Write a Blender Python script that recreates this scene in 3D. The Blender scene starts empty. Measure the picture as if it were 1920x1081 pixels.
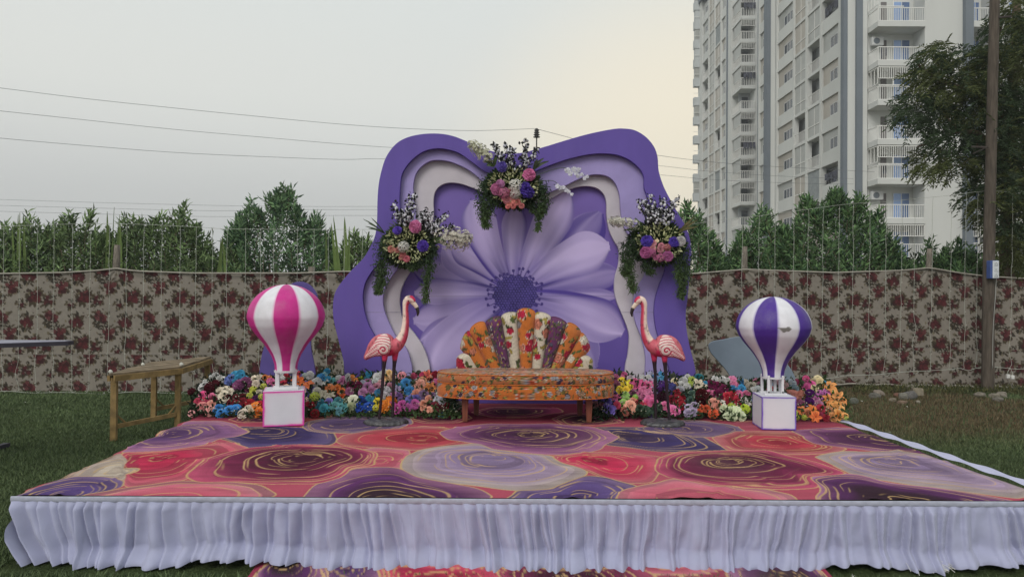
import bpy, math, random
import numpy as np
from mathutils import Vector, Matrix

R = math.radians
rng = np.random.default_rng(7)
random.seed(7)
scene = bpy.context.scene
COL = scene.collection

# ------------------------------------------------------------------ camera
F = 1331.0                      # focal length in pixels of the 1920 px wide photograph
CAM = np.array([0.0, 0.0, 1.6])
PITCH, ROLL = 0.32, 0.30
cam_data = bpy.data.cameras.new('camera')
cam = bpy.data.objects.new('camera', cam_data)
COL.objects.link(cam)
cam_data.sensor_width = 36.0
cam_data.lens = 36.0 * F / 1920.0
cam_data.clip_start = 0.05
cam_data.clip_end = 3000
Mc = Matrix.Translation(Vector(CAM)) @ Matrix.Rotation(R(90 + PITCH), 4, 'X') @ Matrix.Rotation(R(ROLL), 4, 'Z')
cam.matrix_world = Mc
scene.camera = cam

# ------------------------------------------------------------------ sky and light
world = bpy.data.worlds.new('World')
scene.world = world
world.use_nodes = True
nt = world.node_tree
for n in list(nt.nodes): nt.nodes.remove(n)
def wn(t, **kw):
    n = nt.nodes.new(t)
    for k, v in kw.items(): setattr(n, k, v)
    return n
SUN_EL, SUN_AZ = 40.0, 205.0     # azimuth clockwise from +Y (the way the camera looks)
sky = wn('ShaderNodeTexSky', sky_type='NISHITA', sun_disc=False, sun_elevation=R(SUN_EL), sun_rotation=R(SUN_AZ),
         air_density=1.0, dust_density=6.0, ozone_density=1.0, altitude=0)
tc = wn('ShaderNodeTexCoord')
sep = wn('ShaderNodeSeparateXYZ')
nt.links.new(tc.outputs['Generated'], sep.inputs[0])
# thick even haze: pale overhead, grey-blue low down, a warm glow low over one side
ramp = wn('ShaderNodeValToRGB')
ramp.color_ramp.interpolation = 'EASE'
els = ramp.color_ramp.elements
els[0].position = 0.0; els[0].color = (0.49, 0.50, 0.505, 1)
els[1].position = 1.0; els[1].color = (0.60, 0.625, 0.62, 1)
for p, c in ((0.10, (0.53, 0.542, 0.535)), (0.26, (0.66, 0.672, 0.64)), (0.42, (0.64, 0.67, 0.65))):
    e = els.new(p); e.color = (*c, 1)
nt.links.new(sep.outputs['Z'], ramp.inputs[0])
glowdir = Vector((math.sin(R(15)), math.cos(R(15)), 0.06)).normalized()
dot = wn('ShaderNodeVectorMath', operation='DOT_PRODUCT')
dot.inputs[1].default_value = glowdir
nt.links.new(tc.outputs['Generated'], dot.inputs[0])
mr = wn('ShaderNodeMapRange', interpolation_type='SMOOTHERSTEP')
mr.inputs['From Min'].default_value = 0.90; mr.inputs['From Max'].default_value = 1.01
nt.links.new(dot.outputs['Value'], mr.inputs['Value'])
warm = wn('ShaderNodeMix', data_type='RGBA', blend_type='MIX')
nt.links.new(mr.outputs['Result'], warm.inputs['Factor'])
nt.links.new(ramp.outputs['Color'], warm.inputs['A'])
warm.inputs['B'].default_value = (0.86, 0.78, 0.61, 1)
mul = wn('ShaderNodeMix', data_type='RGBA', blend_type='MIX')
scl = wn('ShaderNodeVectorMath', operation='SCALE')
scl.inputs['Scale'].default_value = 10.6
nt.links.new(warm.outputs['Result'], scl.inputs[0])
mul.inputs['Factor'].default_value = 0.94
nt.links.new(sky.outputs['Color'], mul.inputs['A'])
nt.links.new(scl.outputs['Vector'], mul.inputs['B'])
bg = wn('ShaderNodeBackground')
bg.inputs['Strength'].default_value = 0.1
nt.links.new(mul.outputs['Result'], bg.inputs['Color'])
wo = wn('ShaderNodeOutputWorld')
nt.links.new(bg.outputs['Background'], wo.inputs['Surface'])

sun_data = bpy.data.lights.new('sun', 'SUN')
sun_data.energy = 1.35
sun_data.angle = R(28)
sun_data.color = (1.0, 0.965, 0.92)
sun = bpy.data.objects.new('sun', sun_data)
COL.objects.link(sun)
az = R(SUN_AZ)
sdir = Vector((math.sin(az) * math.cos(R(SUN_EL)), math.cos(az) * math.cos(R(SUN_EL)), math.sin(R(SUN_EL))))
sun.rotation_euler = (-sdir).to_track_quat('-Z', 'Y').to_euler()

vs = scene.view_settings
vs.view_transform = 'Standard'; vs.look = 'None'; vs.exposure = 0.22; vs.gamma = 1.0; vs.use_curve_mapping = False
scene.cycles.use_denoising = True
scene.cycles.max_bounces = 6
scene.cycles.transparent_max_bounces = 8

# ------------------------------------------------------------------ helpers
Rm = np.array(Mc.to_3x3())
def ray(px, py):
    d = np.array([(px - 960.0) / F, -(py - 540.5) / F, -1.0])
    return Rm @ d
def P(px, py, Y):
    """the point seen at a pixel of the photograph, at distance Y in front of the camera"""
    d = ray(px, py); return CAM + d * ((Y - CAM[1]) / d[1])
def G(px, py, z):
    """the point seen at a pixel, on a level plane of height z"""
    d = ray(px, py); return CAM + d * ((z - CAM[2]) / d[2])
def PX(px, py, X):
    """the point seen at a pixel on a plane of constant X"""
    d = ray(px, py); return CAM + d * ((X - CAM[0]) / d[0])

def lin1(c):
    c = c / 255.0
    return c / 12.92 if c <= 0.04045 else ((c + 0.055) / 1.055) ** 2.4
GAIN = 1.0
def S(r, g, b, k=1.0):
    """surface colour from a colour read off the photograph"""
    return tuple(min(0.86, lin1(v) * GAIN * k) for v in (r, g, b))

# value noise in numpy
_perm = np.random.default_rng(99).random((64, 256, 256))
def vnoise(x, y, seed=0):
    t = _perm[seed % 64]
    xi = np.floor(x).astype(int); yi = np.floor(y).astype(int)
    fx = x - xi; fy = y - yi
    fx = fx * fx * (3 - 2 * fx); fy = fy * fy * (3 - 2 * fy)
    a = t[xi & 255, yi & 255]; b = t[(xi + 1) & 255, yi & 255]
    c = t[xi & 255, (yi + 1) & 255]; d = t[(xi + 1) & 255, (yi + 1) & 255]
    return (a * (1 - fx) + b * fx) * (1 - fy) + (c * (1 - fx) + d * fx) * fy
def fbm(x, y, seed=0, o=4):
    s = 0; a = 0.5; n = 0
    for i in range(o):
        s = s + a * vnoise(x * 2 ** i, y * 2 ** i, seed + i); n += a; a *= 0.5
    return s / n
def sstep(a, b, x):
    t = np.clip((x - a) / (b - a), 0, 1); return t * t * (3 - 2 * t)
def mixc(c, d, t):
    return c * (1 - t[:, None]) + np.asarray(d) * t[:, None]

# ---- materials
def new_mat(name):
    m = bpy.data.materials.new(name); m.use_nodes = True
    n = m.node_tree.nodes; n.clear()
    return m, n, m.node_tree.links
_mats = {}
def mat(name, color=None, rough=0.7, source='flat', var=0.12, vscale=12.0, bump=0.0, bscale=60.0, metallic=0.0,
        spec=0.35, trans=0.0, sheen=0.0, stretch=(1, 1, 1), dirt=0.0, dirtcol=(0.1, 0.085, 0.065), coat=0.0):
    """procedural material: flat colour / vertex-colour print / per-object colour, with noise variation, dirt and bump"""
    if name in _mats: return _mats[name]
    m, n, L = new_mat(name)
    out = n.new('ShaderNodeOutputMaterial'); b = n.new('ShaderNodeBsdfPrincipled')
    b.inputs['Roughness'].default_value = rough; b.inputs['Metallic'].default_value = metallic
    b.inputs['Specular IOR Level'].default_value = spec
    b.inputs['Coat Weight'].default_value = coat
    b.inputs['Sheen Weight'].default_value = sheen
    co = n.new('ShaderNodeTexCoord'); mp = n.new('ShaderNodeMapping'); mp.inputs['Scale'].default_value = stretch
    geo = n.new('ShaderNodeNewGeometry')
    L.new(geo.outputs['Position'], mp.inputs['Vector'])
    if source == 'flat':
        c = n.new('ShaderNodeRGB'); c.outputs[0].default_value = (*color, 1); cs = c.outputs[0]
    elif source == 'vcol':
        a = n.new('ShaderNodeAttribute'); a.attribute_name = 'Col'; cs = a.outputs['Color']
    else:
        a = n.new('ShaderNodeAttribute'); a.attribute_name = 'Col'
        oi = n.new('ShaderNodeObjectInfo'); mx = n.new('ShaderNodeMix'); mx.data_type = 'RGBA'; mx.blend_type = 'MULTIPLY'
        mx.inputs['Factor'].default_value = 1
        L.new(oi.outputs['Color'], mx.inputs['A']); L.new(a.outputs['Color'], mx.inputs['B']); cs = mx.outputs['Result']
    if var > 0:
        nz = n.new('ShaderNodeTexNoise'); nz.inputs['Scale'].default_value = vscale; nz.inputs['Detail'].default_value = 5
        L.new(mp.outputs[0], nz.inputs['Vector'])
        r = n.new('ShaderNodeMapRange'); r.inputs['From Min'].default_value = 0.3; r.inputs['From Max'].default_value = 0.7
        r.inputs['To Min'].default_value = 1 - var; r.inputs['To Max'].default_value = 1 + var
        L.new(nz.outputs['Fac'], r.inputs['Value'])
        v = n.new('ShaderNodeVectorMath'); v.operation = 'SCALE'
        L.new(cs, v.inputs[0]); L.new(r.outputs['Result'], v.inputs['Scale']); cs = v.outputs['Vector']
    if dirt > 0:
        nz = n.new('ShaderNodeTexNoise'); nz.inputs['Scale'].default_value = vscale * 0.35; nz.inputs['Detail'].default_value = 8
        nz.inputs['Roughness'].default_value = 0.7
        L.new(mp.outputs[0], nz.inputs['Vector'])
        r = n.new('ShaderNodeMapRange'); r.inputs['From Min'].default_value = 0.5; r.inputs['From Max'].default_value = 0.75
        r.inputs['To Max'].default_value = dirt
        L.new(nz.outputs['Fac'], r.inputs['Value'])
        mx = n.new('ShaderNodeMix'); mx.data_type = 'RGBA'
        L.new(r.outputs['Result'], mx.inputs['Factor']); L.new(cs, mx.inputs['A']); mx.inputs['B'].default_value = (*dirtcol, 1)
        cs = mx.outputs['Result']
    L.new(cs, b.inputs['Base Color'])
    if bump > 0:
        nb = n.new('ShaderNodeTexNoise'); nb.inputs['Scale'].default_value = bscale; nb.inputs['Detail'].default_value = 4
        L.new(mp.outputs[0], nb.inputs['Vector'])
        bp = n.new('ShaderNodeBump'); bp.inputs['Strength'].default_value = bump; bp.inputs['Distance'].default_value = 0.01
        L.new(nb.outputs['Fac'], bp.inputs['Height']); L.new(bp.outputs['Normal'], b.inputs['Normal'])
    sh = b.outputs['BSDF']
    if trans > 0:
        tr = n.new('ShaderNodeBsdfTranslucent'); L.new(cs, tr.inputs['Color'])
        ms = n.new('ShaderNodeMixShader'); ms.inputs[0].default_value = trans
        L.new(sh, ms.inputs[1]); L.new(tr.outputs[0], ms.inputs[2]); sh = ms.outputs[0]
    L.new(sh, out.inputs['Surface'])
    _mats[name] = m
    return m

# ---- objects
def tag(o, label=None, cat=None, group=None, kind=None):
    if label: o['label'] = label
    if cat: o['category'] = cat
    if group: o['group'] = group
    if kind: o['kind'] = kind
    return o
def empty(name, loc=(0, 0, 0), rz=0.0):
    o = bpy.data.objects.new(name, None); COL.objects.link(o)
    o.empty_display_size = 0.1
    o.location = Vector([float(v) for v in loc]); o.rotation_euler = (0, 0, rz)
    return o
def link(name, me, m=None, parent=None):
    o = bpy.data.objects.new(name, me); COL.objects.link(o)
    if m is not None and len(me.materials) == 0: me.materials.append(m)
    if parent is not None:
        o.parent = parent
    return o

def mesh(name, V, Fc, cols=None, smooth=True):
    """numpy verts (N,3), faces: (M,3)/(M,4) array or list of them / of lists, cols (N,3) per vertex"""
    V = np.asarray(V, dtype=np.float64).reshape(-1, 3)
    me = bpy.data.meshes.new(name)
    if isinstance(Fc, np.ndarray):
        k = Fc.shape[1]; m = len(Fc)
        me.vertices.add(len(V)); me.vertices.foreach_set('co', V.astype(np.float32).ravel())
        me.loops.add(m * k); me.loops.foreach_set('vertex_index', Fc.astype(np.int32).ravel())
        me.polygons.add(m); me.polygons.foreach_set('loop_start', np.arange(0, m * k, k, dtype=np.int32))
        me.update(calc_edges=True)
    else:
        me.from_pydata([tuple(v) for v in V], [], [tuple(int(i) for i in f) for f in Fc]); me.update()
    me.polygons.foreach_set('use_smooth', np.full(len(me.polygons), smooth, dtype=bool))
    if cols is not None:
        a = me.color_attributes.new('Col', 'FLOAT_COLOR', 'POINT')
        c = np.ones((len(V), 4), dtype=np.float32); c[:, :3] = np.clip(cols, 0, 1)
        a.data.foreach_set('color', c.ravel())
    me.validate()
    return me
def grid_faces(nu, nv, off=0, wrap_u=False):
    """faces of a (nu x nv) vertex grid, index = i*nv + j"""
    iu = np.arange(nu if wrap_u else nu - 1); jv = np.arange(nv - 1)
    I, J = np.meshgrid(iu, jv, indexing='ij'); I2 = (I + 1) % nu
    f = np.stack([I * nv + J, I2 * nv + J, I2 * nv + J + 1, I * nv + J + 1], -1).reshape(-1, 4)
    return f + off

class MB:
    """collects boxes, tubes, lofts ... into ONE mesh"""
    def __init__(s): s.V = []; s.F = []; s.C = []; s.n = 0
    def add(s, V, Fc, c=None):
        V = np.asarray(V, float).reshape(-1, 3)
        s.V.append(V)
        for f in Fc: s.F.append([int(i) + s.n for i in f])
        s.C.append(np.tile(np.asarray(c if c is not None else (1, 1, 1), float), (len(V), 1)) if (c is None or np.ndim(c) == 1) else np.asarray(c, float))
        s.n += len(V); return s
    def box(s, a, b, c=None, bev=0.0):
        (x0, y0, z0), (x1, y1, z1) = a, b
        if bev <= 0:
            V = [(x, y, z) for x in (x0, x1) for y in (y0, y1) for z in (z0, z1)]
            return s.add(V, [(0, 1, 3, 2), (4, 6, 7, 5), (0, 4, 5, 1), (2, 3, 7, 6), (0, 2, 6, 4), (1, 5, 7, 3)], c)
        e = bev; V = []; idx = {}
        sg = [(i, j, k) for i in (0, 1) for j in (0, 1) for k in (0, 1)]
        for (i, j, k) in sg:
            X, Y_, Z = (x0, x1)[i], (y0, y1)[j], (z0, z1)[k]
            dx, dy, dz = (e, -e)[i], (e, -e)[j], (e, -e)[k]
            idx[i, j, k] = (len(V), len(V) + 1, len(V) + 2)
            V += [(X, Y_ + dy, Z + dz), (X + dx, Y_, Z + dz), (X + dx, Y_ + dy, Z)]
        Fs = []
        for i in (0, 1): Fs.append([idx[i, j, k][0] for j, k in ((0, 0), (0, 1), (1, 1), (1, 0))][::1 if i == 0 else -1])
        for j in (0, 1): Fs.append([idx[i, j, k][1] for i, k in ((0, 0), (1, 0), (1, 1), (0, 1))][::1 if j == 0 else -1])
        for k in (0, 1): Fs.append([idx[i, j, k][2] for i, j in ((0, 0), (0, 1), (1, 1), (1, 0))][::1 if k == 0 else -1])
        for j in (0, 1):
            for k in (0, 1): Fs.append([idx[0, j, k][1], idx[1, j, k][1], idx[1, j, k][2], idx[0, j, k][2]])
        for i in (0, 1):
            for k in (0, 1): Fs.append([idx[i, 0, k][0], idx[i, 1, k][0], idx[i, 1, k][2], idx[i, 0, k][2]])
            for j in (0, 1): Fs.append([idx[i, j, 0][0], idx[i, j, 1][0], idx[i, j, 1][1], idx[i, j, 0][1]])
        for (i, j, k) in sg: Fs.append(list(idx[i, j, k]))
        return s.add(V, Fs, c)
    def tube(s, pts, rad, n=6, c=None, cap=True):
        pts = np.asarray(pts, float); m = len(pts)
        rad = np.broadcast_to(np.asarray(rad, float), (m,))
        T = np.gradient(pts, axis=0); T /= np.linalg.norm(T, axis=1)[:, None] + 1e-12
        ref = np.array([0, 0, 1.0]) if abs(T[0][2]) < 0.9 else np.array([1.0, 0, 0])
        V = []; u = np.cross(T[0], ref); u /= np.linalg.norm(u)
        for i in range(m):
            u = u - T[i] * np.dot(u, T[i]); u /= np.linalg.norm(u) + 1e-12; w = np.cross(T[i], u)
            for k in range(n):
                a = 2 * math.pi * k / n
                V.append(pts[i] + rad[i] * (math.cos(a) * u + math.sin(a) * w))
        Fs = [(i * n + k, i * n + (k + 1) % n, (i + 1) * n + (k + 1) % n, (i + 1) * n + k) for i in range(m - 1) for k in range(n)]
        if cap: Fs += [tuple(range(n))[::-1], tuple((m - 1) * n + k for k in range(n))]
        return s.add(V, Fs, c)
    def bar(s, a, b, w, h, c=None, up=(0, 0, 1)):
        a = np.asarray(a, float); b = np.asarray(b, float); t = b - a; t /= np.linalg.norm(t)
        u = np.cross(t, up)
        if np.linalg.norm(u) < 1e-6: u = np.cross(t, (0, 1, 0))
        u /= np.linalg.norm(u); v = np.cross(u, t)
        V = [p + sx * u * w / 2 + sy * v * h / 2 for p in (a, b) for sx, sy in ((-1, -1), (1, -1), (1, 1), (-1, 1))]
        return s.add(V, [(3, 2, 1, 0), (4, 5, 6, 7), (0, 1, 5, 4), (1, 2, 6, 5), (2, 3, 7, 6), (3, 0, 4, 7)], c)
    def lathe(s, prof, n=24, c=None, cap=True, centre=(0, 0)):
        V = []; m = len(prof)
        for r, z in prof:
            for k in range(n):
                a = 2 * math.pi * k / n; V.append((centre[0] + r * math.cos(a), centre[1] + r * math.sin(a), z))
        Fs = [(i * n + k, i * n + (k + 1) % n, (i + 1) * n + (k + 1) % n, (i + 1) * n + k) for i in range(m - 1) for k in range(n)]
        if cap: Fs += [tuple(range(n))[::-1], tuple((m - 1) * n + k for k in range(n))]
        return s.add(V, Fs, c)
    def build(s, name, m, parent=None, smooth=False, origin=None):
        V = np.concatenate(s.V)
        if origin is not None: V = V - np.asarray(origin, float)
        return link(name, mesh(name, V, s.F, np.concatenate(s.C), smooth), m, parent)

def crom(pts, per=6, closed=True):
    """Catmull-Rom through points"""
    p = np.asarray(pts, float); n = len(p); out = []
    rngi = range(n) if closed else range(n - 1)
    for i in rngi:
        p0, p1, p2, p3 = (p[(i - 1) % n], p[i], p[(i + 1) % n], p[(i + 2) % n]) if closed else (p[max(i - 1, 0)], p[i], p[i + 1], p[min(i + 2, n - 1)])
        for t in np.arange(per) / per:
            out.append(0.5 * ((2 * p1) + (p2 - p0) * t + (2 * p0 - 5 * p1 + 4 * p2 - p3) * t * t + (3 * p1 - p0 - 3 * p2 + p3) * t ** 3))
    if not closed: out.append(p[-1])
    return np.array(out)

def plate(name, rings, y0, y1, m, parent=None, bev=0.003):
    """a sawn board standing in the XZ plane: outer outline and holes given as (x, z); from y0 (front) to y1 (back)"""
    cu = bpy.data.curves.new(name, 'CURVE'); cu.dimensions = '2D'; cu.fill_mode = 'BOTH'
    for rg in rings:
        sp = cu.splines.new('POLY'); sp.points.add(len(rg) - 1); sp.use_cyclic_u = True
        for q, (x, z) in zip(sp.points, rg): q.co = (x, z, 0, 1)
    cu.extrude = max((y1 - y0) / 2 - bev, 0.001); cu.bevel_depth = bev; cu.bevel_resolution = 1; cu.offset = -bev
    o = bpy.data.objects.new(name + '_tmp', cu); COL.objects.link(o)
    dg = bpy.context.evaluated_depsgraph_get()
    me = bpy.data.meshes.new_from_object(o.evaluated_get(dg)); me.name = name
    bpy.data.objects.remove(o); bpy.data.curves.remove(cu)
    me.transform(Matrix.Translation((0, (y0 + y1) / 2, 0)) @ Matrix.Rotation(R(90), 4, 'X'))
    me.materials.clear(); me.materials.append(m)
    return link(name, me, m, parent)
def under(o, e):
    """child built in world coordinates under a thing's Empty at its base"""
    o.parent = e
    if e.type == 'EMPTY': o.matrix_parent_inverse = Matrix.LocRotScale(e.location, e.rotation_euler, e.scale).inverted()
    return o

# ================================================================== ground
def ground_material():
    m, n, L = new_mat('lawn')
    out = n.new('ShaderNodeOutputMaterial'); b = n.new('ShaderNodeBsdfPrincipled'); b.inputs['Roughness'].default_value = 0.95
    b.inputs['Specular IOR Level'].default_value = 0.1
    g = n.new('ShaderNodeNewGeometry')
    def noise(sc, det=6, rough=0.6):
        z = n.new('ShaderNodeTexNoise'); z.inputs['Scale'].default_value = sc; z.inputs['Detail'].default_value = det
        z.inputs['Roughness'].default_value = rough; L.new(g.outputs['Position'], z.inputs['Vector']); return z
    def rmp(src, a, b_, c0, c1):
        r = n.new('ShaderNodeValToRGB'); r.color_ramp.elements[0].position = a; r.color_ramp.elements[1].position = b_
        r.color_ramp.elements[0].color = (*c0, 1); r.color_ramp.elements[1].color = (*c1, 1); L.new(src, r.inputs[0]); return r
    fine = rmp(noise(90, 3).outputs['Fac'], 0.3, 0.7, (0.020, 0.032, 0.013), (0.085, 0.112, 0.050))
    broad = rmp(noise(1.7, 5).outputs['Fac'], 0.35, 0.68, (0.55, 0.6, 0.5), (1.25, 1.2, 1.05))
    mx = n.new('ShaderNodeMix'); mx.data_type = 'RGBA'; mx.blend_type = 'MULTIPLY'; mx.inputs['Factor'].default_value = 1
    L.new(fine.outputs[0], mx.inputs['A']); L.new(broad.outputs[0], mx.inputs['B'])
    # trodden, dried-out grass and bare earth towards the rubble by the pole
    sp = n.new('ShaderNodeSeparateXYZ'); L.new(g.outputs['Position'], sp.inputs[0])
    def mrange(src, a, b_):
        r = n.new('ShaderNodeMapRange'); r.interpolation_type = 'SMOOTHSTEP'; r.inputs['From Min'].default_value = a
        r.inputs['From Max'].default_value = b_; L.new(src, r.inputs['Value']); return r.outputs['Result']
    def mth(op, a, b_):
        q = n.new('ShaderNodeMath'); q.operation = op
        for k, v in ((0, a), (1, b_)):
            if isinstance(v, (int, float)): q.inputs[k].default_value = v
            else: L.new(v, q.inputs[k])
        return q.outputs[0]
    mk = mth('MULTIPLY', mrange(sp.outputs['X'], 2.2, 4.6), mrange(sp.outputs['Y'], 7.2, 9.2))
    nz = noise(1.1, 6, 0.65)
    mk = mth('MULTIPLY', mk, mrange(nz.outputs['Fac'], 0.24, 0.50))
    dry = rmp(noise(60, 4).outputs['Fac'], 0.3, 0.7, (0.035, 0.028, 0.014), (0.17, 0.13, 0.07))
    m2 = n.new('ShaderNodeMix'); m2.data_type = 'RGBA'
    L.new(mk, m2.inputs['Factor']); L.new(mx.outputs['Result'], m2.inputs['A']); L.new(dry.outputs[0], m2.inputs['B'])
    L.new(m2.outputs['Result'], b.inputs['Base Color'])
    bp = n.new('ShaderNodeBump'); bp.inputs['Strength'].default_value = 0.9; bp.inputs['Distance'].default_value = 0.03
    L.new(noise(70, 4).outputs['Fac'], bp.inputs['Height']); L.new(bp.outputs['Normal'], b.inputs['Normal'])
    L.new(b.outputs[0], out.inputs['Surface'])
    return m
gx = np.unique(np.concatenate([np.linspace(-320, -20, 6), np.linspace(-20, 20, 41), np.linspace(20, 320, 6)]))
gy = np.unique(np.concatenate([np.linspace(-120, 0, 5), np.linspace(0, 20, 31), np.linspace(20, 480, 9)]))
X_, Y_ = np.meshgrid(gx, gy, indexing='ij')
near = (np.abs(X_) < 18) & (Y_ < 18) & (Y_ > 0)
Z_ = np.where(near & ((np.abs(X_) > 3.4) | (Y_ > 8.2)), (fbm(X_ * 0.6 + 40, Y_ * 0.6, 5, 2) - 0.5) * 0.05, 0) - 0.004
ground = link('ground', mesh('ground', np.stack([X_, Y_, Z_], -1).reshape(-1, 3), grid_faces(len(gx), len(gy))), ground_material())
tag(ground, 'dark green lawn with dry brown patches towards the fence', 'lawn', kind='structure')

# ================================================================== stage
SZ = 0.373
SFL = G(24, 929, SZ); SFR = G(2004, 940.5, SZ)
YB = 7.95
def side_dir(p, q):
    d = q - p; return d / d[1]
dl = side_dir(SFL, G(350, 787, SZ)); dr = side_dir(SFR, G(1605, 802, SZ))
SBL = SFL + dl * (YB - SFL[1]); SBR = SFR + dr * (YB - SFR[1])
def stage_pt(u, v):
    """u 0..1 left to right, v 0..1 front to back"""
    u = np.asarray(u)[..., None]; v = np.asarray(v)[..., None]
    return (SFL * (1 - u) + SFR * u) * (1 - v) + (SBL * (1 - u) + SBR * u) * v

stage = empty('stage', ((SFL + SFR + SBL + SBR) / 4) * np.array([1, 1, 0]))
tag(stage, 'low rectangular stage platform under the rose-patterned carpet', 'stage')
wood = mat('stage_timber', (0.20, 0.14, 0.09), 0.8, var=0.3, stretch=(1, 12, 12))
b = MB(); q = [SFL, SFR, SBR, SBL]
inset = lambda p, k: p + (np.array([(SFL[0] + SFR[0]) / 2, (SFL[1] + YB) / 2, SZ]) - p) * k
top = [inset(p, 0.01) for p in q]
b.add([(*p[:2], SZ - 0.01) for p in top] + [(*p[:2], SZ - 0.05) for p in top], [(0, 1, 2, 3), (7, 6, 5, 4), (0, 4, 5, 1), (1, 5, 6, 2), (2, 6, 7, 3), (3, 7, 4, 0)])
under(b.build('deck', wood), stage)
for u in (0.03, 0.35, 0.65, 0.97):
    for v in (0.04, 0.5, 0.95):
        p = stage_pt(u, v); b = MB(); b.box((p[0] - 0.04, p[1] - 0.04, -0.02), (p[0] + 0.04, p[1] + 0.04, SZ - 0.05))
        under(b.build('leg', wood), stage)

# ---- carpet print: overlapping roses drawn as rings round off-centre hearts, traced from the photograph
GOLD = np.array(S(208, 174, 122)); 
PAL = dict(
    crimson=[(152, 30, 58), (184, 42, 76), (190, 64, 90), (194, 102, 116)],
    red=[(142, 36, 50), (168, 52, 66), (176, 68, 78), (184, 110, 114)],
    burg=[(60, 16, 42), (72, 18, 46), (108, 32, 66), (184, 78, 108)],
    purple=[(42, 20, 44), (72, 38, 74), (100, 56, 98), (158, 104, 140)],
    mauve=[(66, 44, 86), (84, 58, 104), (122, 84, 126), (168, 116, 148)],
    navy=[(34, 32, 62), (40, 40, 82), (52, 50, 98), (92, 82, 120)],
    grey=[(78, 66, 100), (84, 70, 108), (98, 82, 118), (136, 118, 144)],
    lav=[(122, 108, 138), (132, 116, 148), (160, 142, 166), (192, 178, 170)],
    black=[(26, 20, 28), (40, 28, 42), (88, 46, 98), (164, 112, 148)],
    indigo=[(66, 54, 98), (76, 62, 116), (86, 72, 124), (116, 98, 136)],
    pink=[(196, 92, 110), (192, 86, 106), (194, 98, 116), (186, 122, 132)],
    cream=[(196, 182, 164), (200, 188, 170), (190, 176, 164), (178, 150, 140)],
    dark=[(28, 18, 26), (52, 22, 36), (96, 36, 56), (160, 74, 96)],
)
def cells_from_px(spec, z):
    out = []
    for name, c, poly, nr in spec:
        out.append((name, G(*c, z)[:2], np.array([G(x, y, z)[:2] for x, y in poly]), nr))
    return out
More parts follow.
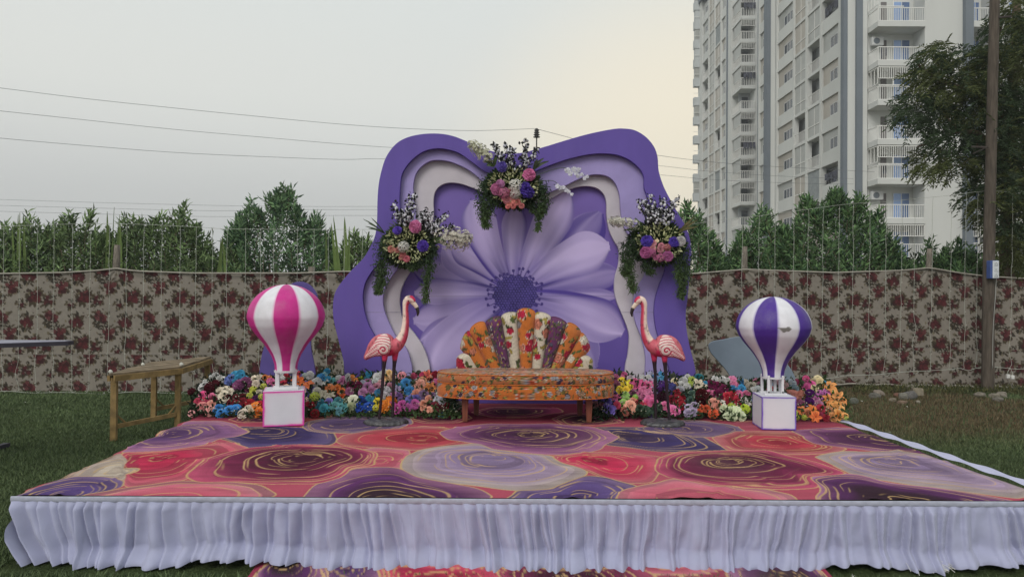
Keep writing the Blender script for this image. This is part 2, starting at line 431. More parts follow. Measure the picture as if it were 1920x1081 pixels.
def paint_roses(XY, base, cells, seed=1, wear=True):
    col = np.tile(np.asarray(S(*base)), (len(XY), 1))
    x, y = XY[:, 0], XY[:, 1]
    col *= (0.9 + 0.25 * fbm(x * 3, y * 9, 20, 3))[:, None]
    if wear: col = mixc(col, S(122, 44, 62), sstep(6.3, 7.0, y + 0.5 * (fbm(x * 2, y * 2, 33, 2) - 0.5)) * 0.85)
    wx = 0.05 * np.sin(x * 5.1 + 2.3 * np.sin(y * 4.3)) + 0.03 * np.sin(y * 9.7 + x * 3.1); wy = 0.05 * np.sin(y * 5.7 + 2.0 * np.sin(x * 4.9)) + 0.03 * np.sin(x * 10.3 - y * 2.7)
    rr = np.random.default_rng(seed)
    TH = np.linspace(-math.pi, math.pi, 361)
    for name, c, poly, nr in cells:
        # radius of the outline as seen from the heart
        rad = np.zeros(361)
        for i, t in enumerate(TH):
            d = np.array([math.cos(t), math.sin(t)]); best = 0
            for k in range(len(poly)):
                a, b_ = poly[k] - c, poly[(k + 1) % len(poly)] - c; e = b_ - a
                den = d[0] * e[1] - d[1] * e[0]
                if abs(den) < 1e-9: continue
                s_ = (a[0] * e[1] - a[1] * e[0]) / den; u = (a[0] * d[1] - a[1] * d[0]) / den
                if s_ > 0 and -1e-6 <= u <= 1 + 1e-6: best = max(best, s_)
            rad[i] = best if best > 0 else (rad[i - 1] if i else 0.1)
        k = np.exp(-0.5 * (np.arange(-9, 10) / 3.2) ** 2); k /= k.sum()
        ext = np.concatenate([rad[-10:-1], rad, rad[1:10]]); rad = np.convolve(ext, k, 'valid')
        k2 = np.exp(-0.5 * (np.arange(-50, 51) / 17.0) ** 2); k2 /= k2.sum(); rad2 = np.convolve(np.concatenate([rad[-51:-1], rad, rad[1:51]]), k2, 'valid')
        lo, hi = poly.min(0) - 0.3, poly.max(0) + 0.3
        sel = np.where((x > lo[0]) & (x < hi[0]) & (y > lo[1]) & (y < hi[1]))[0]
        if len(sel) == 0: continue
        px_, py_ = x[sel] + wx[sel] * 0.35 - c[0], y[sel] + wy[sel] * 0.35 - c[1]
        th = np.arctan2(py_, px_); r = np.hypot(px_, py_); Rt = np.interp(th, TH, rad)
        rho = r / Rt
        inside = rho < 1.0
        sel = sel[inside]; th = th[inside]; r = r[inside]; Rt = Rt[inside]; rho = rho[inside]; Rs = np.interp(th, TH, rad2)
        if len(sel) == 0: continue
        X, Y = x[sel], y[sel]
        cw = rho + (fbm(X * 2.5, Y * 2.5, int(rr.integers(0, 50)), 3) - 0.5) * 0.28
        st = np.array([S(*q) for q in PAL[name]])
        pc = np.clip(cw, 0, 0.999) * 3; i0 = pc.astype(int); f = (pc - i0)[:, None]; f = f * f * (3 - 2 * f)
        cc = st[i0] * (1 - f) + st[np.minimum(i0 + 1, 3)] * f
        # watercolour bands between the rings
        ks = np.sort(rr.uniform(0.10, 0.95, nr)); ks = 0.10 + (ks - 0.10) * 0.55 + np.linspace(0, 0.84, nr) * 0.45
        tone = rr.uniform(0.72, 1.22, nr + 2)
        bw = rho + (fbm(X * 3, Y * 3, int(rr.integers(0, 50)), 2) - 0.5) * 0.10
        cc = cc * tone[np.searchsorted(ks, bw)][:, None]
        cc *= (0.72 + 0.56 * fbm(X * 5 + 9, Y * 16, int(rr.integers(0, 50)), 4))[:, None]; cc = cc * 0.91 + np.array(S(158, 118, 132)) * 0.09
        # golden pen lines, swelling and breaking off
        for kk in ks:
            s1, s2, s3 = rr.integers(0, 50, 3); ph = rr.uniform(0, 6.28)
            wp = np.random.default_rng(int(s1) + int(kk * 1000)); wob = sum(wp.uniform(-1, 1) * 0.045 / j_ ** 0.75 * np.sin(j_ * th + wp.uniform(0, 6.28)) for j_ in (1, 2, 3, 5, 7))
            Rk = Rs * (1 - kk ** 2.5) + Rt * kk ** 2.5; dist = np.abs(r / Rk - kk - wob) * Rk
            wd = 0.0020 + 0.0080 * np.clip(np.cos(th - ph) * 0.6 + 0.55 * vnoise(np.cos(th) * 3, np.sin(th) * 3 + kk * 9, int(s2)) - 0.1, 0, 1)
            on = sstep(0.40, 0.56, vnoise(np.cos(th) * 1.6 + kk * 13, np.sin(th) * 1.6, int(s3)))
            a = (1 - sstep(wd * 0.4, wd + 0.0052, dist)) * on
            lum = 0.75 + 0.5 * vnoise(X * 6, Y * 6, int(s2))
            cc = cc * (1 - a[:, None] * 0.70) + GOLD * lum[:, None] * a[:, None] * 0.70
        dist = (1 - rho) * Rt
        wd = 0.008 + 0.010 * vnoise(np.cos(th) * 2, np.sin(th) * 2, int(rr.integers(0, 50)))
        a = (1 - sstep(wd * 0.5, wd + 0.006, dist)) * 0.85
        cc = cc * (1 - a[:, None]) + GOLD * a[:, None] * 0.95
        col[sel] = cc
    if wear:
        dust = sstep(0.60, 0.86, fbm(x * 1.3 + 4, y * 1.3, 31, 4)) * 0.14
        col = mixc(col, S(170, 140, 140), dust)
        sp = (vnoise(x * 60, y * 60, 3) > 0.975) & (vnoise(x * 2, y * 2, 9) > 0.5)
        col[sp] *= 0.35
    return col
CELLS = [
 ('dark', (827, 778), [(762, 787), (800, 771), (870, 771), (890, 785), (862, 793), (800, 794)], 5),
 ('dark', (1101, 789), [(1030, 786), (1080, 774), (1150, 779), (1170, 793), (1120, 798), (1060, 797)], 5),
 ('burg', (470, 787), [(425, 788), (450, 781), (520, 780), (560, 785), (540, 792), (440, 792)], 4),
 ('dark', (1380, 784), [(1330, 785), (1370, 776), (1440, 778), (1450, 788), (1390, 793)], 4),
 ('burg', (960, 772), [(880, 772), (920, 764), (1040, 764), (1060, 774), (1000, 783), (920, 783)], 5),
 ('red', (580, 790), [(500, 792), (560, 783), (640, 779), (650, 788), (590, 799)], 3),
 ('navy', (474, 806), [(409, 824), (452, 799), (511, 800), (579, 803), (628, 811), (634, 824), (622, 836), (540, 842), (471, 845), (440, 833)], 9),
 ('mauve', (316, 812), [(215, 852), (281, 815), (352, 790), (406, 790), (444, 796), (470, 811), (446, 821), (414, 823), (379, 835), (346, 842), (308, 848)], 10),
 ('grey', (631, 798), [(560, 802), (579, 791), (633, 779), (690, 777), (765, 781), (778, 794), (745, 806), (665, 813), (610, 812), (574, 808)], 6),
 ('navy', (1166, 816), [(1108, 801), (1200, 801), (1256, 811), (1318, 819), (1372, 845), (1324, 850), (1238, 849), (1200, 843), (1135, 836), (1140, 822)], 9),
 ('grey', (1269, 804), [(1192, 804), (1215, 797), (1249, 788), (1324, 788), (1372, 797), (1398, 809), (1367, 820), (1305, 821), (1238, 814)], 8),
 ('red', (792, 821), [(626, 827), (645, 815), (715, 806), (790, 800), (835, 803), (885, 815), (895, 827), (850, 841), (790, 845), (700, 840), (640, 835)], 6),
 ('red', (1462, 829), [(1332, 821), (1388, 809), (1485, 809), (1540, 826), (1585, 841), (1562, 853), (1462, 853), (1361, 843)], 7),
 ('purple', (1646, 823), [(1484, 808), (1556, 802), (1620, 804), (1690, 826), (1790, 862), (1725, 858), (1612, 843), (1530, 834)], 9),
 ('purple', (997, 816), [(821, 811), (849, 801), (917, 795), (1039, 794), (1106, 800), (1146, 810), (1161, 820), (1146, 829), (1133, 844), (1093, 852), (1011, 852), (922, 845), (893, 834), (833, 825)], 12),
 ('pink', (720, 865), [(640, 850), (700, 838), (770, 842), (770, 862), (750, 882), (700, 884), (660, 880)], 3),
 ('crimson', (289, 860), [(203, 875), (227, 849), (308, 846), (373, 836), (425, 829), (468, 838), (468, 850), (406, 860), (370, 880), (348, 902), (289, 910), (236, 917), (236, 889)], 7),
 ('crimson', (1114, 864), [(1034, 854), (1079, 849), (1133, 849), (1187, 850), (1235, 857), (1245, 880), (1225, 908), (1165, 908), (1093, 886), (1052, 867)], 6),
 ('cream', (238, 884), [(70, 912), (150, 866), (215, 848), (234, 848), (212, 873), (240, 889), (240, 904), (130, 906)], 5),
 ('lav', (1669, 863), [(1525, 857), (1575, 846), (1687, 845), (1790, 861), (1880, 893), (1990, 935), (1930, 938), (1725, 910), (1605, 893), (1560, 874)], 9),
 ('lav', (925, 858), [(747, 882), (762, 854), (789, 843), (890, 831), (922, 843), (971, 850), (1036, 853), (1062, 869), (1099, 887), (1079, 905), (1039, 916), (998, 921), (930, 920), (835, 907), (766, 893)], 10),
 ('indigo', (110, 937), [(15, 933), (87, 904), (130, 893), (200, 894), (240, 900), (235, 914), (190, 920), (150, 931), (80, 950)], 6),
 ('indigo', (1085, 934), [(930, 945), (965, 919), (1040, 915), (1093, 892), (1133, 894), (1200, 914), (1165, 928), (1160, 950), (1000, 950)], 7),
 ('black', (730, 948), [(555, 935), (600, 908), (628, 897), (660, 880), (720, 876), (749, 880), (768, 892), (835, 905), (890, 918), (925, 936), (830, 955), (650, 960)], 8),
 ('pink', (300, 944), [(140, 931), (237, 913), (335, 901), (425, 903), (486, 911), (515, 932), (400, 955), (230, 955)], 4),
 ('pink', (1320, 944), [(1155, 938), (1165, 919), (1200, 911), (1267, 902), (1350, 908), (1440, 917), (1493, 928), (1510, 945), (1300, 958)], 4),
 ('black', (1690, 944), [(1510, 892), (1560, 887), (1610, 889), (1669, 904), (1745, 911), (1830, 924), (1930, 944), (1700, 965), (1550, 955), (1530, 930), (1526, 910)], 8),
 ('burg', (1372, 865), [(1224, 861), (1275, 846), (1350, 843), (1447, 845), (1519, 864), (1600, 890), (1519, 892), (1532, 914), (1462, 919), (1350, 912), (1267, 904), (1232, 884)], 13),
 ('burg', (574, 858), [(344, 894), (368, 873), (406, 853), (471, 838), (566, 834), (647, 836), (703, 848), (712, 873), (662, 880), (636, 897), (606, 908), (511, 912), (417, 904), (368, 906)], 13),
]
NU, NV = 1300, 380
u = np.linspace(0, 1, NU); v = np.linspace(0, 1, NV) ** 1.25
UU, VV = np.meshgrid(u, v, indexing='ij')
PT = stage_pt(UU, VV).reshape(-1, 3)
cc = 0.86 * paint_roses(PT[:, :2], (176, 84, 102), cells_from_px(CELLS, SZ), 3)
Zc = SZ + 0.004 + 0.014 * np.abs(fbm(PT[:, 0] * 1.6, PT[:, 1] * 3.5, 22, 3) - 0.5) + 0.009 * np.exp(-((fbm(PT[:, 0] * 0.9 + 3, PT[:, 1] * 1.3, 27, 2) - 0.5) / 0.012) ** 2)
# the cloth sags a little over the left and right edges of the deck
ed = np.minimum(UU.ravel(), 1 - UU.ravel())
Zc -= 0.020 * (1 - sstep(0, 0.012, ed)) * (0.6 + 0.8 * vnoise(PT[:, 1] * 5, PT[:, 1] * 0, 4))
PT[:, 2] = Zc
jag = (fbm(PT[:, 1] * 6, PT[:, 1] * 0 + 3, 8, 2) - 0.5) * 0.10 * (1 - sstep(0, 0.03, UU.ravel()))
PT[:, 0] += jag
carpet_mat = mat('carpet_print', source='vcol', rough=1.0, var=0.14, vscale=140, bump=0.25, bscale=400, spec=0.04)
carpet = link('stage_carpet', mesh('stage_carpet', PT, grid_faces(NU, NV), cc), carpet_mat)
tag(carpet, 'printed carpet of huge pink, purple and navy roses with gold lines, covering the stage', 'carpet')

# runner on the grass in front
CELLS2 = [
 ('black', (520, 1062), [(478, 1085), (500, 1055), (530, 1049), (575, 1052), (600, 1075), (590, 1120), (490, 1120)], 6),
 ('mauve', (640, 1075), [(585, 1055), (640, 1051), (715, 1056), (725, 1085), (690, 1110), (600, 1105)], 7),
 ('crimson', (800, 1085), [(700, 1060), (760, 1056), (880, 1062), (960, 1075), (950, 1130), (720, 1130)], 7),
 ('pink', (1250, 1066), [(1170, 1062), (1240, 1054), (1330, 1058), (1350, 1072), (1280, 1085), (1190, 1080)], 4),
 ('burg', (1060, 1090), [(930, 1072), (1020, 1060), (1180, 1060), (1240, 1085), (1200, 1140), (950, 1140)], 9),
 ('black', (1480, 1090), [(1350, 1070), (1420, 1055), (1530, 1056), (1560, 1090), (1540, 1140), (1370, 1140)], 6),
]
A, B = G(487, 1046, 0.0), G(1532, 1048, 0.0); Cn, D = G(440, 1150, 0.0), G(1600, 1150, 0.0)
nu, nv = 420, 60
UU, VV = np.meshgrid(np.linspace(0, 1, nu), np.linspace(0, 1, nv), indexing='ij')
back = (A + (B - A) * UU.reshape(-1, 1)); back = back + np.array([0, 0.25, 0]); front = Cn + (D - Cn) * UU.reshape(-1, 1); front[:, 1] = 2.9
PT = back * (1 - VV.reshape(-1, 1)) + front * VV.reshape(-1, 1)
PT[:, 2] = 0.012 + 0.012 * fbm(PT[:, 0] * 4, PT[:, 1] * 4, 12, 3)
runner = link('carpet_runner', mesh('carpet_runner', PT, grid_faces(nu, nv), paint_roses(PT[:, :2], (150, 60, 84), cells_from_px(CELLS2, 0.0), 8)), carpet_mat)
tag(runner, 'rose-print carpet lying on the grass in front of the stage skirt', 'carpet')

# ---- pleated white skirt round the stage
skirt = empty('stage_skirt', ((SFL + SFR) / 2) * np.array([1, 1, 0]))
tag(skirt, 'pleated white cloth skirt hanging round the stage edge', 'stage skirt')
skirt_mat = mat('skirt_cloth', S(163, 166, 193, 1.0), 0.85, var=0.06, vscale=9, bump=0.22, bscale=260, spec=0.2, sheen=0.25, dirt=0.10, dirtcol=(0.25, 0.23, 0.22), trans=0.04)
def pleats(s, rr):
    """fold positions along the run"""
    pos = []; x = 0
    while x < s:
        pos.append(x); x += rr.uniform(0.042, 0.090)
    return np.array(pos + [x])
def skirt_run(A, B, outward, n, seed, hemf, tuck=False):
    rr = np.random.default_rng(seed); Ln = np.linalg.norm(B - A); pos = pleats(Ln, rr); m = len(pos)
    amp = rr.uniform(0.25, 1.7, m); lean = rr.uniform(-0.018, 0.018, m) + 0.20 * (fbm(pos * 0.9, pos * 0 + seed, seed + 1, 2) - 0.5)
    brk = rr.uniform(0.55, 0.95, m)
    s = np.linspace(0, Ln, n); rows = 40; t = np.linspace(0, 1, rows)
    S_, T = np.meshgrid(s, t, indexing='ij')
    # folds lean and wander as they drop
    sh = np.interp(S_, pos, lean) * T ** 1.3 * 1.6 + (fbm(S_ * 2.2, T * 1.4, seed, 3) - 0.5) * 0.10 * T
    q = S_ + sh
    idx = np.clip(np.searchsorted(pos, q) - 1, 0, m - 2); f = (q - pos[idx]) / (pos[idx + 1] - pos[idx])
    a = amp[idx] * (1 - f) + amp[idx + 1] * f
    # knife pleat: quick rise, slow fall
    prof = np.where(f < 0.22, np.sin(f / 0.22 * math.pi / 2), np.clip(np.cos((f - 0.22) / 0.78 * math.pi / 2), 0, 1) ** 1.4)
    soft = 0.5 - 0.5 * np.cos(2 * math.pi * (q / 0.17 + fbm(q * 1.2, q * 0, seed + 3, 2) * 3))
    w = sstep(0.05, 0.75, T)
    out = 0.006 + (0.036 + 0.022 * T) * prof * a * (1 - 0.35 * w) + 0.052 * w * soft + 0.020 * w * (fbm(q * 7, T * 3, seed + 5, 3) - 0.3)
    out = 0.004 + (out - 0.004) * sstep(-0.04, 0.12, T)
    # crumples above the hem, then the hem kicks out over the grass
    kick = sstep(0.72, 1.0, T)
    out += kick * (0.05 + 0.07 * fbm(S_ * 1.7, S_ * 0, seed + 7, 2)) * np.clip(np.minimum(S_, Ln - S_) / 0.5, 0.15, 1) + 0.020 * sstep(0.6, 0.95, T) * (vnoise(q * 16, T * 7, seed + 9) - 0.5)
    hem = hemf(S_ / Ln) + 0.012 * (vnoise(S_ * 9, S_ * 0, seed + 2) - 0.3)
    hem = np.maximum(hem, 0.004)
    zz = SZ - 0.024 - (SZ - 0.024 - hem) * T
    d = (B - A) / Ln
    V = A + d * S_[..., None] + np.asarray(outward) * out[..., None]
    V[..., 2] = zz
    if tuck: V[..., 0] += 0.11 * T ** 1.6 * np.clip(1 - S_ / 0.7, 0, 1)
    return V.reshape(-1, 3), grid_faces(n, rows)
off = np.array([0, -0.012, 0])
hem_front = lambda k: 0.008 + 0.035 * sstep(0.16, 0.19, k) * (1 - sstep(0.24, 0.30, k)) + 0.030 * sstep(0.75, 0.78, k) * (1 - sstep(0.80, 0.84, k)) + 0.022 * sstep(0.88, 0.9, k)
V, Fc = skirt_run(SFL + off, SFR + off, (0, -1, 0), 1500, 5, hem_front, True)
under(link('pleated_cloth', mesh('pleated_cloth', V, Fc), skirt_mat), skirt)
nl = np.array([-1, 0.05, 0]); nr_ = np.array([1, 0.05, 0])
V, Fc = skirt_run(SBL, SFL + off, (0.22, 0, 0), 420, 15, lambda k: 0.006 + 0 * k)
under(link('pleated_cloth', mesh('pleated_cloth', V, Fc), skirt_mat), skirt)
V, Fc = skirt_run(SFR + off, SBR, (0.6, 0, 0), 420, 25, lambda k: 0.006 + 0 * k)
under(link('pleated_cloth', mesh('pleated_cloth', V, Fc), skirt_mat), skirt)
# header tape with a rolled, stitched look
def band(A, B, outward, n):
    s = np.linspace(0, 1, n); Ln = np.linalg.norm(B - A); prof = [(0.0, 0.004), (0.004, 0.004), (0.008, -0.001), (0.010, -0.012), (0.009, -0.026), (0.003, -0.032)]
    V = []
    for k in s:
        p = A + (B - A) * k; dz = 0.010 * (fbm(np.array([k * Ln * 1.1]), np.array([0.3]), 6, 3)[0] - 0.6)
        pin = 0.0022 * math.sin(k * Ln / 0.085 * 2 * math.pi)
        for o, z in prof: V.append(p + np.asarray(outward) * (o + pin * (o > 0.005)) + np.array([0, 0, z + dz]))
    return np.array(V), grid_faces(n, len(prof))
V, Fc = band(SFL + off, SFR + off, (0, -1, 0), 700)
under(link('header_tape', mesh('header_tape', V, Fc), mat('header_tape', S(160, 163, 178), 0.85, var=0.08, vscale=40, bump=0.3, bscale=220)), skirt)
# the loose cloth edge lying over the side of the deck (bright strip beside the carpet)
n = 220; s = np.linspace(0, 1, n); V = []
for k in s:
    p = SFR + (SBR - SFR) * k
    w = 0.05 + 0.06 * vnoise(np.array([k * 9]), np.array([2.0]), 7)[0]
    for f, z in ((-0.02, 0.012), (0.3, 0.022), (0.7, 0.018), (1.0, -0.012)):
        V.append(p + np.array([f * (w + 0.05), 0, z + 0.006 * math.sin(k * 60 + f * 3)]))
under(link('side_flap', mesh('side_flap', np.array(V), grid_faces(n, 4)), mat('side_flap', S(178, 180, 205, 1.0), 0.85, var=0.06, bump=0.2, bscale=150)), skirt)
# frayed end of the cloth trailing on the grass
tq = G(1712, 1052, 0.01); b = MB(); rr = np.random.default_rng(4)
for i in range(46):
    a = tq + np.array([rr.uniform(-0.10, 0.10), -0.06 + rr.uniform(-0.01, 0.02), rr.uniform(0.0, 0.02)])
    e = a + np.array([rr.uniform(-0.05, 0.13), rr.uniform(-0.14, -0.03), 0]); e[2] = rr.uniform(0.006, 0.02)
    mid = (a + e) / 2 + np.array([rr.uniform(-0.02, 0.02), 0, rr.uniform(0.005, 0.03)])
    b.tube(crom([a, mid, e], 4, False), rr.uniform(0.001, 0.002), 4)
under(b.build('frayed_end', mat('frayed_cloth', S(205, 205, 200), 0.9)), skirt)
# ================================================================== apartment blocks (floors every 3 m)
FL0 = 1.4
wallm = mat('render_white', S(196, 198, 195, 1.04), 0.9, var=0.05, vscale=0.35, dirt=0.12, dirtcol=(0.30, 0.30, 0.29), stretch=(1, 1, 0.25))
wall2 = mat('render_grey_white', S(182, 187, 188, 1.0), 0.9, var=0.06, vscale=0.35, dirt=0.12, dirtcol=(0.28, 0.28, 0.28), stretch=(1, 1, 0.25))
greyst = mat('render_slate', S(110, 118, 126), 0.9, var=0.06, vscale=0.5)
railm = mat('rail_white', S(214, 214, 210, 1.1), 0.6, var=0.03)
glassd = mat('glass_dark', S(66, 72, 80), 0.12, var=0.3, vscale=0.7, spec=0.6)
glassb = mat('glass_blue', S(132, 160, 206), 0.10, var=0.12, vscale=0.8, spec=0.7)
glassl = mat('glass_pale', S(158, 160, 156), 0.35, var=0.10, vscale=0.9, spec=0.5)
glassw = mat('glass_beige', S(166, 160, 150), 0.4, var=0.08, vscale=0.9, spec=0.4)
room = mat('balcony_recess', S(150, 154, 156), 0.9, var=0.1, vscale=0.6)
framem = mat('frame_white', S(200, 202, 202), 0.6, var=0.03)
laundry = mat('laundry', S(70, 72, 84), 0.9, var=0.8, vscale=2.5)
netm = mat('net_grey', S(140, 146, 148), 0.9, var=0.15, vscale=3)
brng = np.random.default_rng(31)
def q_left(b, X, d0, d1, z0, z1, t=0.08, c=None):
    """slab on a wall that faces -X: occupies X-t..X"""
    b.box((X - t, min(d0, d1), z0), (X, max(d0, d1), z1), c)
def rails_x(b, X, d0, d1, z0, z1, step=0.16, w=0.029):
    """upright bars and two rails along Y"""
    b.box((X - 0.03, d0, z1 - 0.06), (X + 0.03, d1, z1)); b.box((X - 0.02, d0, z0), (X + 0.02, d1, z0 + 0.05))
    n = max(2, int((d1 - d0) / step))
    for k in range(n + 1):
        y = d0 + (d1 - d0) * k / n; b.box((X - w / 2, y - w / 2, z0 + 0.05), (X + w / 2, y + w / 2, z1 - 0.06))
def rails_y(b, Y, x0, x1, z0, z1, step=0.16, w=0.029):
    b.box((x0, Y - 0.03, z1 - 0.06), (x1, Y + 0.03, z1)); b.box((x0, Y - 0.02, z0), (x1, Y + 0.02, z0 + 0.05))
    n = max(2, int((x1 - x0) / step))
    for k in range(n + 1):
        x = x0 + (x1 - x0) * k / n; b.box((x - w / 2, Y - w / 2, z0 + 0.05), (x + w / 2, Y + w / 2, z1 - 0.06))
def left_bay(root, X, d0, d1, z, kind, near=True):
    """one storey of one bay on a facade facing -X; the bay is a recess 0.9 m deep between columns"""
    w = d1 - d0; h = 2.72; back = X + 0.9
    if kind in ('open', 'net', 'laundry'):
        b = MB(); q_left(b, back + 0.06, d0, d1, z, z + h, 0.06); bk = under(b.build('balcony_wall', room), root)
        b = MB(); q_left(b, back - 0.005, d0 + w * 0.12, d0 + w * 0.12 + 0.95, z + 0.05, z + 2.2, 0.05); dr_ = b.build('door', framem, bk)
        b = MB(); q_left(b, back - 0.058, d0 + w * 0.12 + 0.08, d0 + w * 0.12 + 0.87, z + 0.1, z + 2.12, 0.02); b.build('pane', glassd, bk)
    if kind == 'open':
        b = MB(); rails_x(b, X + 0.04, d0, d1, z, z + 1.05, 0.2); under(b.build('railing', railm), root)
    elif kind == 'net':
        b = MB(); q_left(b, X + 0.06, d0, d1, z, z + h, 0.02); under(b.build('balcony_net', netm), root)
    elif kind == 'laundry':
        b = MB(); q_left(b, X + 0.10, d0, d1, z, z + 1.0, 0.10); under(b.build('parapet', wallm), root)
        n = 7; 
        for k in range(n):
            y = d0 + w * (0.1 + 0.8 * k / n); b = MB(); hh = brng.uniform(0.5, 1.0); b.box((X + 0.02, y, z + 2.0 - hh), (X + 0.05, y + w * 0.09, z + 2.0)); under(b.build('hung_cloth', laundry), root)
    elif kind == 'glazed':
        b = MB(); q_left(b, X + 0.10, d0, d1, z, z + h, 0.06); g_ = under(b.build('glazing', glassw if brng.random() < 0.6 else glassl), root)
        b = MB(); b.box((X + 0.0, d0, z + 0.95), (X + 0.05, d1, z + 1.03)); b.build('rail', railm, g_)
        b = MB(); b.box((X + 0.01, (d0 + d1) / 2 - 0.025, z), (X + 0.038, (d0 + d1) / 2 + 0.025, z + h)); b.build('mullion', railm, g_)
    elif kind == 'window':
        b = MB(); q_left(b, X + 0.14, d0, d1, z, z + 0.98, 0.14); under(b.build('parapet', wallm), root)
        b = MB(); q_left(b, X + 0.16, d0, d1, z + 0.98, z + h, 0.05); g_ = under(b.build('window', glassl if brng.random() < 0.5 else glassw), root)
        lo = d0 + w * 0.08; hi = d0 + w * 0.62; nn = 3
        for k in range(nn):
            a = lo + (hi - lo) * k / nn; b = MB(); q_left(b, X + 0.105, a + 0.06, a + (hi - lo) / nn - 0.06, z + 1.08, z + 1.92, 0.03); b.build('pane', glassd, g_)
        b = MB(); 
        for zz in (1.0, 1.96): b.box((X + 0.05, lo, z + zz), (X + 0.07, hi, z + zz + 0.06))
        for k in range(nn + 1): y = lo + (hi - lo) * k / nn; b.box((X + 0.048, y - 0.03, z + 1.061), (X + 0.072, y + 0.03, z + 1.959))
        b.build('frame', framem, g_)
def left_facade(root, X, cols, zmin, zmax, kinds, colw=0.34, near=True, mm=None):
    """bays between column lines cols (distances, near to far)"""
    nfl = range(int((zmin - FL0) // 3), int((zmax - FL0) // 3) + 1)
    for d in cols:
        b = MB(); b.box((X - 0.12, d - colw / 2, 0), (X + 0.4, d + colw / 2, zmax)); under(b.build('column', wallm), root)
    for f in nfl:
        z = FL0 + 3 * f
        b = MB(); b.box((X - 0.05, cols[0], z - 0.28), (X + 0.95, cols[-1], z)); under(b.build('floor_slab', mm or wallm), root)
        for i in range(len(cols) - 1): left_bay(root, X, cols[i] + colw / 2, cols[i + 1] - colw / 2, z, kinds(f, i), near)
def front_balcony(root, x0, x1, yf, yb, z, enclosed, ac=False, blue=True):
    """balcony on a wall facing the camera: slab, railing on three sides, sliding door behind"""
    b = MB(); b.box((x0, yf, z - 0.42), (x1, yb - 0.003, z)); sl = under(b.build('balcony', wallm), root)
    b = MB(); rails_y(b, yf + 0.06, x0 + 0.06, x1 - 0.06, z, z + 1.05); b.build('railing', railm, sl)
    b = MB(); rails_x(b, x0 + 0.06, yf + 0.15, yb - 0.05, z, z + 1.05); b.build('railing', railm, sl)
    if enclosed:
        b = MB(); top = z + 2.52
        rails_y(b, yf + 0.06, x0 + 0.06, x1 - 0.06, z + 1.62, top, 0.16, 0.04); b.build('grille', railm, sl)
        b = MB(); rails_x(b, x0 + 0.06, yf + 0.15, yb - 0.05, z + 1.25, top, 0.5, 0.04); b.build('grille', railm, sl)
        b = MB(); b.box((x0 + 0.061, yf + 0.03, z + 1.1), (x0 + (x1 - x0) * 0.55, yf + 0.09, z + 1.16)); b.box((x0 + (x1 - x0) * 0.32, yf + 0.035, z + 1.161), (x0 + (x1 - x0) * 0.32 + 0.07, yf + 0.085, z + 1.619)); b.build('window_bar', railm, sl)
    if blue:
        xa, xb = x0 + (x1 - x0) * 0.56, x0 + (x1 - x0) * 0.93
        b = MB(); b.box((xa, yb - 0.06, z + 0.02), (xb, yb - 0.003, z + 2.15)); dr_ = under(b.build('sliding_door', framem), root)
        for k in range(2):
            a = xa + 0.06 + (xb - xa - 0.06) * k / 2; b = MB(); b.box((a, yb - 0.075, z + 0.08), (a + (xb - xa) / 2 - 0.10, yb - 0.062, z + 2.09)); b.build('pane', glassb if k == 0 else mat('glass_blue_dark', S(92, 116, 158), 0.1, var=0.3, vscale=1.2, spec=0.7), dr_)
        b = MB(); b.box((x0 + (x1 - x0) * 0.30, yb - 0.05, z + 0.02), (x0 + (x1 - x0) * 0.42, yb - 0.003, z + 2.1)); under(b.build('door', mat('door_grey', S(112, 108, 108), 0.7)), root)
    if ac:
        b = MB(); b.box((x0 + 0.15, yb - 0.55, z + 1.55), (x0 + 1.05, yb - 0.2, z + 2.2), bev=0.02); a_ = under(b.build('air_conditioner', framem), root)
        b = MB(); b.lathe([(0.24, 0), (0.24, 0.012), (0.05, 0.02)], 20); o = b.build('fan_grille', greyst, a_); o.rotation_euler = (R(90), 0, 0); o.location = (x0 + 0.5, yb - 0.553, z + 1.88)

# ---- near block
nearb = empty('apartment_block', (34.0, 62.0, 0)); tag(nearb, 'pale high-rise block with balconies and blue sliding doors, behind the leafy tree', 'apartment building', 'high-rise apartment blocks')
YF, YW = 53.9, 55.6
def wallbox(root, a, b_, m, name='wall'):
    q = MB(); q.box(a, b_); return under(q.build(name, m), root)
xs = lambda px, d: P(px, 300, d)[0]
XB = 28.2
top_near = 46.0
wallbox(nearb, (XB + 0.96, YW + 5.2, 0), (60, 81.2, top_near), wall2)                       # core behind the side facade
wallbox(nearb, (xs(1627, YW), YW, 0), (60, YW + 5.1, top_near), wallm)               # front wall
x_a, x_b, x_c, x_d = xs(1581, YW), xs(1588.5, YW), xs(1606, YW - 0.3), xs(1617.5, YW - 0.3)
wallbox(nearb, (x_a, YW - 0.02, 0), (x_b - 0.003, YW + 0.5, top_near), greyst, 'fin')
wallbox(nearb, (x_b, YW - 0.05, 0), (x_c, YW + 0.6, top_near), wallm, 'fin')
wallbox(nearb, (x_c + 0.003, YW - 0.3, 0), (x_d, YW + 0.6, top_near), greyst, 'fin')
wallbox(nearb, (x_d + 0.003, YW - 0.25, 0), (xs(1626, YW - 0.25), YW + 0.6, top_near), wallm, 'fin')
bx0, bx1 = xs(1626, YF + 1.6), xs(1735, YF)
for f in range(0, 8):
    z = FL0 + 3 * f
    front_balcony(nearb, bx0, bx1, YF, YW, z, f in (1, 3, 5, 7), ac=(f in (2, 6)))
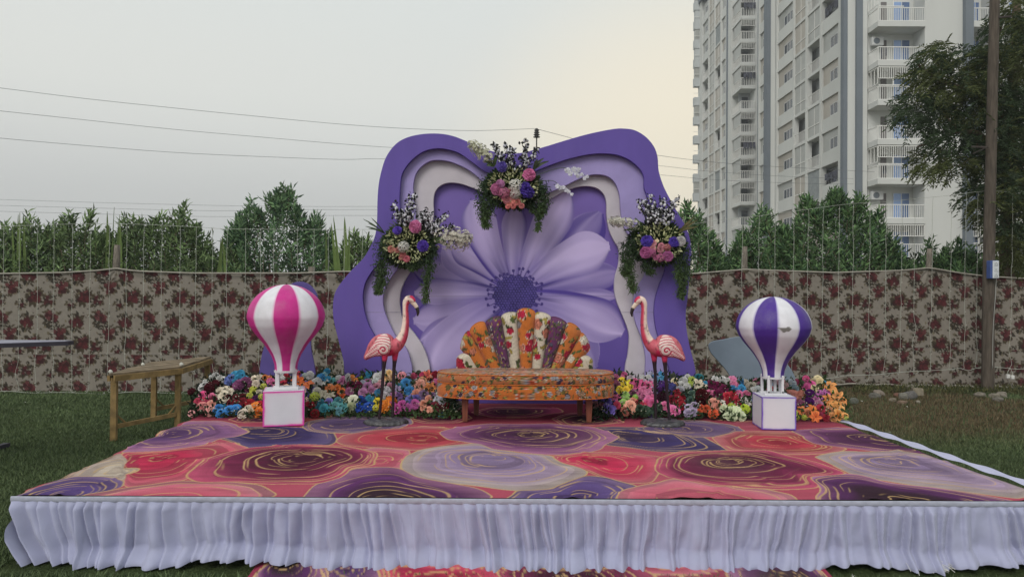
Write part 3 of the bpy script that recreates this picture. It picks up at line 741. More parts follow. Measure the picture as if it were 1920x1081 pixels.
# dark pilaster and the second stack of balconies
wallbox(nearb, (bx1 + 0.003, YF + 0.1, 0), (xs(1806, YF), YW - 0.003, top_near), wallm)
wallbox(nearb, (xs(1806, YF) + 0.003, YF - 0.3, 0), (xs(1821, YF), YW - 0.003, top_near), greyst, 'pilaster')
sx0, sx1 = xs(1821, YF) + 0.003, xs(1866, YF)
for (f_, u0, u1, hh) in ((6, .12, .16, .9), (6, .20, .24, .7), (4, .62, .70, .8), (4, .74, .80, .6), (1, .30, .38, 1.0), (3, .16, .24, .7)):
    b = MB(); b.box((bx0 + (bx1 - bx0) * u0, YF + 0.35, FL0 + 3 * f_ + 1.15 - hh), (bx0 + (bx1 - bx0) * u1, YF + 0.38, FL0 + 3 * f_ + 1.15)); under(b.build('hung_cloth', laundry), nearb)
for f in range(0, 8): front_balcony(nearb, sx0, sx1, YF, YW, FL0 + 3 * f, f in (1, 3, 5), blue=True)
wallbox(nearb, (sx1 + 0.003, YF + 0.1, 0), (xs(1885, YF), YW - 0.003, top_near), wallm)
for f in range(0, 8): front_balcony(nearb, xs(1885, YF) + 0.003, xs(1945, YF), YF - 1.0, YW, FL0 + 3 * f, f in (2, 4), blue=True)
wallbox(nearb, (xs(1945, YF) + 0.003, YF + 0.1, 0), (60, YW - 0.003, top_near), wallm)
dB = [PX(px, 300, XB)[1] for px in (1581, 1540, 1513, 1489, 1457)]
def kindsB(f, i):
    if i == 0: return 'laundry' if (f * 7) % 5 == 1 else 'window'
    if i == 1: return ('open', 'glazed', 'open', 'net', 'open', 'glazed', 'open')[f % 7]
    if i == 2: return 'glazed' if f % 5 else 'open'
    return 'window'
left_facade(nearb, XB, dB, 2, 36, kindsB)
dW = dB[-1]
wallbox(nearb, (xs(1437, dW + 0.3), dW + 0.2, 0), (xs(1444, dW + 0.3), dW + 1.2, top_near), greyst, 'fin')
wallbox(nearb, (xs(1444, dW + 0.25) + 0.003, dW + 0.25, 0), (xs(1453, dW + 0.25), dW + 1.2, top_near), wallm, 'fin')
wallbox(nearb, (xs(1453, dW + 0.3) + 0.003, dW + 0.3, 0), (XB + 1.0, dW + 1.2, top_near), wall2, 'fin')
dC = [PX(px, 300, XB)[1] for px in (1437, 1424)]
left_facade(nearb, XB, dC, 2, 38, lambda f, i: 'window')
wallbox(nearb, (XB - 0.05, dC[1] + 0.1, 0), (XB + 1.0, dC[1] + 0.6, top_near), greyst, 'fin')

# ---- far block
farb = empty('apartment_block', (38.0, 102.0, 0)); tag(farb, 'hazier high-rise wing with small barred balconies, farther back against the glowing sky', 'apartment building', 'high-rise apartment blocks')
XA = 29.4; top_far = 47.0
YC0 = 91.4
wallbox(farb, (XA + 0.96, 95.2, 0), (58, 112, top_far), wall2)
wallbox(farb, (xs(1416, YC0), YC0 + 0.2, 0), (xs(1425, YC0) + 0.4, 95.1, top_far), wallm, 'fin')
for f in range(0, 16):
    z = FL0 + 3 * f; x0, x1 = XA, xs(1416, YC0) - 0.003
    b = MB(); b.box((x0, YC0, z - 0.38), (x1, 95.1, z)); sl = under(b.build('balcony', wallm), farb)
    b = MB(); rails_y(b, YC0 + 0.06, x0 + 0.05, x1 - 0.05, z, z + 1.05, 0.2, 0.05); b.build('railing', railm, sl)
    b = MB(); rails_x(b, x0 + 0.05, YC0 + 0.15, 95.0, z, z + 1.05, 0.3, 0.05); b.build('railing', railm, sl)
    if f % 5 != 3:
        b = MB(); rails_y(b, YC0 + 0.06, x0 + 0.05, x1 - 0.05, z + 1.75, z + 2.6, 0.2, 0.05); b.build('grille', railm, sl)
        b = MB(); q_left(b, x0 + 0.15, YC0 + 0.5, 94.9, z + 1.06, z + 2.6, 0.04); under(b.build('glazing', glassl), farb)
    b = MB(); b.box((x0 + 0.4, 93.6, z), (x1, 93.7, z + 2.62)); bk = under(b.build('balcony_wall', room), farb)
    b = MB(); b.box((x0 + 0.8, 93.55, z + 0.05), (x0 + 1.6, 93.597, z + 2.1)); b.build('door', glassd, bk)
    if f in (6, 9, 12):
        for k in range(4): b = MB(); b.box((x0 + 0.3 + 0.4 * k, YC0 - 0.15, z + 0.9), (x0 + 0.62 + 0.4 * k, YC0 - 0.12, z + 1.7)); under(b.build('hung_cloth', laundry), farb)
wallbox(farb, (XA - 0.12, 95.2, 0), (XA + 0.9, 96.6, top_far), wallm, 'fin')
wallbox(farb, (XA - 0.2, 96.61, 0), (XA + 0.9, 97.1, top_far), greyst, 'fin')
dA = [PX(px, 300, XA)[1] for px in (1362, 1352, 1340, 1329, 1316.5)]
def kindsA(f, i):
    r_ = (f * 5 + i * 3 + f * i) % 7
    if i in (0,): return 'window'
    if i == 3: return 'window' if r_ < 4 else 'open'
    return 'open' if r_ in (0, 3) else ('net' if r_ == 5 else 'glazed')
left_facade(farb, XA, dA, 2, 45.5, kindsA, 0.45)
wallbox(farb, (XA - 0.15, dA[-1] + 0.3, 0), (XA + 0.9, 112, top_far), wallm, 'fin')
for f in range(0, 16):
    z = FL0 + 3 * f
    b = MB(); b.box((XA - 0.95, 111.2, z - 0.35), (XA + 0.5, 112.1, z + (0.95 if f < 11 else 1.0))); o = under(b.build('balcony', wall2), farb)
    if f > 10 or f % 4 == 1: b = MB(); b.box((XA - 0.85, 111.3, z + 1.001), (XA + 0.4, 112.0, z + 2.64)); b.build('glazing', glassl if f % 2 else wall2, o)
    b = MB(); b.box((XA - 1.1, 111.1, z + 1.5), (XA + 0.4, 111.14, z + 1.56)); b.build('drying_rack', railm, o)
wallbox(farb, (XA - 0.4, 95.3, top_far), (58, 112.2, top_far + 0.9), greyst, 'parapet')
# ================================================================== cloth fence with rose print
def rose_tile(u, v):
    """print colour at (u, v) metres: clusters of dark red roses and leaves on beige, repeating"""
    TU, TV = 0.76, 0.735
    u = u - 0.03 * (v / TV)
    a = np.mod(u, TU); b_ = np.mod(v, TV)
    base = np.array(S(124, 118, 110, 1.22))
    col = np.tile(base, (len(u), 1)); col *= (0.93 + 0.14 * fbm(u * 3, v * 3, 41, 3))[:, None]
    rr = np.random.default_rng(12)
    LEAF = [S(48, 44, 38), S(66, 58, 46), S(100, 92, 74)]; RED = [S(76, 34, 39), S(90, 38, 44), S(60, 31, 34), S(100, 56, 58)]
    clusters = [(0.16, 0.62, 1.0, 0), (0.55, 0.53, 1.0, 1), (0.30, 0.36, 0.95, 0), (0.66, 0.22, 1.05, 0), (0.12, 0.14, 0.85, 1), (0.45, 0.08, 0.6, 1)]
    def near(cx, cy):
        dx = a - cx; dy = b_ - cy
        dx -= TU * np.round(dx / TU); dy -= TV * np.round(dy / TV)
        return dx, dy
    for (cx, cy, sc, kind) in clusters:
        dx, dy = near(cx, cy)
        nb = int(40 * sc)
        # faint olive sprays first, then leaves, then petals
        for k in range(6):
            t = rr.uniform(0, 6.28); r = rr.uniform(0.09, 0.17) * sc; ox, oy = r * math.cos(t), r * math.sin(t)
            ex = dx - ox; ey = dy - oy; w = rr.uniform(0.016, 0.03)
            m = (ex ** 2 + ey ** 2 < w * w) & (vnoise(u * 90, v * 90, k) > 0.35)
            col[m] = np.array(LEAF[2]) * rr.uniform(0.9, 1.3)
        for k in range(nb):
            t = rr.uniform(0, 6.28); r = (0.05 + 0.10 * rr.random()) * sc; ox, oy = r * math.cos(t), r * math.sin(t) * 1.1
            ex = dx - ox; ey = dy - oy; an = t + rr.uniform(-0.7, 0.7); c_, s_ = math.cos(an), math.sin(an)
            p_ = ex * c_ + ey * s_; q_ = -ex * s_ + ey * c_; L_ = rr.uniform(0.024, 0.042) * sc; W_ = L_ * rr.uniform(0.38, 0.6)
            m = (p_ / L_) ** 2 + (q_ / (W_ * (1 - 0.4 * p_ / L_))) ** 2 < 1
            col[m] = np.array(LEAF[int(rr.integers(0, 2))]) * rr.uniform(0.8, 1.3)
        for k in range(int((13 if kind == 0 else 9) * sc)):
            t = rr.uniform(0, 6.28); r = 0.085 * sc * rr.random() ** 0.6; ox, oy = r * math.cos(t), r * math.sin(t)
            ex = dx - ox; ey = dy - oy; rad = rr.uniform(0.026, 0.046) * sc
            th = np.arctan2(ey, ex); d = np.hypot(ex, ey) / (rad * (1 + 0.14 * np.cos(5 * th + k)))
            m = d < 1; cc_ = np.array(RED[int(rr.integers(0, 4 if kind == 0 else 3))])
            shade = 0.65 + 0.5 * (0.5 + 0.5 * np.cos(d[m] * 8 + th[m]))
            col[m] = cc_ * shade[:, None]
    for k in range(26):
        cx, cy = rr.uniform(0, TU), rr.uniform(0, TV); dx, dy = near(cx, cy); w = rr.uniform(0.008, 0.017)
        m = dx ** 2 + dy ** 2 < w * w
        col[m] = np.array([LEAF[0], RED[2], LEAF[1], LEAF[2]][k % 4])
    return col * 0.95 + base * 0.05
cloth_mat = mat('rose_print_cloth', source='vcol', rough=0.92, var=0.07, vscale=18, bump=0.12, bscale=300, spec=0.12, trans=0.10)
hem_mat = mat('cloth_hem', S(150, 145, 135), 0.9, var=0.15, vscale=20)
post_mat = mat('weathered_post', (0.16, 0.14, 0.115), 0.9, var=0.4, vscale=14, stretch=(4, 4, 0.8), bump=0.5, bscale=40)
def fence_y(px):
    return np.interp(px, [-200, 650, 1300, 2150], [11.15, 11.35, 12.1, 12.3])
def fence(px0, px1, top, bottom, posts, label, seed):
    xs = np.arange(px0, px1, 1.7); n = len(xs); rows = 132
    tp = np.interp(xs, *zip(*top)); bt = np.interp(xs, *zip(*bottom))
    T = np.array([P(x, y, fence_y(x)) for x, y in zip(xs, tp)]); Bm = np.array([P(x, y, fence_y(x)) for x, y in zip(xs, bt)])
    t = np.linspace(0, 1, rows)
    V = T[:, None, :] * (1 - t)[None, :, None] + Bm[:, None, :] * t[None, :, None]
    sx = V[..., 0]; sz = V[..., 2]
    V[..., 1] += 0.10 * (fbm(sx * 0.9, sz * 0.5, seed, 3) - 0.5) + 0.045 * (fbm(sx * 3.2 + sz * 0.8, sz * 0.8, seed + 4, 3) - 0.5)
    # tension creases running down from each tied corner
    for ppx in posts:
        c = P(ppx, np.interp(ppx, *zip(*top)), fence_y(ppx)); d = np.hypot(sx - c[0], sz - c[2]); an = np.arctan2(sx - c[0], c[2] - sz)
        V[..., 1] += 0.018 * np.cos(an * 11) * np.exp(-d / 0.45)
    seam = np.abs(sz - (Bm[:, 2] + (T[:, 2] - Bm[:, 2]) * 0.325)[:, None])
    V[..., 1] -= 0.006 * np.exp(-(seam / 0.012) ** 2)
    ucl = np.concatenate([[0], np.cumsum(np.linalg.norm(np.diff(T, axis=0), axis=1))])[:, None] + 0 * sz
    low = (sz < (Bm[:, 2] + (T[:, 2] - Bm[:, 2]) * 0.325)[:, None])
    col = rose_tile((ucl + 0.27 * low).ravel() + seed * 0.13, (sz - 0.36 * low).ravel() + 0.18)
    col[(seam.ravel() < 0.007)] *= 0.8
    base = empty('fabric_fence', (float(T[:, 0].mean()), float(T[:, 1].mean()), 0)); tag(base, label, 'fence')
    under(link('cloth', mesh('cloth', V.reshape(-1, 3), grid_faces(n, rows), col), cloth_mat), base)
    b = MB(); k = slice(None, None, 8)
    b.tube(T[k] + np.array([0, -0.02, 0.0]), 0.014, 5); under(b.build('top_hem', hem_mat, smooth=True), base)
    b = MB(); w = Bm[k] + np.array([0, -0.03, 0.008]); w[:, 2] += 0.01 * np.sin(np.arange(len(w)) * 1.3); b.tube(w, 0.016, 5)
    under(b.build('bottom_hem', hem_mat, smooth=True), base)
    for ppx, ttop in posts.items():
        Yp = fence_y(ppx) + 0.09; a = P(ppx, ttop, Yp); b = MB()
        z = np.linspace(-0.1, a[2], 9); pts = np.stack([a[0] + 0.012 * np.sin(z * 3), np.full(9, Yp), z], -1)
        b.tube(pts, 0.048 + 0.008 * np.sin(z * 7), 8); under(b.build('post', post_mat, smooth=True), base)
    return base
fence(-160, 985, [(-160, 514), (0, 513), (120, 511), (185, 507), (219, 503), (255, 508), (360, 512), (560, 512), (640, 509), (985, 508)],
      [(-160, 734), (0, 736), (200, 740), (650, 738), (985, 735)], {219: 459, 585: 500, -120: 470},
      'beige cloth fence printed with dark red roses, behind the wooden table and pink balloon', 3)
fence(990, 2120, [(990, 508), (1300, 513), (1398, 505), (1560, 511), (1690, 507), (1742, 502), (1800, 512), (1850, 518), (1920, 522), (2120, 515)],
      [(990, 730), (1300, 722), (1600, 720), (1850, 725), (2120, 727)], {1396: 462, 1742: 466, 2060: 470},
      'beige cloth fence printed with dark red roses, behind the purple balloon and power pole', 9)
# ================================================================== layered flower backdrop
OUT = [(650, 775), (646, 700), (643, 672), (636, 643), (626.5, 604), (624, 580), (626.5, 554), (636, 534.5), (657.7, 508), (679, 486.5), (691, 468.6), (702, 445),
       (706.5, 418.7), (707.7, 374), (710, 345), (715.4, 319), (724, 294), (740, 272), (760, 259), (788.7, 251.7), (822, 250.4), (851, 255.5), (884, 268.8),
       (911, 280), (945, 288), (980, 286), (1020, 275.5), (1060, 263.3), (1104, 251), (1149, 242), (1171, 241), (1191, 244.4), (1211, 256.6), (1226, 274.4), (1233, 294),
       (1235, 319), (1242, 343), (1251, 363), (1271, 399), (1284, 421), (1293, 445), (1296.7, 474), (1294, 508), (1289.5, 556), (1286, 585), (1287, 614),
       (1293, 648), (1301.5, 681), (1305, 705), (1309, 775)]
E1 = [(718, 790), (715.4, 700), (714, 674), (706, 638), (691, 609), (683, 582.6), (680, 556), (684, 532), (694, 513), (706, 498), (724, 478), (742, 450), (751, 414), (749, 374), (751, 341),
      (755, 323), (769, 303), (789, 286.6), (811, 279), (833, 279), (860, 286.6), (884, 303), (911, 322), (945, 331), (985, 327), (1033, 309), (1066.5, 297.7), (1104, 289.5),
      (1133, 287.7), (1160, 291), (1182, 301), (1200, 316.6), (1207.5, 332), (1208, 350), (1212, 363), (1224, 395), (1244, 435), (1254, 470), (1246, 510), (1236.6, 534.6),
      (1229, 561), (1227, 587.5), (1230.6, 616), (1241, 652), (1249, 676), (1256, 700), (1260, 790)]
E2 = [(776, 795), (773, 700.5), (769.5, 676.5), (761, 652.4), (744, 633), (730, 606.7), (720, 580), (718, 556), (724, 534.6), (734.7, 517.7), (746, 503), (766, 478), (779, 445), (779, 400),
      (775, 363), (775, 345), (779, 327.7), (789, 313), (806, 302), (824, 300), (844, 303), (869, 313), (889, 325.5), (905, 339), (945, 360), (985, 366), (1024, 362), (1055, 350),
      (1080, 338), (1102, 329), (1124, 327), (1142, 332), (1155, 345.4), (1162, 367.6), (1164, 394), (1170, 425), (1190, 455), (1210, 480), (1211, 510), (1198, 534.6), (1189.7, 556),
      (1187, 578), (1192, 604), (1203, 633), (1209, 657), (1211, 676.5), (1210, 700.5), (1208, 795)]
E3 = [(808, 800), (806, 700.5), (803, 676.5), (792, 647.6), (775.6, 623.5), (756, 599.5), (750, 575), (749.6, 556), (754, 537), (766, 513), (788, 480), (806, 445), (813, 403), (812.7, 376.5),
      (816.4, 358.7), (826.4, 347.6), (842, 342.5), (862, 344), (884, 351), (902, 358.7), (945, 378), (985, 382), (1026.6, 374), (1053, 361), (1080, 351), (1102, 348.8), (1120, 353),
      (1132, 364), (1137, 378.7), (1137.6, 403), (1142, 430), (1151, 450), (1160, 467), (1160, 493.7), (1153.6, 517.7), (1152, 542), (1157, 566), (1167, 590), (1176.5, 614),
      (1180, 633), (1177.6, 664.4), (1172, 697), (1168, 800)]
Y1, Y2, Y3, Y4 = 7.56, 7.635, 7.71, 7.785
def xz(pts, Y, zmin=None):
    q = crom([P(x, y, Y)[[0, 2]] for x, y in pts], 6, False)
    if zmin is not None: q[:, 1] = np.maximum(q[:, 1], zmin)
    return q
ZF = SZ + 0.012
def ring(pts, Y, z0):
    q = xz(pts, Y, z0); return q
backdrop = empty('flower_backdrop', (0.0, Y1, ZF)); tag(backdrop, 'layered wavy purple backdrop with a giant painted daisy', 'backdrop')
pv = dict(rough=0.62, var=0.07, vscale=5, bump=0.10, bscale=90, spec=0.25, dirt=0.14, dirtcol=(0.16, 0.14, 0.22))
m_frame = mat('paint_violet', S(97, 80, 158), stretch=(1, 1, 0.2), **pv)
m_lav = mat('paint_lavender', S(157, 145, 198), **pv)
m_cream = mat('paint_pale_grey', S(196, 190, 198), **pv)
def with_bottom(q, zb):
    """outline cut level at the floor"""
    q = q.copy(); q[0, 1] = zb; q[-1, 1] = zb
    return q
# each board: its own outer edge, an opening that runs down to the floor
def arch(outer, inner, z0):
    """one closed outline: up and over the outside, back along the inside"""
    o = outer[outer[:, 1] > z0]; i = inner[inner[:, 1] > z0]
    o = np.vstack([[o[0][0], z0], o, [o[-1][0], z0]]); i = np.vstack([[i[0][0], z0], i, [i[-1][0], z0]])
    return np.vstack([o, i[::-1]])
o1 = xz(OUT, Y1); e1 = xz(E1, Y1)
under(plate('frame_board', [arch(o1, e1, ZF)], Y1, Y1 + 0.060, m_frame), backdrop)
def grow(pts, cx, cy, k):
    return [(cx + (x - cx) * k, cy + (y - cy) * k if y < 740 else y) for x, y in pts]
e1b = xz(grow(E1, 965, 560, 1.06), Y2); e2 = xz(E2, Y2)
under(plate('lavender_board', [arch(e1b, e2, ZF)], Y2 - 0.0, Y2 + 0.060, m_lav), backdrop)
e2b = xz(grow(E2, 965, 560, 1.07), Y3); e3 = xz(E3, Y3)
under(plate('pale_board', [arch(e2b, e3, ZF)], Y3, Y3 + 0.060, m_cream), backdrop)

# ---- painted daisy on the rearmost board
def bez(p0, p1, p2, t):
    return ((1 - t) ** 2)[:, None] * p0 + (2 * t * (1 - t))[:, None] * p1 + (t ** 2)[:, None] * p2
PETALS = [  # tip, bend point, half width (px), tone (0 dark .. 1 light), side shade
    ((1124, 400), (1070, 490), 36, 0.22, 1), ((1160, 512), (1090, 535), 30, 0.30, 1), ((775, 500), (860, 510), 34, 0.35, -1), ((835, 455), (890, 510), 36, 0.50, 1),
    ((778, 600), (860, 590), 34, 0.55, 1), ((790, 640), (880, 600), 26, 0.42, -1), ((1112, 690), (1050, 620), 44, 0.35, 1), ((900, 720), (925, 640), 40, 0.40, 1), ((1020, 730), (1005, 640), 40, 0.40, -1),
    ((848, 462), (905, 490), 24, 0.62, -1), ((1156, 556), (1080, 556), 15, 0.45, 1),
    ((967, 385), (960, 470), 24, 0.62, 1), ((888, 378), (905, 470), 34, 0.72, -1), ((1064, 360), (1005, 470), 36, 0.80, 1),
    ((780, 549), (860, 540), 25, 0.68, 1), ((1166, 622), (1070, 570), 42, 0.62, -1), ((1140, 462), (1050, 480), 40, 0.92, 1), ((814, 694), (860, 600), 46, 0.66, -1)]
nx, nz = 370, 370
px_ = np.linspace(735, 1195, nx); py_ = np.linspace(330, 770, nz)
PXg, PYg = np.meshgrid(px_, py_, indexing='ij'); X2 = np.stack([PXg.ravel(), PYg.ravel()], -1)
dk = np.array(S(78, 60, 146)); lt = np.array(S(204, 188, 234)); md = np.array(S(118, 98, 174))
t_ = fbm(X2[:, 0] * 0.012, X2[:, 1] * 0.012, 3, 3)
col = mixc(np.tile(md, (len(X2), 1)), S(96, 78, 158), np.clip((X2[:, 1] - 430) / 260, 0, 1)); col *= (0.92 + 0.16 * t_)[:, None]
ctr = np.array([966.0, 552.0])
for (tip, bend, W, tone, side) in PETALS:
    tt = np.linspace(0, 1, 181); cv = bez(ctr, np.array(bend, float), np.array(tip, float), tt)
    tg = np.gradient(cv, axis=0); tg /= np.linalg.norm(tg, axis=1)[:, None]
    d2 = ((X2[:, None, :] - cv[None, ::6, :]) ** 2).sum(-1); i = d2.argmin(1) * 6
    al0 = ((X2 - cv[i]) * tg[i]).sum(1) / (np.linalg.norm(np.gradient(cv, axis=0), axis=1)[i] + 1e-9); ii = np.clip(i + al0, 0, 180)
    i = np.clip(np.round(ii).astype(int), 0, 180)
    rel = X2 - cv[i]; s = tg[i, 0] * rel[:, 1] - tg[i, 1] * rel[:, 0]; al = (rel * tg[i]).sum(1)
    t = ii / 180.0; hw = 1.2 * W * (np.clip(t, 0, 1) ** 0.62) * (1 - np.clip((t - 0.72) / 0.28, 0, 1) ** 2.2 * 0.80) + 0.5
    beyond = (ii >= 179.9) & (al > 3)
    q = s / hw; m = (np.abs(q) < 1) & ~beyond & (t > 0.02)
    if not m.any(): continue
    Q = q[m]; T = t[m]; XX = X2[m]
    ridge = 0.5 + 0.5 * np.cos(Q * 5.2 + 1.2 * np.sin(T * 4))
    edge = sstep(0.55, 1.0, Q * side)
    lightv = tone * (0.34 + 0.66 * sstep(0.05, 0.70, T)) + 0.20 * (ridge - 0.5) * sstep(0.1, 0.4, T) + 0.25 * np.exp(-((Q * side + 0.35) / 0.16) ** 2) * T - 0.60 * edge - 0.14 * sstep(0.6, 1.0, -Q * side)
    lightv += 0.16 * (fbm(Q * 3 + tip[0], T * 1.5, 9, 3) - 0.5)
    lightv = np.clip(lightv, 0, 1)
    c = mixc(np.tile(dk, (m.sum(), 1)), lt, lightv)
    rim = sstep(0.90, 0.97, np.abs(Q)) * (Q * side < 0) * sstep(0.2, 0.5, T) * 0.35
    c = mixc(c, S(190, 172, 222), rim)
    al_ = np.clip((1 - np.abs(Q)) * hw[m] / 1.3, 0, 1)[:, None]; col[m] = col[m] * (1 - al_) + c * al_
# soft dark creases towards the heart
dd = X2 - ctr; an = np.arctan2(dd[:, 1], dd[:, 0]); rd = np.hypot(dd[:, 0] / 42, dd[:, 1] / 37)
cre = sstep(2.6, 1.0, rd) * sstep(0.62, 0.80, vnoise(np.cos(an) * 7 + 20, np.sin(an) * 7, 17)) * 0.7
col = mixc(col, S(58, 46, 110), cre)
hz = (np.abs(X2[:, 1] - 554.5) < 0.9); col[hz] *= 0.85                    # joint between the two printed sheets
disc = rd < 1.0 + 0.05 * np.sin(an * 17)
gx_, gy_ = dd[disc, 0] / 5.2, dd[disc, 1] / 4.5
row = np.floor(gy_); gx_ = gx_ + 0.5 * np.mod(row, 2); fx, fy = gx_ - np.floor(gx_) - 0.5 + 0.35 * (vnoise(dd[disc, 0] * 0.2, dd[disc, 1] * 0.2, 23) - 0.5), gy_ - row - 0.5 + 0.35 * (vnoise(dd[disc, 0] * 0.2 + 9, dd[disc, 1] * 0.2, 24) - 0.5)
dot_ = sstep(0.18, 0.42, np.hypot(fx, fy))
c = mixc(np.tile(np.array(S(86, 72, 150)), (disc.sum(), 1)), S(34, 27, 80), dot_ * (0.6 + 0.4 * vnoise(dd[disc, 0] * 0.3, dd[disc, 1] * 0.3, 19))); c *= (0.75 + 0.5 * fbm(dd[disc, 0] * 0.05, dd[disc, 1] * 0.05, 6, 2))[:, None]
col[disc] = c
rr = np.random.default_rng(2)
for k in range(34):
    a = k / 34 * 6.283 + rr.uniform(-0.06, 0.06); r_ = rr.uniform(1.08, 1.36)
    c_ = ctr + np.array([math.cos(a) * 42, math.sin(a) * 37]) * r_
    e = np.hypot((X2[:, 0] - c_[0]) / 2.6, (X2[:, 1] - c_[1]) / 3.2); col[e < 1] = S(60, 46, 116)
    f_ = np.abs(np.mod(an - a + math.pi, 2 * math.pi) - math.pi) * rd * 40; mm = (f_ < 0.9) & (rd > 1) & (rd < r_); col[mm] = S(64, 50, 120)
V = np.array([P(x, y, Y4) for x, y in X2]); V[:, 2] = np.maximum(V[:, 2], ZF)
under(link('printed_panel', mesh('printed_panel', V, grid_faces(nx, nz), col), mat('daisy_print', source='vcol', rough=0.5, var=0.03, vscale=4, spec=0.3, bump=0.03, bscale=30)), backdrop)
b = MB(); lo, hi = P(740, 340, Y4 + 0.03), P(1190, 340, Y4 + 0.03)
for x in (lo[0], (lo[0] + hi[0]) / 2, hi[0]): b.box((x - 0.03, Y4 + 0.02, ZF), (x + 0.03, Y4 + 0.08, hi[2]))
b.box((lo[0], Y4 + 0.081, 1.0), (hi[0], Y4 + 0.12, 1.06)); b.box((lo[0], Y4 + 0.081, 2.4), (hi[0], Y4 + 0.12, 2.46))
under(b.build('rear_brace', wood), backdrop)

for (bd, Yj, xa, xb, yj) in (('pale', Y3, 1151, 1196, 457), ('lav', Y2, 686, 720, 585), ('pale', Y3, 724, 752, 585), ('lav', Y2, 1190, 1226, 585), ('pale', Y3, 1166, 1188, 585)):
    a, e = P(xa, yj, Yj), P(xb, yj, Yj); b = MB(); b.box((a[0], Yj - 0.0016, a[2] - 0.0022), (e[0], Yj + 0.01, a[2] + 0.0022)); under(b.build('panel_joint', mat('joint_filler', S(138, 130, 156), 0.8, var=0.3, vscale=30)), backdrop)
# ---- two smaller cut-out boards standing behind the flowers
def cutout(name, pts, Y, m, label):
    q = crom([P(x, y, Y)[[0, 2]] for x, y in pts], 6, True); q[:, 1] = np.maximum(q[:, 1], 0.0)
    o = plate(name, [q], Y, Y + 0.03, m, None, 0.004); tag(o, label, 'cutout board', 'small cut-out boards'); return o
cutout('cutout_board', [(487, 830), (486, 740), (487, 690), (495, 650), (512, 620), (523, 600), (527, 570), (533, 545), (548, 531), (566, 528), (583, 536), (595, 556), (594, 590), (585, 620), (583, 650), (590, 690), (594, 740), (594, 830)],
       8.5, mat('paint_dull_violet', S(88, 76, 140), **pv), 'dull violet cut-out board behind the pink and white balloon')
cutout('cutout_board', [(1420, 830), (1380, 730), (1366, 700), (1350, 680), (1334, 662), (1329, 648), (1336, 640), (1356, 636), (1385, 631), (1410, 634), (1445, 650), (1470, 675), (1488, 700), (1500, 740), (1510, 830)],
       8.6, mat('paint_grey_blue', S(122, 136, 150), **pv), 'grey-blue cut-out board leaning behind the purple and white balloon')
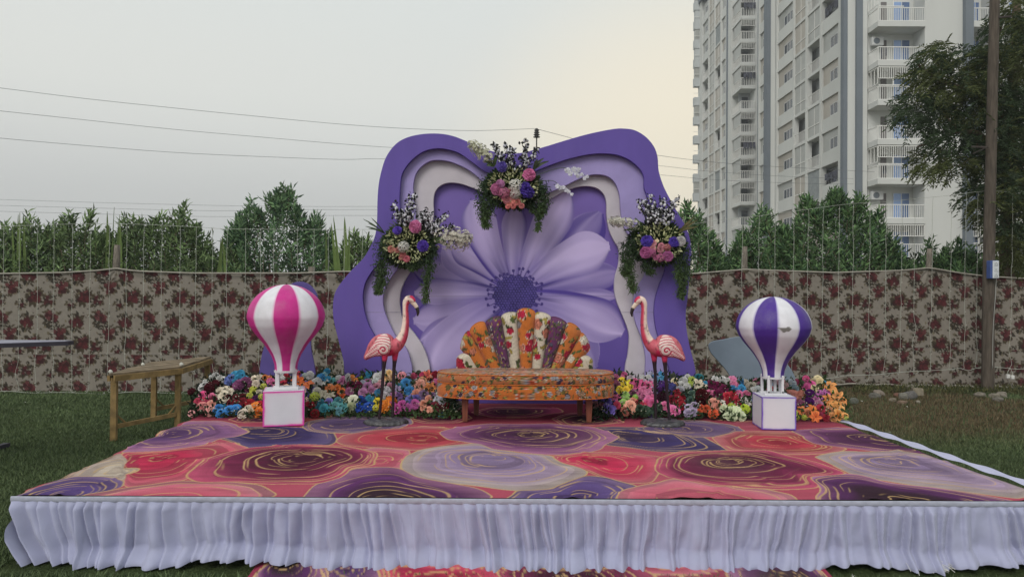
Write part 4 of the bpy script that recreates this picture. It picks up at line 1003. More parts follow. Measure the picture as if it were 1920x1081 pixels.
# ================================================================== hot-air-balloon props
white = mat('white_paint', S(214, 214, 218), 0.5, var=0.05, vscale=8, spec=0.35, dirt=0.10)
def balloon(pxc, top, bottom, hw, Y, stripe, edge, phase, label, box, frame, peel):
    c = P(pxc, (top + bottom) / 2, Y); zt = P(pxc, top, Y)[2]; zb = P(pxc, bottom, Y)[2]; rmax = hw * Y / F; H = zt - zb
    t = 1 - (1 - np.linspace(0, 1, 110)) ** 1.9
    # teardrop: round crown, long taper to a flared mouth
    ctl = [(0.0, 0.30), (0.02, 0.285), (0.10, 0.30), (0.20, 0.385), (0.32, 0.56), (0.44, 0.79), (0.53, 0.93), (0.62, 1.0), (0.70, 0.985), (0.78, 0.90), (0.86, 0.74), (0.92, 0.57), (0.965, 0.37), (0.99, 0.17), (1.0, 0.0)]
    r = np.interp(t, *zip(*ctl)); r = np.where(t > 0.62, np.sqrt(np.clip(1 - ((t - 0.62) / 0.38) ** 2, 0, 1)), r); k = np.array([1, 2, 3, 2, 1]) / 9
    rs = np.convolve(np.concatenate([[r[0]] * 2, r, [-r[-3], -r[-2]]]), k, 'valid'); rs[-1] = 0; r = np.where(t > 0.7, r, np.maximum(rs, 0)); tt = t.copy()
    na = 240; an = np.linspace(0, 2 * math.pi, na, endpoint=False)
    A, Tt = np.meshgrid(an, np.arange(110), indexing='ij')
    NG = 10; g = (A - phase) / (2 * math.pi) * NG; gi = np.floor(g).astype(int) % NG; gf = g - np.floor(g)
    rad = rmax * r[Tt] * (1 + 0.010 * np.sin(gf * math.pi))
    V = np.stack([c[0] + rad * np.cos(A), c[1] + rad * np.sin(A), zb + H * tt[Tt]], -1)
    wcol = np.array(S(216, 216, 222)); scol = np.array(S(*stripe)); ecol = np.array(S(*edge))
    isS = (gi % 2 == 0).astype(float); dist = np.minimum(gf, 1 - gf)
    colr = wcol * (1 - isS[..., None]) + scol * isS[..., None]
    hal = np.exp(-(dist / 0.07) ** 2)[..., None] * (1 - isS[..., None]) * 0.65          # overspray
    colr = colr * (1 - hal) + ecol * hal
    colr *= (0.9 + 0.2 * fbm(A * 4, Tt * 0.07, 7, 3))[..., None]
    if peel:
        d = V - P(peel[0], peel[1], Y - rmax * 0.9)
        n_ = fbm(V[..., 0] * 18, V[..., 2] * 60, 5, 4)
        mk = (np.exp(-(d[..., 0] / 0.085) ** 2 - (d[..., 2] / 0.034) ** 2) * (n_ + 0.30) > 0.58) & (V[..., 1] < Y)
        colr[mk] = S(118, 116, 112)
    root = empty('balloon_prop', (c[0], c[1], SZ)); tag(root, label, 'balloon', 'hot-air-balloon props on the stage')
    Fc = grid_faces(na, 110, wrap_u=True)
    env = under(link('envelope', mesh('envelope', V.reshape(-1, 3), Fc, colr.reshape(-1, 3)), mat('balloon_paint', source='vcol', rough=0.5, var=0.06, vscale=9, spec=0.3, dirt=0.22, bump=0.12, bscale=50, dirtcol=(0.35, 0.33, 0.33))), root)
    b = MB(); b.lathe([(rmax * 0.27, zb + 0.004), (rmax * 0.305, zb + 0.002), (rmax * 0.312, zb + 0.02)], 40, centre=(c[0], c[1]), cap=False)
    b.build('mouth_rim', white, env)
    # box: six faces with sprayed edges
    cx, cy, sx, sy, sz, rot = box
    ec = np.array(S(*edge)); Rz = np.array(Matrix.Rotation(rot, 3, 'Z'))
    n = 56; g1 = np.linspace(-1, 1, n); GA, GB = np.meshgrid(g1, g1, indexing='ij'); Vs = []; Fs = []; Cs = []
    for ax in range(3):
        for sg in (-1, 1):
            q = np.zeros((n, n, 3)); o1_, o2_ = [(1, 2), (0, 2), (0, 1)][ax]; q[..., ax] = sg; q[..., o1_] = GA; q[..., o2_] = GB
            e = np.minimum(1 - np.abs(GA), 1 - np.abs(GB)) + 0.06 * (fbm(GA * 3 + ax * 5, GB * 3 + sg * 9, 8, 3) - 0.5)
            w = np.clip(1 - e / (0.11 if not peel else 0.095), 0, 1) ** 0.6 * 0.97 + (0.45 if not peel else 0.25) * np.exp(-np.abs(e) / 0.12) * (ax != 2)
            if ax == 2: w = w * 0.5
            cq = np.array(S(212, 212, 220)) * (1 - np.clip(w, 0, 1)[..., None]) + ec * np.clip(w, 0, 1)[..., None]
            Vs.append(q.reshape(-1, 3) * np.array([sx, sy, sz]) / 2); Cs.append(cq.reshape(-1, 3)); f = grid_faces(n, n, len(Fs) * n * n); Fs.append(f)
    Vb = np.concatenate(Vs) @ Rz.T + np.array([cx, cy, SZ + 0.013 + sz / 2])
    under(link('basket', mesh('basket', Vb, np.concatenate(Fs), np.concatenate(Cs), False), mat('basket_paint', source='vcol', rough=0.55, var=0.04, vscale=5, dirt=0.06)), root)
    ztop = SZ + 0.013 + sz
    kids = set(root.children); frame(root, c, ztop, zb, rmax, Rz, (c[0], c[1]))
    for o in [o for o in root.children if o not in kids]: o.data.transform(Matrix.Translation((c[0], c[1], 0)) @ Matrix.Rotation(rot, 4, 'Z') @ Matrix.Translation((-c[0], -c[1], 0)))
    for o in [g_ for o in root.children if o not in kids for g_ in o.children]: o.data.transform(Matrix.Translation((c[0], c[1], 0)) @ Matrix.Rotation(rot, 4, 'Z') @ Matrix.Translation((-c[0], -c[1], 0)))
    return root
def frame_pink(root, c, z0, z1, rm, Rz, o):
    w = 0.018
    for s in (-1, 1):
        b = MB(); b.box((o[0] + s * 0.075 - w, c[1] - 0.055, z0 + 0.002), (o[0] + s * 0.075 + w, c[1] - 0.025, z1 + 0.03), bev=0.003); under(b.build('support_post', white), root)
        b = MB(); b.box((o[0] + s * 0.075 - w, c[1] + 0.035, z0 + 0.002), (o[0] + s * 0.075 + w, c[1] + 0.065, z1 + 0.03), bev=0.003); under(b.build('support_post', white), root)
    for y in (-0.058, 0.038):
        b = MB(); b.box((o[0] - 0.112, c[1] + y - 0.004, z0 + 0.001), (o[0] + 0.112, c[1] + y + 0.034, z0 + 0.026), bev=0.003); under(b.build('base_bar', white), root)
def frame_purple(root, c, z0, z1, rm, Rz, o):
    dk = mat('bolt_black', (0.02, 0.02, 0.02), 0.5)
    for sx in (-1, 1):
        for sy, dx in ((-1, 0.0), (1, -0.02), (0.2, 0.042)):
            x, y = o[0] + sx * 0.062 + (dx if sx < 0 else -dx), c[1] + sy * 0.07
            b = MB(); b.box((x - 0.0115, y - 0.0115, z0 + 0.016), (x + 0.0115, y + 0.0115, z1 + 0.035), bev=0.002); p_ = under(b.build('support_post', white), root)
            if sy == -1:
                b = MB(); b.box((x - 0.006, y - 0.0155, z0 + 0.02), (x + 0.006, y - 0.0118, z0 + 0.034)); b.build('bolt', dk, p_)
    for y0 in (-0.085, 0.055):
        b = MB(); b.box((o[0] - 0.10, c[1] + y0, z0 + 0.001), (o[0] + 0.10, c[1] + y0 + 0.03, z0 + 0.0158)); under(b.build('base_bar', white), root)
bp = P(528, 803, 6.40); sp = 74 * 6.4 / F
balloon(537, 533, 697, 70, 6.56, (190, 44, 132), (214, 62, 164), -math.pi / 2 - math.pi / 10 + 0.31, 'pink and white striped hot-air-balloon prop on a pink-edged white box',
        (P(533, 800, 6.57)[0], 6.57, sp, sp * 0.95, 65 * 6.4 / F, 0.27), frame_pink, None)
s2 = 63 * 6.35 / F
balloon(1450, 556, 709, 67, 6.56, (72, 44, 136), (104, 66, 178), -math.pi / 2 - math.pi / 10 - 0.56, 'purple and white striped hot-air-balloon prop on a purple-edged white box',
        (P(1450, 800, 6.52)[0], 6.36 + s2 / 2, s2, s2 * 1.05, 61 * 6.35 / F, -0.07), frame_purple, (1470, 617))

# ================================================================== flamingos
def flamingo(flip, base_px, base_py, top_py, label):
    """profile in the XZ plane, drawn on the bird that faces right; flip mirrors it"""
    g = G(base_px, base_py, SZ + 0.03); Y = g[1]; k = Y / F
    root = empty('flamingo_statue', (g[0], Y, SZ)); tag(root, label, 'flamingo', 'pair of flamingo statues')
    sgn = -1 if flip else 1
    def L(u, v, y=0.0):      # pixel offsets (right, up) from the foot centre
        return np.array([g[0] + sgn * u * k, Y + y, SZ + 0.02 + v * k])
    H = base_py - top_py
    # spine: tail -> back -> breast -> neck -> crown -> face (u right, v up), half height, half width
    sp = [(-33, 117, 2.0, 3), (-31, 119, 4.5, 6), (-24, 127, 9, 10), (-15, 135, 16, 14), (-5, 141, 21, 17), (6, 143, 22, 18), (16, 142, 19, 16.5), (25, 143, 14, 14), (32, 149, 11.2, 11.5),
          (37.5, 158, 9.4, 9.6), (41, 168, 8.0, 8.2), (43, 180, 6.8, 7.0), (43.6, 192, 6.0, 6.2), (43.2, 204, 5.6, 5.8), (43, 214, 5.4, 5.6), (43.8, 222, 6.4, 5.8), (47, 228, 7.2, 6.2), (52, 229.5, 7.4, 6.2), (56.5, 227, 5.8, 5.2), (59, 224, 3.6, 3.6)]
    sp = crom(np.array(sp, float), 4, False); m = len(sp); n = 28
    T = np.gradient(sp[:, :2], axis=0); T /= np.linalg.norm(T, axis=1)[:, None]
    V = []; C_ = []
    pink = np.array(S(186, 22, 72)); pale = np.array(S(222, 200, 186)); blush = np.array(S(206, 80, 110))
    for i in range(m):
        u, v, hh, hw = sp[i]; nx_, nz_ = -T[i, 1], T[i, 0]
        for j in range(n):
            a = 2 * math.pi * j / n; ca, sa = math.cos(a), math.sin(a)
            V.append(L(u + nx_ * hh * ca, v + nz_ * hh * ca, sa * hw * k))
            f = i / m
            # underside and throat painted pink, sides cream, a pink cap and collar
            low = sstep(0.15, -0.45, np.array(ca + 0.15 * (vnoise(np.array([f * 30.0]), np.array([a * 2]), 3)[0] - 0.5)))
            if f < 0.34: w = max(0.80, float(low))
            elif f < 0.43: w = 0.85
            else: w = float(low) * 0.95
            if f > 0.86: w = 1.0 if (ca > 0.25 and f > 0.88) else (0.9 if f > 0.975 else 0.0)
            C_.append(pale * (1 - w) + (pink * 0.85 + blush * 0.15) * w)
    V = np.array(V); C_ = np.array(C_); C_ *= (0.85 + 0.3 * fbm(V[:, 0] * 40, V[:, 2] * 40, 4, 3))[:, None]
    chip = (fbm(V[:, 0] * 60 + 5, V[:, 2] * 60, 9, 2) > 0.70); C_[chip] *= 0.45
    Fc = [(i * n + j, i * n + (j + 1) % n, (i + 1) * n + (j + 1) % n, (i + 1) * n + j) for i in range(m - 1) for j in range(n)] + [tuple(range(n))[::-1], tuple((m - 1) * n + j for j in range(n))]
    pm = mat('statue_paint', source='vcol', rough=0.48, var=0.10, vscale=30, spec=0.4, bump=0.08, bscale=60)
    under(link('body', mesh('body', V, Fc, C_), pm), root)
    # wing shells with raised feathers
    for side in (-1, 1):
        nu, nv = 80, 56; U, W = np.meshgrid(np.linspace(0, 1, nu), np.linspace(-1, 1, nv), indexing='ij')
        # u 0 at shoulder .. 1 at wing tip; w across; the shell follows the body a little proud of it
        bs = sp[sp[:, 0] <= 26]; bs = bs[np.argsort(bs[:, 0])]
        rnd = np.where(U < 0.22, np.sqrt(np.clip(1 - ((0.22 - U) / 0.22) ** 2, 0, 1)), 1)
        uu = 18.5 - 49 * U; hh = np.interp(uu, bs[:, 0], bs[:, 2]) * 0.90 * rnd + 0.4; vv = np.interp(uu, bs[:, 0], bs[:, 1]) + 1.5 + W * hh; bw_ = np.interp(uu, bs[:, 0], bs[:, 3])
        fullh = np.interp(uu, bs[:, 0], bs[:, 2]); bulge = np.sqrt(np.clip(1 - ((vv - np.interp(uu, bs[:, 0], bs[:, 1])) / fullh) ** 2, 0, 1))
        # feathers: coiled covert at the shoulder, scales behind it
        du, dv = (uu - 5) / 10.5, (vv - 136) / 10.5; rr_ = np.hypot(du, dv); coil = np.cos(rr_ * 9.0 - np.arctan2(dv, du) * 0.6)
        s1 = (uu + 30) / 5.6 + 0.18 * (vv - 130); row = np.floor(s1); s2_ = (vv - 120) / 4.6 + 0.5 * np.mod(row, 2); fx, fy = s1 - row - 0.5, s2_ - np.floor(s2_) - 0.5
        scale = np.maximum(np.abs(fx) * 1.9, np.abs(fy) * 2.1)
        arcs = np.cos((np.hypot(uu - 2, vv - 126)) * 1.35)
        top = (vv > 143) & (uu > -14)
        line = np.where(rr_ < 1.0, sstep(0.15, 0.6, -coil), np.where(top, sstep(0.35, 0.75, -arcs), sstep(0.66, 0.92, scale)))
        rim = sstep(0.82, 0.95, np.abs(W)) * 0.6; line = np.clip(line + rim * (W < 0), 0, 1)
        edge_ = np.clip(np.minimum((1 - np.abs(W)) / 0.10, U / 0.05), 0, 1)
        out_ = bw_ * bulge + 2.6 * np.sqrt(edge_) - 0.6 + 0.9 * (1 - line)
        Vw = L(0, 0) + np.stack([sgn * uu * k, side * out_ * k, vv * k], -1)
        cw = np.array(S(224, 208, 200)) * (1 - line[..., None]) + np.array(S(186, 36, 78)) * line[..., None]
        cw = cw * (1 - 0.30 * U[..., None]) + np.array(S(206, 96, 116)) * 0.35 * U[..., None]
        cw *= (0.9 + 0.2 * fbm(uu * 0.2, vv * 0.2, 13, 3))[..., None]
        under(link('wing', mesh('wing', Vw.reshape(-1, 3), grid_faces(nu, nv), cw.reshape(-1, 3)), pm), root)
    # beak: pale base, dark hooked tip
    bk = crom([(55, 225, 4.6), (60, 220, 4.2), (64.5, 213, 3.6), (66.5, 205, 2.8), (65.5, 198, 1.2)], 4, False); b = MB(); Vb = []; Cb = []
    T2 = np.gradient(bk[:, :2], axis=0); T2 /= np.linalg.norm(T2, axis=1)[:, None]
    for i, (u, v, r_) in enumerate(bk):
        for j in range(12):
            a = 2 * math.pi * j / 12; Vb.append(L(u - T2[i, 1] * r_ * math.cos(a), v + T2[i, 0] * r_ * math.cos(a), math.sin(a) * r_ * 0.75 * k)); Cb.append(S(214, 196, 176) if v > 213.5 else S(40, 32, 32))
    nb = len(bk); Fb = [(i * 12 + j, i * 12 + (j + 1) % 12, (i + 1) * 12 + (j + 1) % 12, (i + 1) * 12 + j) for i in range(nb - 1) for j in range(12)] + [tuple((nb - 1) * 12 + j for j in range(12))]
    under(link('beak', mesh('beak', Vb, Fb, np.array(Cb)), pm), root)
    for s in (-1, 1):
        b = MB(); e = L(49.5, 226, s * 5.9 * k); b.lathe([(0.0005, -0.002), (0.004, 0), (0.0055, 0.002), (0.003, 0.0045)], 8); o = b.build('eye', mat('eye_black', (0.01, 0.01, 0.01), 0.2)); o.location = Vector(e); o.rotation_euler = (R(90) * (-s), 0, 0); under(o, root)
    leg_m = mat('leg_dark', S(46, 32, 40), 0.5, var=0.3, vscale=30)
    for (u0, u1, y0, uk) in ((6, -3.5, -0.03, 1.0), (23, 19, 0.03, 20.5)):
        b = MB(); pts = crom([L(u0, 134, y0), L(u0 - 0.5, 118, y0), L(uk + (2 if u0 < 10 else 0), 88, y0), L(uk, 60, y0), L(u1, 8, y0 * 1.1), L(u1, 0, y0 * 1.1)], 5, False)
        zz = np.linspace(0, 1, len(pts)); rad = np.interp(zz, [0, 0.12, 0.28, 0.4, 0.55, 0.62, 0.9, 1], np.array([8.5, 6.5, 3.6, 2.9, 3.2, 2.7, 2.9, 4.6]) * k)
        cl = np.repeat(np.where(zz[:, None] < 0.24, np.array(S(184, 44, 82)), np.array(S(40, 28, 36))), 10, 0)
        b.tube(pts, rad, 10, c=cl); under(b.build('leg', mat('leg_paint', source='vcol', rough=0.45, var=0.15, vscale=30), smooth=True), root)
    # rough cast rock base
    nb_, na_ = 14, 64; rs_ = np.linspace(0, 1, 9); Vd = []
    prof = [(0.02, 0.034), (0.35, 0.040), (0.62, 0.034), (0.82, 0.028), (0.92, 0.024), (0.99, 0.014), (1.02, 0.002), (0.99, -0.012)]
    for r_, z in prof:
        for j in range(na_):
            a = 2 * math.pi * j / na_; q = np.array([math.cos(a), math.sin(a)]); w = 1 + 0.10 * (fbm(q[:1] * 3 + 4, q[1:] * 3, 2, 3)[0] - 0.5) + (0.04 * math.sin(a * 22) if r_ > 0.9 else 0)
            hz_ = 0.014 * (fbm(q[:1] * r_ * 4, q[1:] * r_ * 4, 6, 3)[0] - 0.4)
            Vd.append((g[0] + sgn * 8 * k + q[0] * r_ * w * 40 * k, Y + q[1] * r_ * w * 34 * k, SZ + 0.014 + z + hz_ * (r_ < 0.95)))
    Fd = [(i * na_ + j, i * na_ + (j + 1) % na_, (i + 1) * na_ + (j + 1) % na_, (i + 1) * na_ + j) for i in range(len(prof) - 1) for j in range(na_)] + [tuple(range(na_))]
    under(link('rock_base', mesh('rock_base', Vd, Fd), mat('cast_base', S(66, 66, 68), 0.40, var=0.7, vscale=28, bump=1.0, bscale=30, spec=0.6)), root)
    return root
flamingo(False, 716, 788, 553, 'pink and white flamingo statue facing the sofa, long neck raised high')
flamingo(True, 1250, 790, 564, 'pink and white flamingo statue with peeling paint, beside the purple balloon')
# ================================================================== shell-back sofa
def floral(Q, base, seed, scale=1.0, dens=1.0, pal=None):
    """hand-stitched flower print: Q in metres"""
    rr = np.random.default_rng(seed); col = np.tile(np.asarray(S(*base)), (len(Q), 1))
    lo, hi = Q.min(0), Q.max(0); area = np.prod(hi - lo) / scale ** 2
    red, salmon, green, grey, olive, whitec, ink = [np.array(S(*c)) for c in ((184, 34, 66), (204, 128, 104), (72, 84, 44), (140, 134, 140), (150, 136, 66), (214, 204, 186), (38, 30, 34))]
    pal = pal or (red, red, salmon, grey, whitec, red)
    for k in range(int(area * 260 * dens)):            # leaves
        c = lo + (hi - lo) * rr.random(2); e = Q - c; a = rr.uniform(0, 6.28); ca, sa = math.cos(a), math.sin(a)
        p_ = e[:, 0] * ca + e[:, 1] * sa; q_ = -e[:, 0] * sa + e[:, 1] * ca; L_ = rr.uniform(0.018, 0.034) * scale; W_ = L_ * 0.42
        d = (p_ / L_) ** 2 + (q_ / W_) ** 2; m = d < 1; col[m] = (green if rr.random() < 0.6 else olive) * rr.uniform(0.8, 1.3); col[(d > 0.8) & m] = ink * 1.5
    for k in range(int(area * 115 * dens)):            # blossoms
        c = lo + (hi - lo) * rr.random(2); e = Q - c; r_ = rr.uniform(0.020, 0.042) * scale; th = np.arctan2(e[:, 1], e[:, 0]); np_ = int(rr.integers(5, 9))
        d = np.hypot(e[:, 0], e[:, 1]) / (r_ * (1 + 0.12 * np.cos(np_ * th + k))); m = d < 1; cc_ = pal[int(rr.integers(0, len(pal)))]
        f = 0.75 + 0.35 * np.cos(d * 14 + np.cos(th * np_) * 1.5)
        col[m] = cc_ * f[m][:, None]; col[m & (d > 0.90)] = ink * 1.3 if rr.random() < 0.5 else whitec * 0.8
    st = np.cos(Q[:, 1] * 2 * math.pi / 0.008) * (vnoise(Q[:, 0] * 160, np.floor(Q[:, 1] / 0.008), 5) > 0.4)
    col *= (0.93 + 0.10 * st)[:, None]
    return col
sofa_m = mat('kantha_cloth', source='vcol', rough=0.9, var=0.08, vscale=60, bump=0.45, bscale=170, spec=0.15, sheen=0.2)
YS0, YS1 = 6.52, 7.22
cxs = P(985.5, 700, 6.87)[0]; halfw = 0.5 * 331 * 6.87 / F
sofa = empty('shell_sofa', (cxs, 6.87, SZ)); tag(sofa, 'orange floral bench sofa with a fan-shaped shell back', 'sofa')
def oval(n, inset=0.0):
    """plan of the seat: long sides nearly straight, round ends"""
    a = np.linspace(0, 2 * math.pi, n, endpoint=False); e = 3.0
    ca, sa = np.cos(a), np.sin(a)
    x = (halfw - inset) * np.sign(ca) * np.abs(ca) ** (2 / e); y = ((YS1 - YS0) / 2 - inset) * np.sign(sa) * np.abs(sa) ** (2 / 2.3)
    return cxs + x, (YS0 + YS1) / 2 + y
def cushion(name, prof, seed, m=sofa_m, base=(190, 106, 48), topcap=True):
    n = 560; V = []
    for ins, z in prof:
        x, y = oval(n, ins); V.append(np.stack([x, y, np.full(n, z)], -1))
    V = np.concatenate(V); rows = len(prof)
    Fc = [(i * n + j, i * n + (j + 1) % n, (i + 1) * n + (j + 1) % n, (i + 1) * n + j) for i in range(rows - 1) for j in range(n)]
    x, y = V[:, 0], V[:, 1]; an = np.unwrap(np.arctan2(y - (YS0 + YS1) / 2, x - cxs))
    ins = np.repeat([p[0] for p in prof], n)
    Q = np.stack([np.where(ins > 0.05, x, x + 0.3 * (y - YS0)), V[:, 2] + (y - YS0) * 0.9], -1)
    col = floral(Q, base, seed, 0.62, 1.25, [np.array(S(*c)) for c in ((150, 146, 150), (196, 84, 44), (70, 50, 70), (176, 140, 110), (110, 96, 50))])
    return under(link(name, mesh(name, V, Fc, col), m), sofa)
z0 = P(985, 750, YS0)[2]; zs = P(985, 722, YS0)[2]; zt = P(985, 703, YS0)[2]
dz = zs - z0
prof = [(0.10, z0 + 0.004), (0.03, z0), (0.008, z0 + 0.006)] + [(0.008 - 0.010 * math.sin(k / 23 * math.pi), z0 + 0.008 + (dz - 0.016) * k / 23) for k in range(24)] + [(0.010, zs - 0.002), (0.03, zs)]
cushion('seat_base', prof, 21)
dt = zt - zs
prof = [(0.03, zs + 0.001), (0.012, zs + 0.004)] + [(0.010 - 0.010 * math.sin(k / 17 * math.pi), zs + 0.006 + (dt - 0.02) * k / 17) for k in range(18)] + [(0.016, zt - 0.010), (0.034, zt - 0.002), (0.07, zt + 0.006)] + [(0.08 + 0.0125 * k, zt + 0.004 + 0.010 * min(1, k / 9)) for k in range(21)]
cushion('seat_cushion', prof, 22, base=(172, 106, 66))
for zz, inn in ((zs, 0.004), (z0 + 0.004, 0.008), (zt - 0.006, 0.010)):
    x, y = oval(120, inn); b = MB(); pts = np.stack([x, y, np.full(120, zz)], -1); pts = np.vstack([pts, pts[:1]]); b.tube(pts, 0.0045, 6); under(b.build('piping', mat('piping', S(190, 104, 44), 0.9, var=0.3, vscale=60), smooth=True), sofa)
leg_w = mat('sofa_leg_wood', S(112, 64, 48), 0.5, var=0.25, vscale=8, stretch=(10, 10, 1))
for (px, yy) in ((872, 6.70), (1104, 6.70), (893, 7.06), (1087, 7.06)):
    p_ = P(px, 790, yy); b = MB(); w0, w1 = 0.032, 0.022
    V = [(p_[0] + s * w, yy + t * w, z) for z, w in ((z0 + 0.003, w0), (SZ + 0.012, w1)) for s, t in ((-1, -1), (1, -1), (1, 1), (-1, 1))]
    b.add(V, [(0, 1, 2, 3), (7, 6, 5, 4), (0, 4, 5, 1), (1, 5, 6, 2), (2, 6, 7, 3), (3, 7, 4, 0)]); under(b.build('leg', leg_w), sofa)
# ---- fan of stuffed channels; edges read off the photograph in crop pixels (origin 800,560, 4.505 px per px)
def cpx(x, y, Y): return P(800 + x / 4.505, 560 + y / 4.505, Y)
OR, WH, PU, O2 = (192, 110, 50), (200, 190, 172), (98, 52, 92), (184, 108, 54)
CH = [  # left edge bottom, left edge top, right edge bottom, right edge top, apex, cloth
    ((800, 640), (757, 120), (890, 640), (920, 120), (838, 72), OR, 1.25, 31), ((720, 640), (628, 150), (802, 640), (764, 125), (695, 108), WH, 1.35, 32), ((888, 640), (915, 125), (968, 640), (1052, 155), (985, 108), WH, 1.35, 33),
    ((655, 640), (495, 205), (724, 640), (632, 160), (563, 148), PU, 0.5, 34), ((962, 640), (1048, 160), (1030, 640), (1188, 205), (1112, 150), PU, 0.5, 35),
    ((565, 640), (363, 275), (662, 640), (500, 215), (428, 196), OR, 1.2, 36), ((1022, 640), (1182, 215), (1105, 640), (1308, 290), (1250, 206), O2, 1.2, 37),
    ((470, 640), (285, 420), (575, 640), (370, 295), (322, 292), OR, 1.2, 38), ((1098, 640), (1302, 300), (1190, 640), (1384, 420), (1345, 304), O2, 1.2, 39),
    ((255, 640), (252, 520), (480, 640), (400, 480), (315, 455), WH, 1.5, 40), ((1180, 640), (1260, 490), (1405, 640), (1408, 530), (1345, 466), WH, 1.5, 41)]
YC = 7.06
for (lb, ltp, rb, rtp, ap, cloth, sc_, sd) in CH:
    lb, ltp, rb, rtp, ap = [np.array(q, float) for q in (lb, ltp, rb, rtp, ap)]
    ns, ntt = 26, 46; s = np.linspace(0, 1, ns); t = np.linspace(0, 1, ntt); S2, T2 = np.meshgrid(s, t, indexing='ij')
    le = lb + (ltp - lb) * T2[..., None]; re = rb + (rtp - rb) * T2[..., None]
    q = le * (1 - S2[..., None]) + re * S2[..., None]
    # round top through the apex
    mid = (ltp + rtp) / 2; rise = ap - mid; arch_ = np.sqrt(np.clip(1 - (2 * S2 - 1) ** 2, 0, 1)); q = q + rise * (arch_ * sstep(0.55, 1.0, T2))[..., None]
    bul = 0.075 * (np.clip(1 - np.abs(2 * S2 - 1) ** 2.4, 0, 1) ** 0.55) * (np.clip(1 - sstep(0.80, 1.0, T2) ** 1.6, 0, 1) ** 0.5) * (0.75 + 0.25 * T2)
    bul += 0.004 * (fbm(S2 * 4 + sd, T2 * 8, 5, 3) - 0.5)
    k = YC / F / 4.505
    base_ = cpx(0, 0, YC)
    Vf = np.stack([base_[0] + q[..., 0] * k, YC - bul, base_[2] - q[..., 1] * k], -1)
    Vb = Vf.copy(); Vb[..., 1] = YC + 0.055
    Qm = np.stack([q[..., 0] * k, -q[..., 1] * k], -1).reshape(-1, 2)
    pal = None if cloth != PU else [np.array(S(*c)) for c in ((84, 84, 104), (140, 40, 70), (70, 34, 66), (96, 86, 70))]
    col = floral(Qm, cloth, sd, sc_, 1.0, pal)
    V = np.concatenate([Vf.reshape(-1, 3), Vb.reshape(-1, 3)]); f = grid_faces(ns, ntt); N = ns * ntt
    rim = [i * ntt for i in range(ns)] + [(ns - 1) * ntt + j for j in range(1, ntt)] + [i * ntt + ntt - 1 for i in range(ns - 2, -1, -1)] + [j for j in range(ntt - 2, 0, -1)]
    side = np.array([(rim[i], rim[(i + 1) % len(rim)], rim[(i + 1) % len(rim)] + N, rim[i] + N) for i in range(len(rim))])
    under(link('back_channel', mesh('back_channel', V, np.concatenate([f, f[:, ::-1] + N, side]), np.concatenate([col, col])), sofa_m), sofa)
# ================================================================== artificial flowers
petal = mat('petal', source='obj', rough=0.75, var=0.10, vscale=60, spec=0.2, trans=0.15)
leafm = mat('leaf', source='vcol', rough=0.55, var=0.15, vscale=30, spec=0.3, trans=0.12)
def petal_grid(w, l, cup, curl, nu=4, nv=4, pointed=0.0):
    U, V = np.meshgrid(np.linspace(-1, 1, nu), np.linspace(0, 1, nv), indexing='ij')
    wid = w * np.sin(np.clip(0.18 + V * 0.82, 0, 1) * math.pi) ** 0.5 * (1 - pointed * V) if pointed else w * (0.35 + 0.65 * np.sin(np.clip(V * 0.75 + 0.05, 0, 1) * math.pi))
    x = U * wid; y = l * V; z = cup * (U ** 2) * w + curl * V ** 2
    return np.stack([x, y, z], -1).reshape(-1, 3), grid_faces(nu, nv)
def assemble(parts):
    V = []; Fc = []; C_ = []; n = 0
    for v, f, c in parts:
        V.append(v); Fc.append(f + n); C_.append(np.broadcast_to(np.asarray(c).reshape(-1, 1) if np.ndim(c) == 1 else np.full((len(v), 1), c), (len(v), 1)) * np.ones((1, 3))); n += len(v)
    return np.concatenate(V), np.concatenate(Fc), np.concatenate(C_)
def rotm(ax, a): return np.array(Matrix.Rotation(a, 3, ax))
def core_ball(r_, z, tone, flat=0.9):
    A_, B_ = np.meshgrid(np.linspace(0, 2 * math.pi, 9)[:-1], np.linspace(0.05, math.pi - 0.05, 6), indexing='ij')
    v = np.stack([r_ * np.cos(A_) * np.sin(B_), r_ * np.sin(A_) * np.sin(B_), z + r_ * flat * np.cos(B_)], -1).reshape(-1, 3)
    return v, grid_faces(8, 6, wrap_u=True), tone
def make_rose(seed):
    rr = np.random.default_rng(seed); parts = []
    for ring_, (npet, tilt, off, w, l, tone) in enumerate(((3, 76, 0.10, 0.22, 0.30, 0.80), (4, 68, 0.17, 0.30, 0.38, 0.90), (5, 56, 0.24, 0.38, 0.46, 0.98), (5, 38, 0.28, 0.48, 0.56, 1.05), (6, 16, 0.30, 0.54, 0.66, 1.0))):
        for k in range(npet):
            v, f = petal_grid(w, l, 0.35, -0.10 - 0.05 * ring_)
            v = v @ rotm('X', R(tilt + rr.uniform(-8, 8))).T; v[:, 1] += off; v = v @ rotm('Z', 2 * math.pi * (k + 0.5 * ring_ + rr.uniform(-0.15, 0.15)) / npet).T
            v[:, 2] += 0.08 - 0.05 * ring_
            parts.append((v, f, tone))
    parts.append(core_ball(0.24, 0.10, 0.7)); V, Fc, C_ = assemble(parts); return mesh('rose', V, Fc, C_)
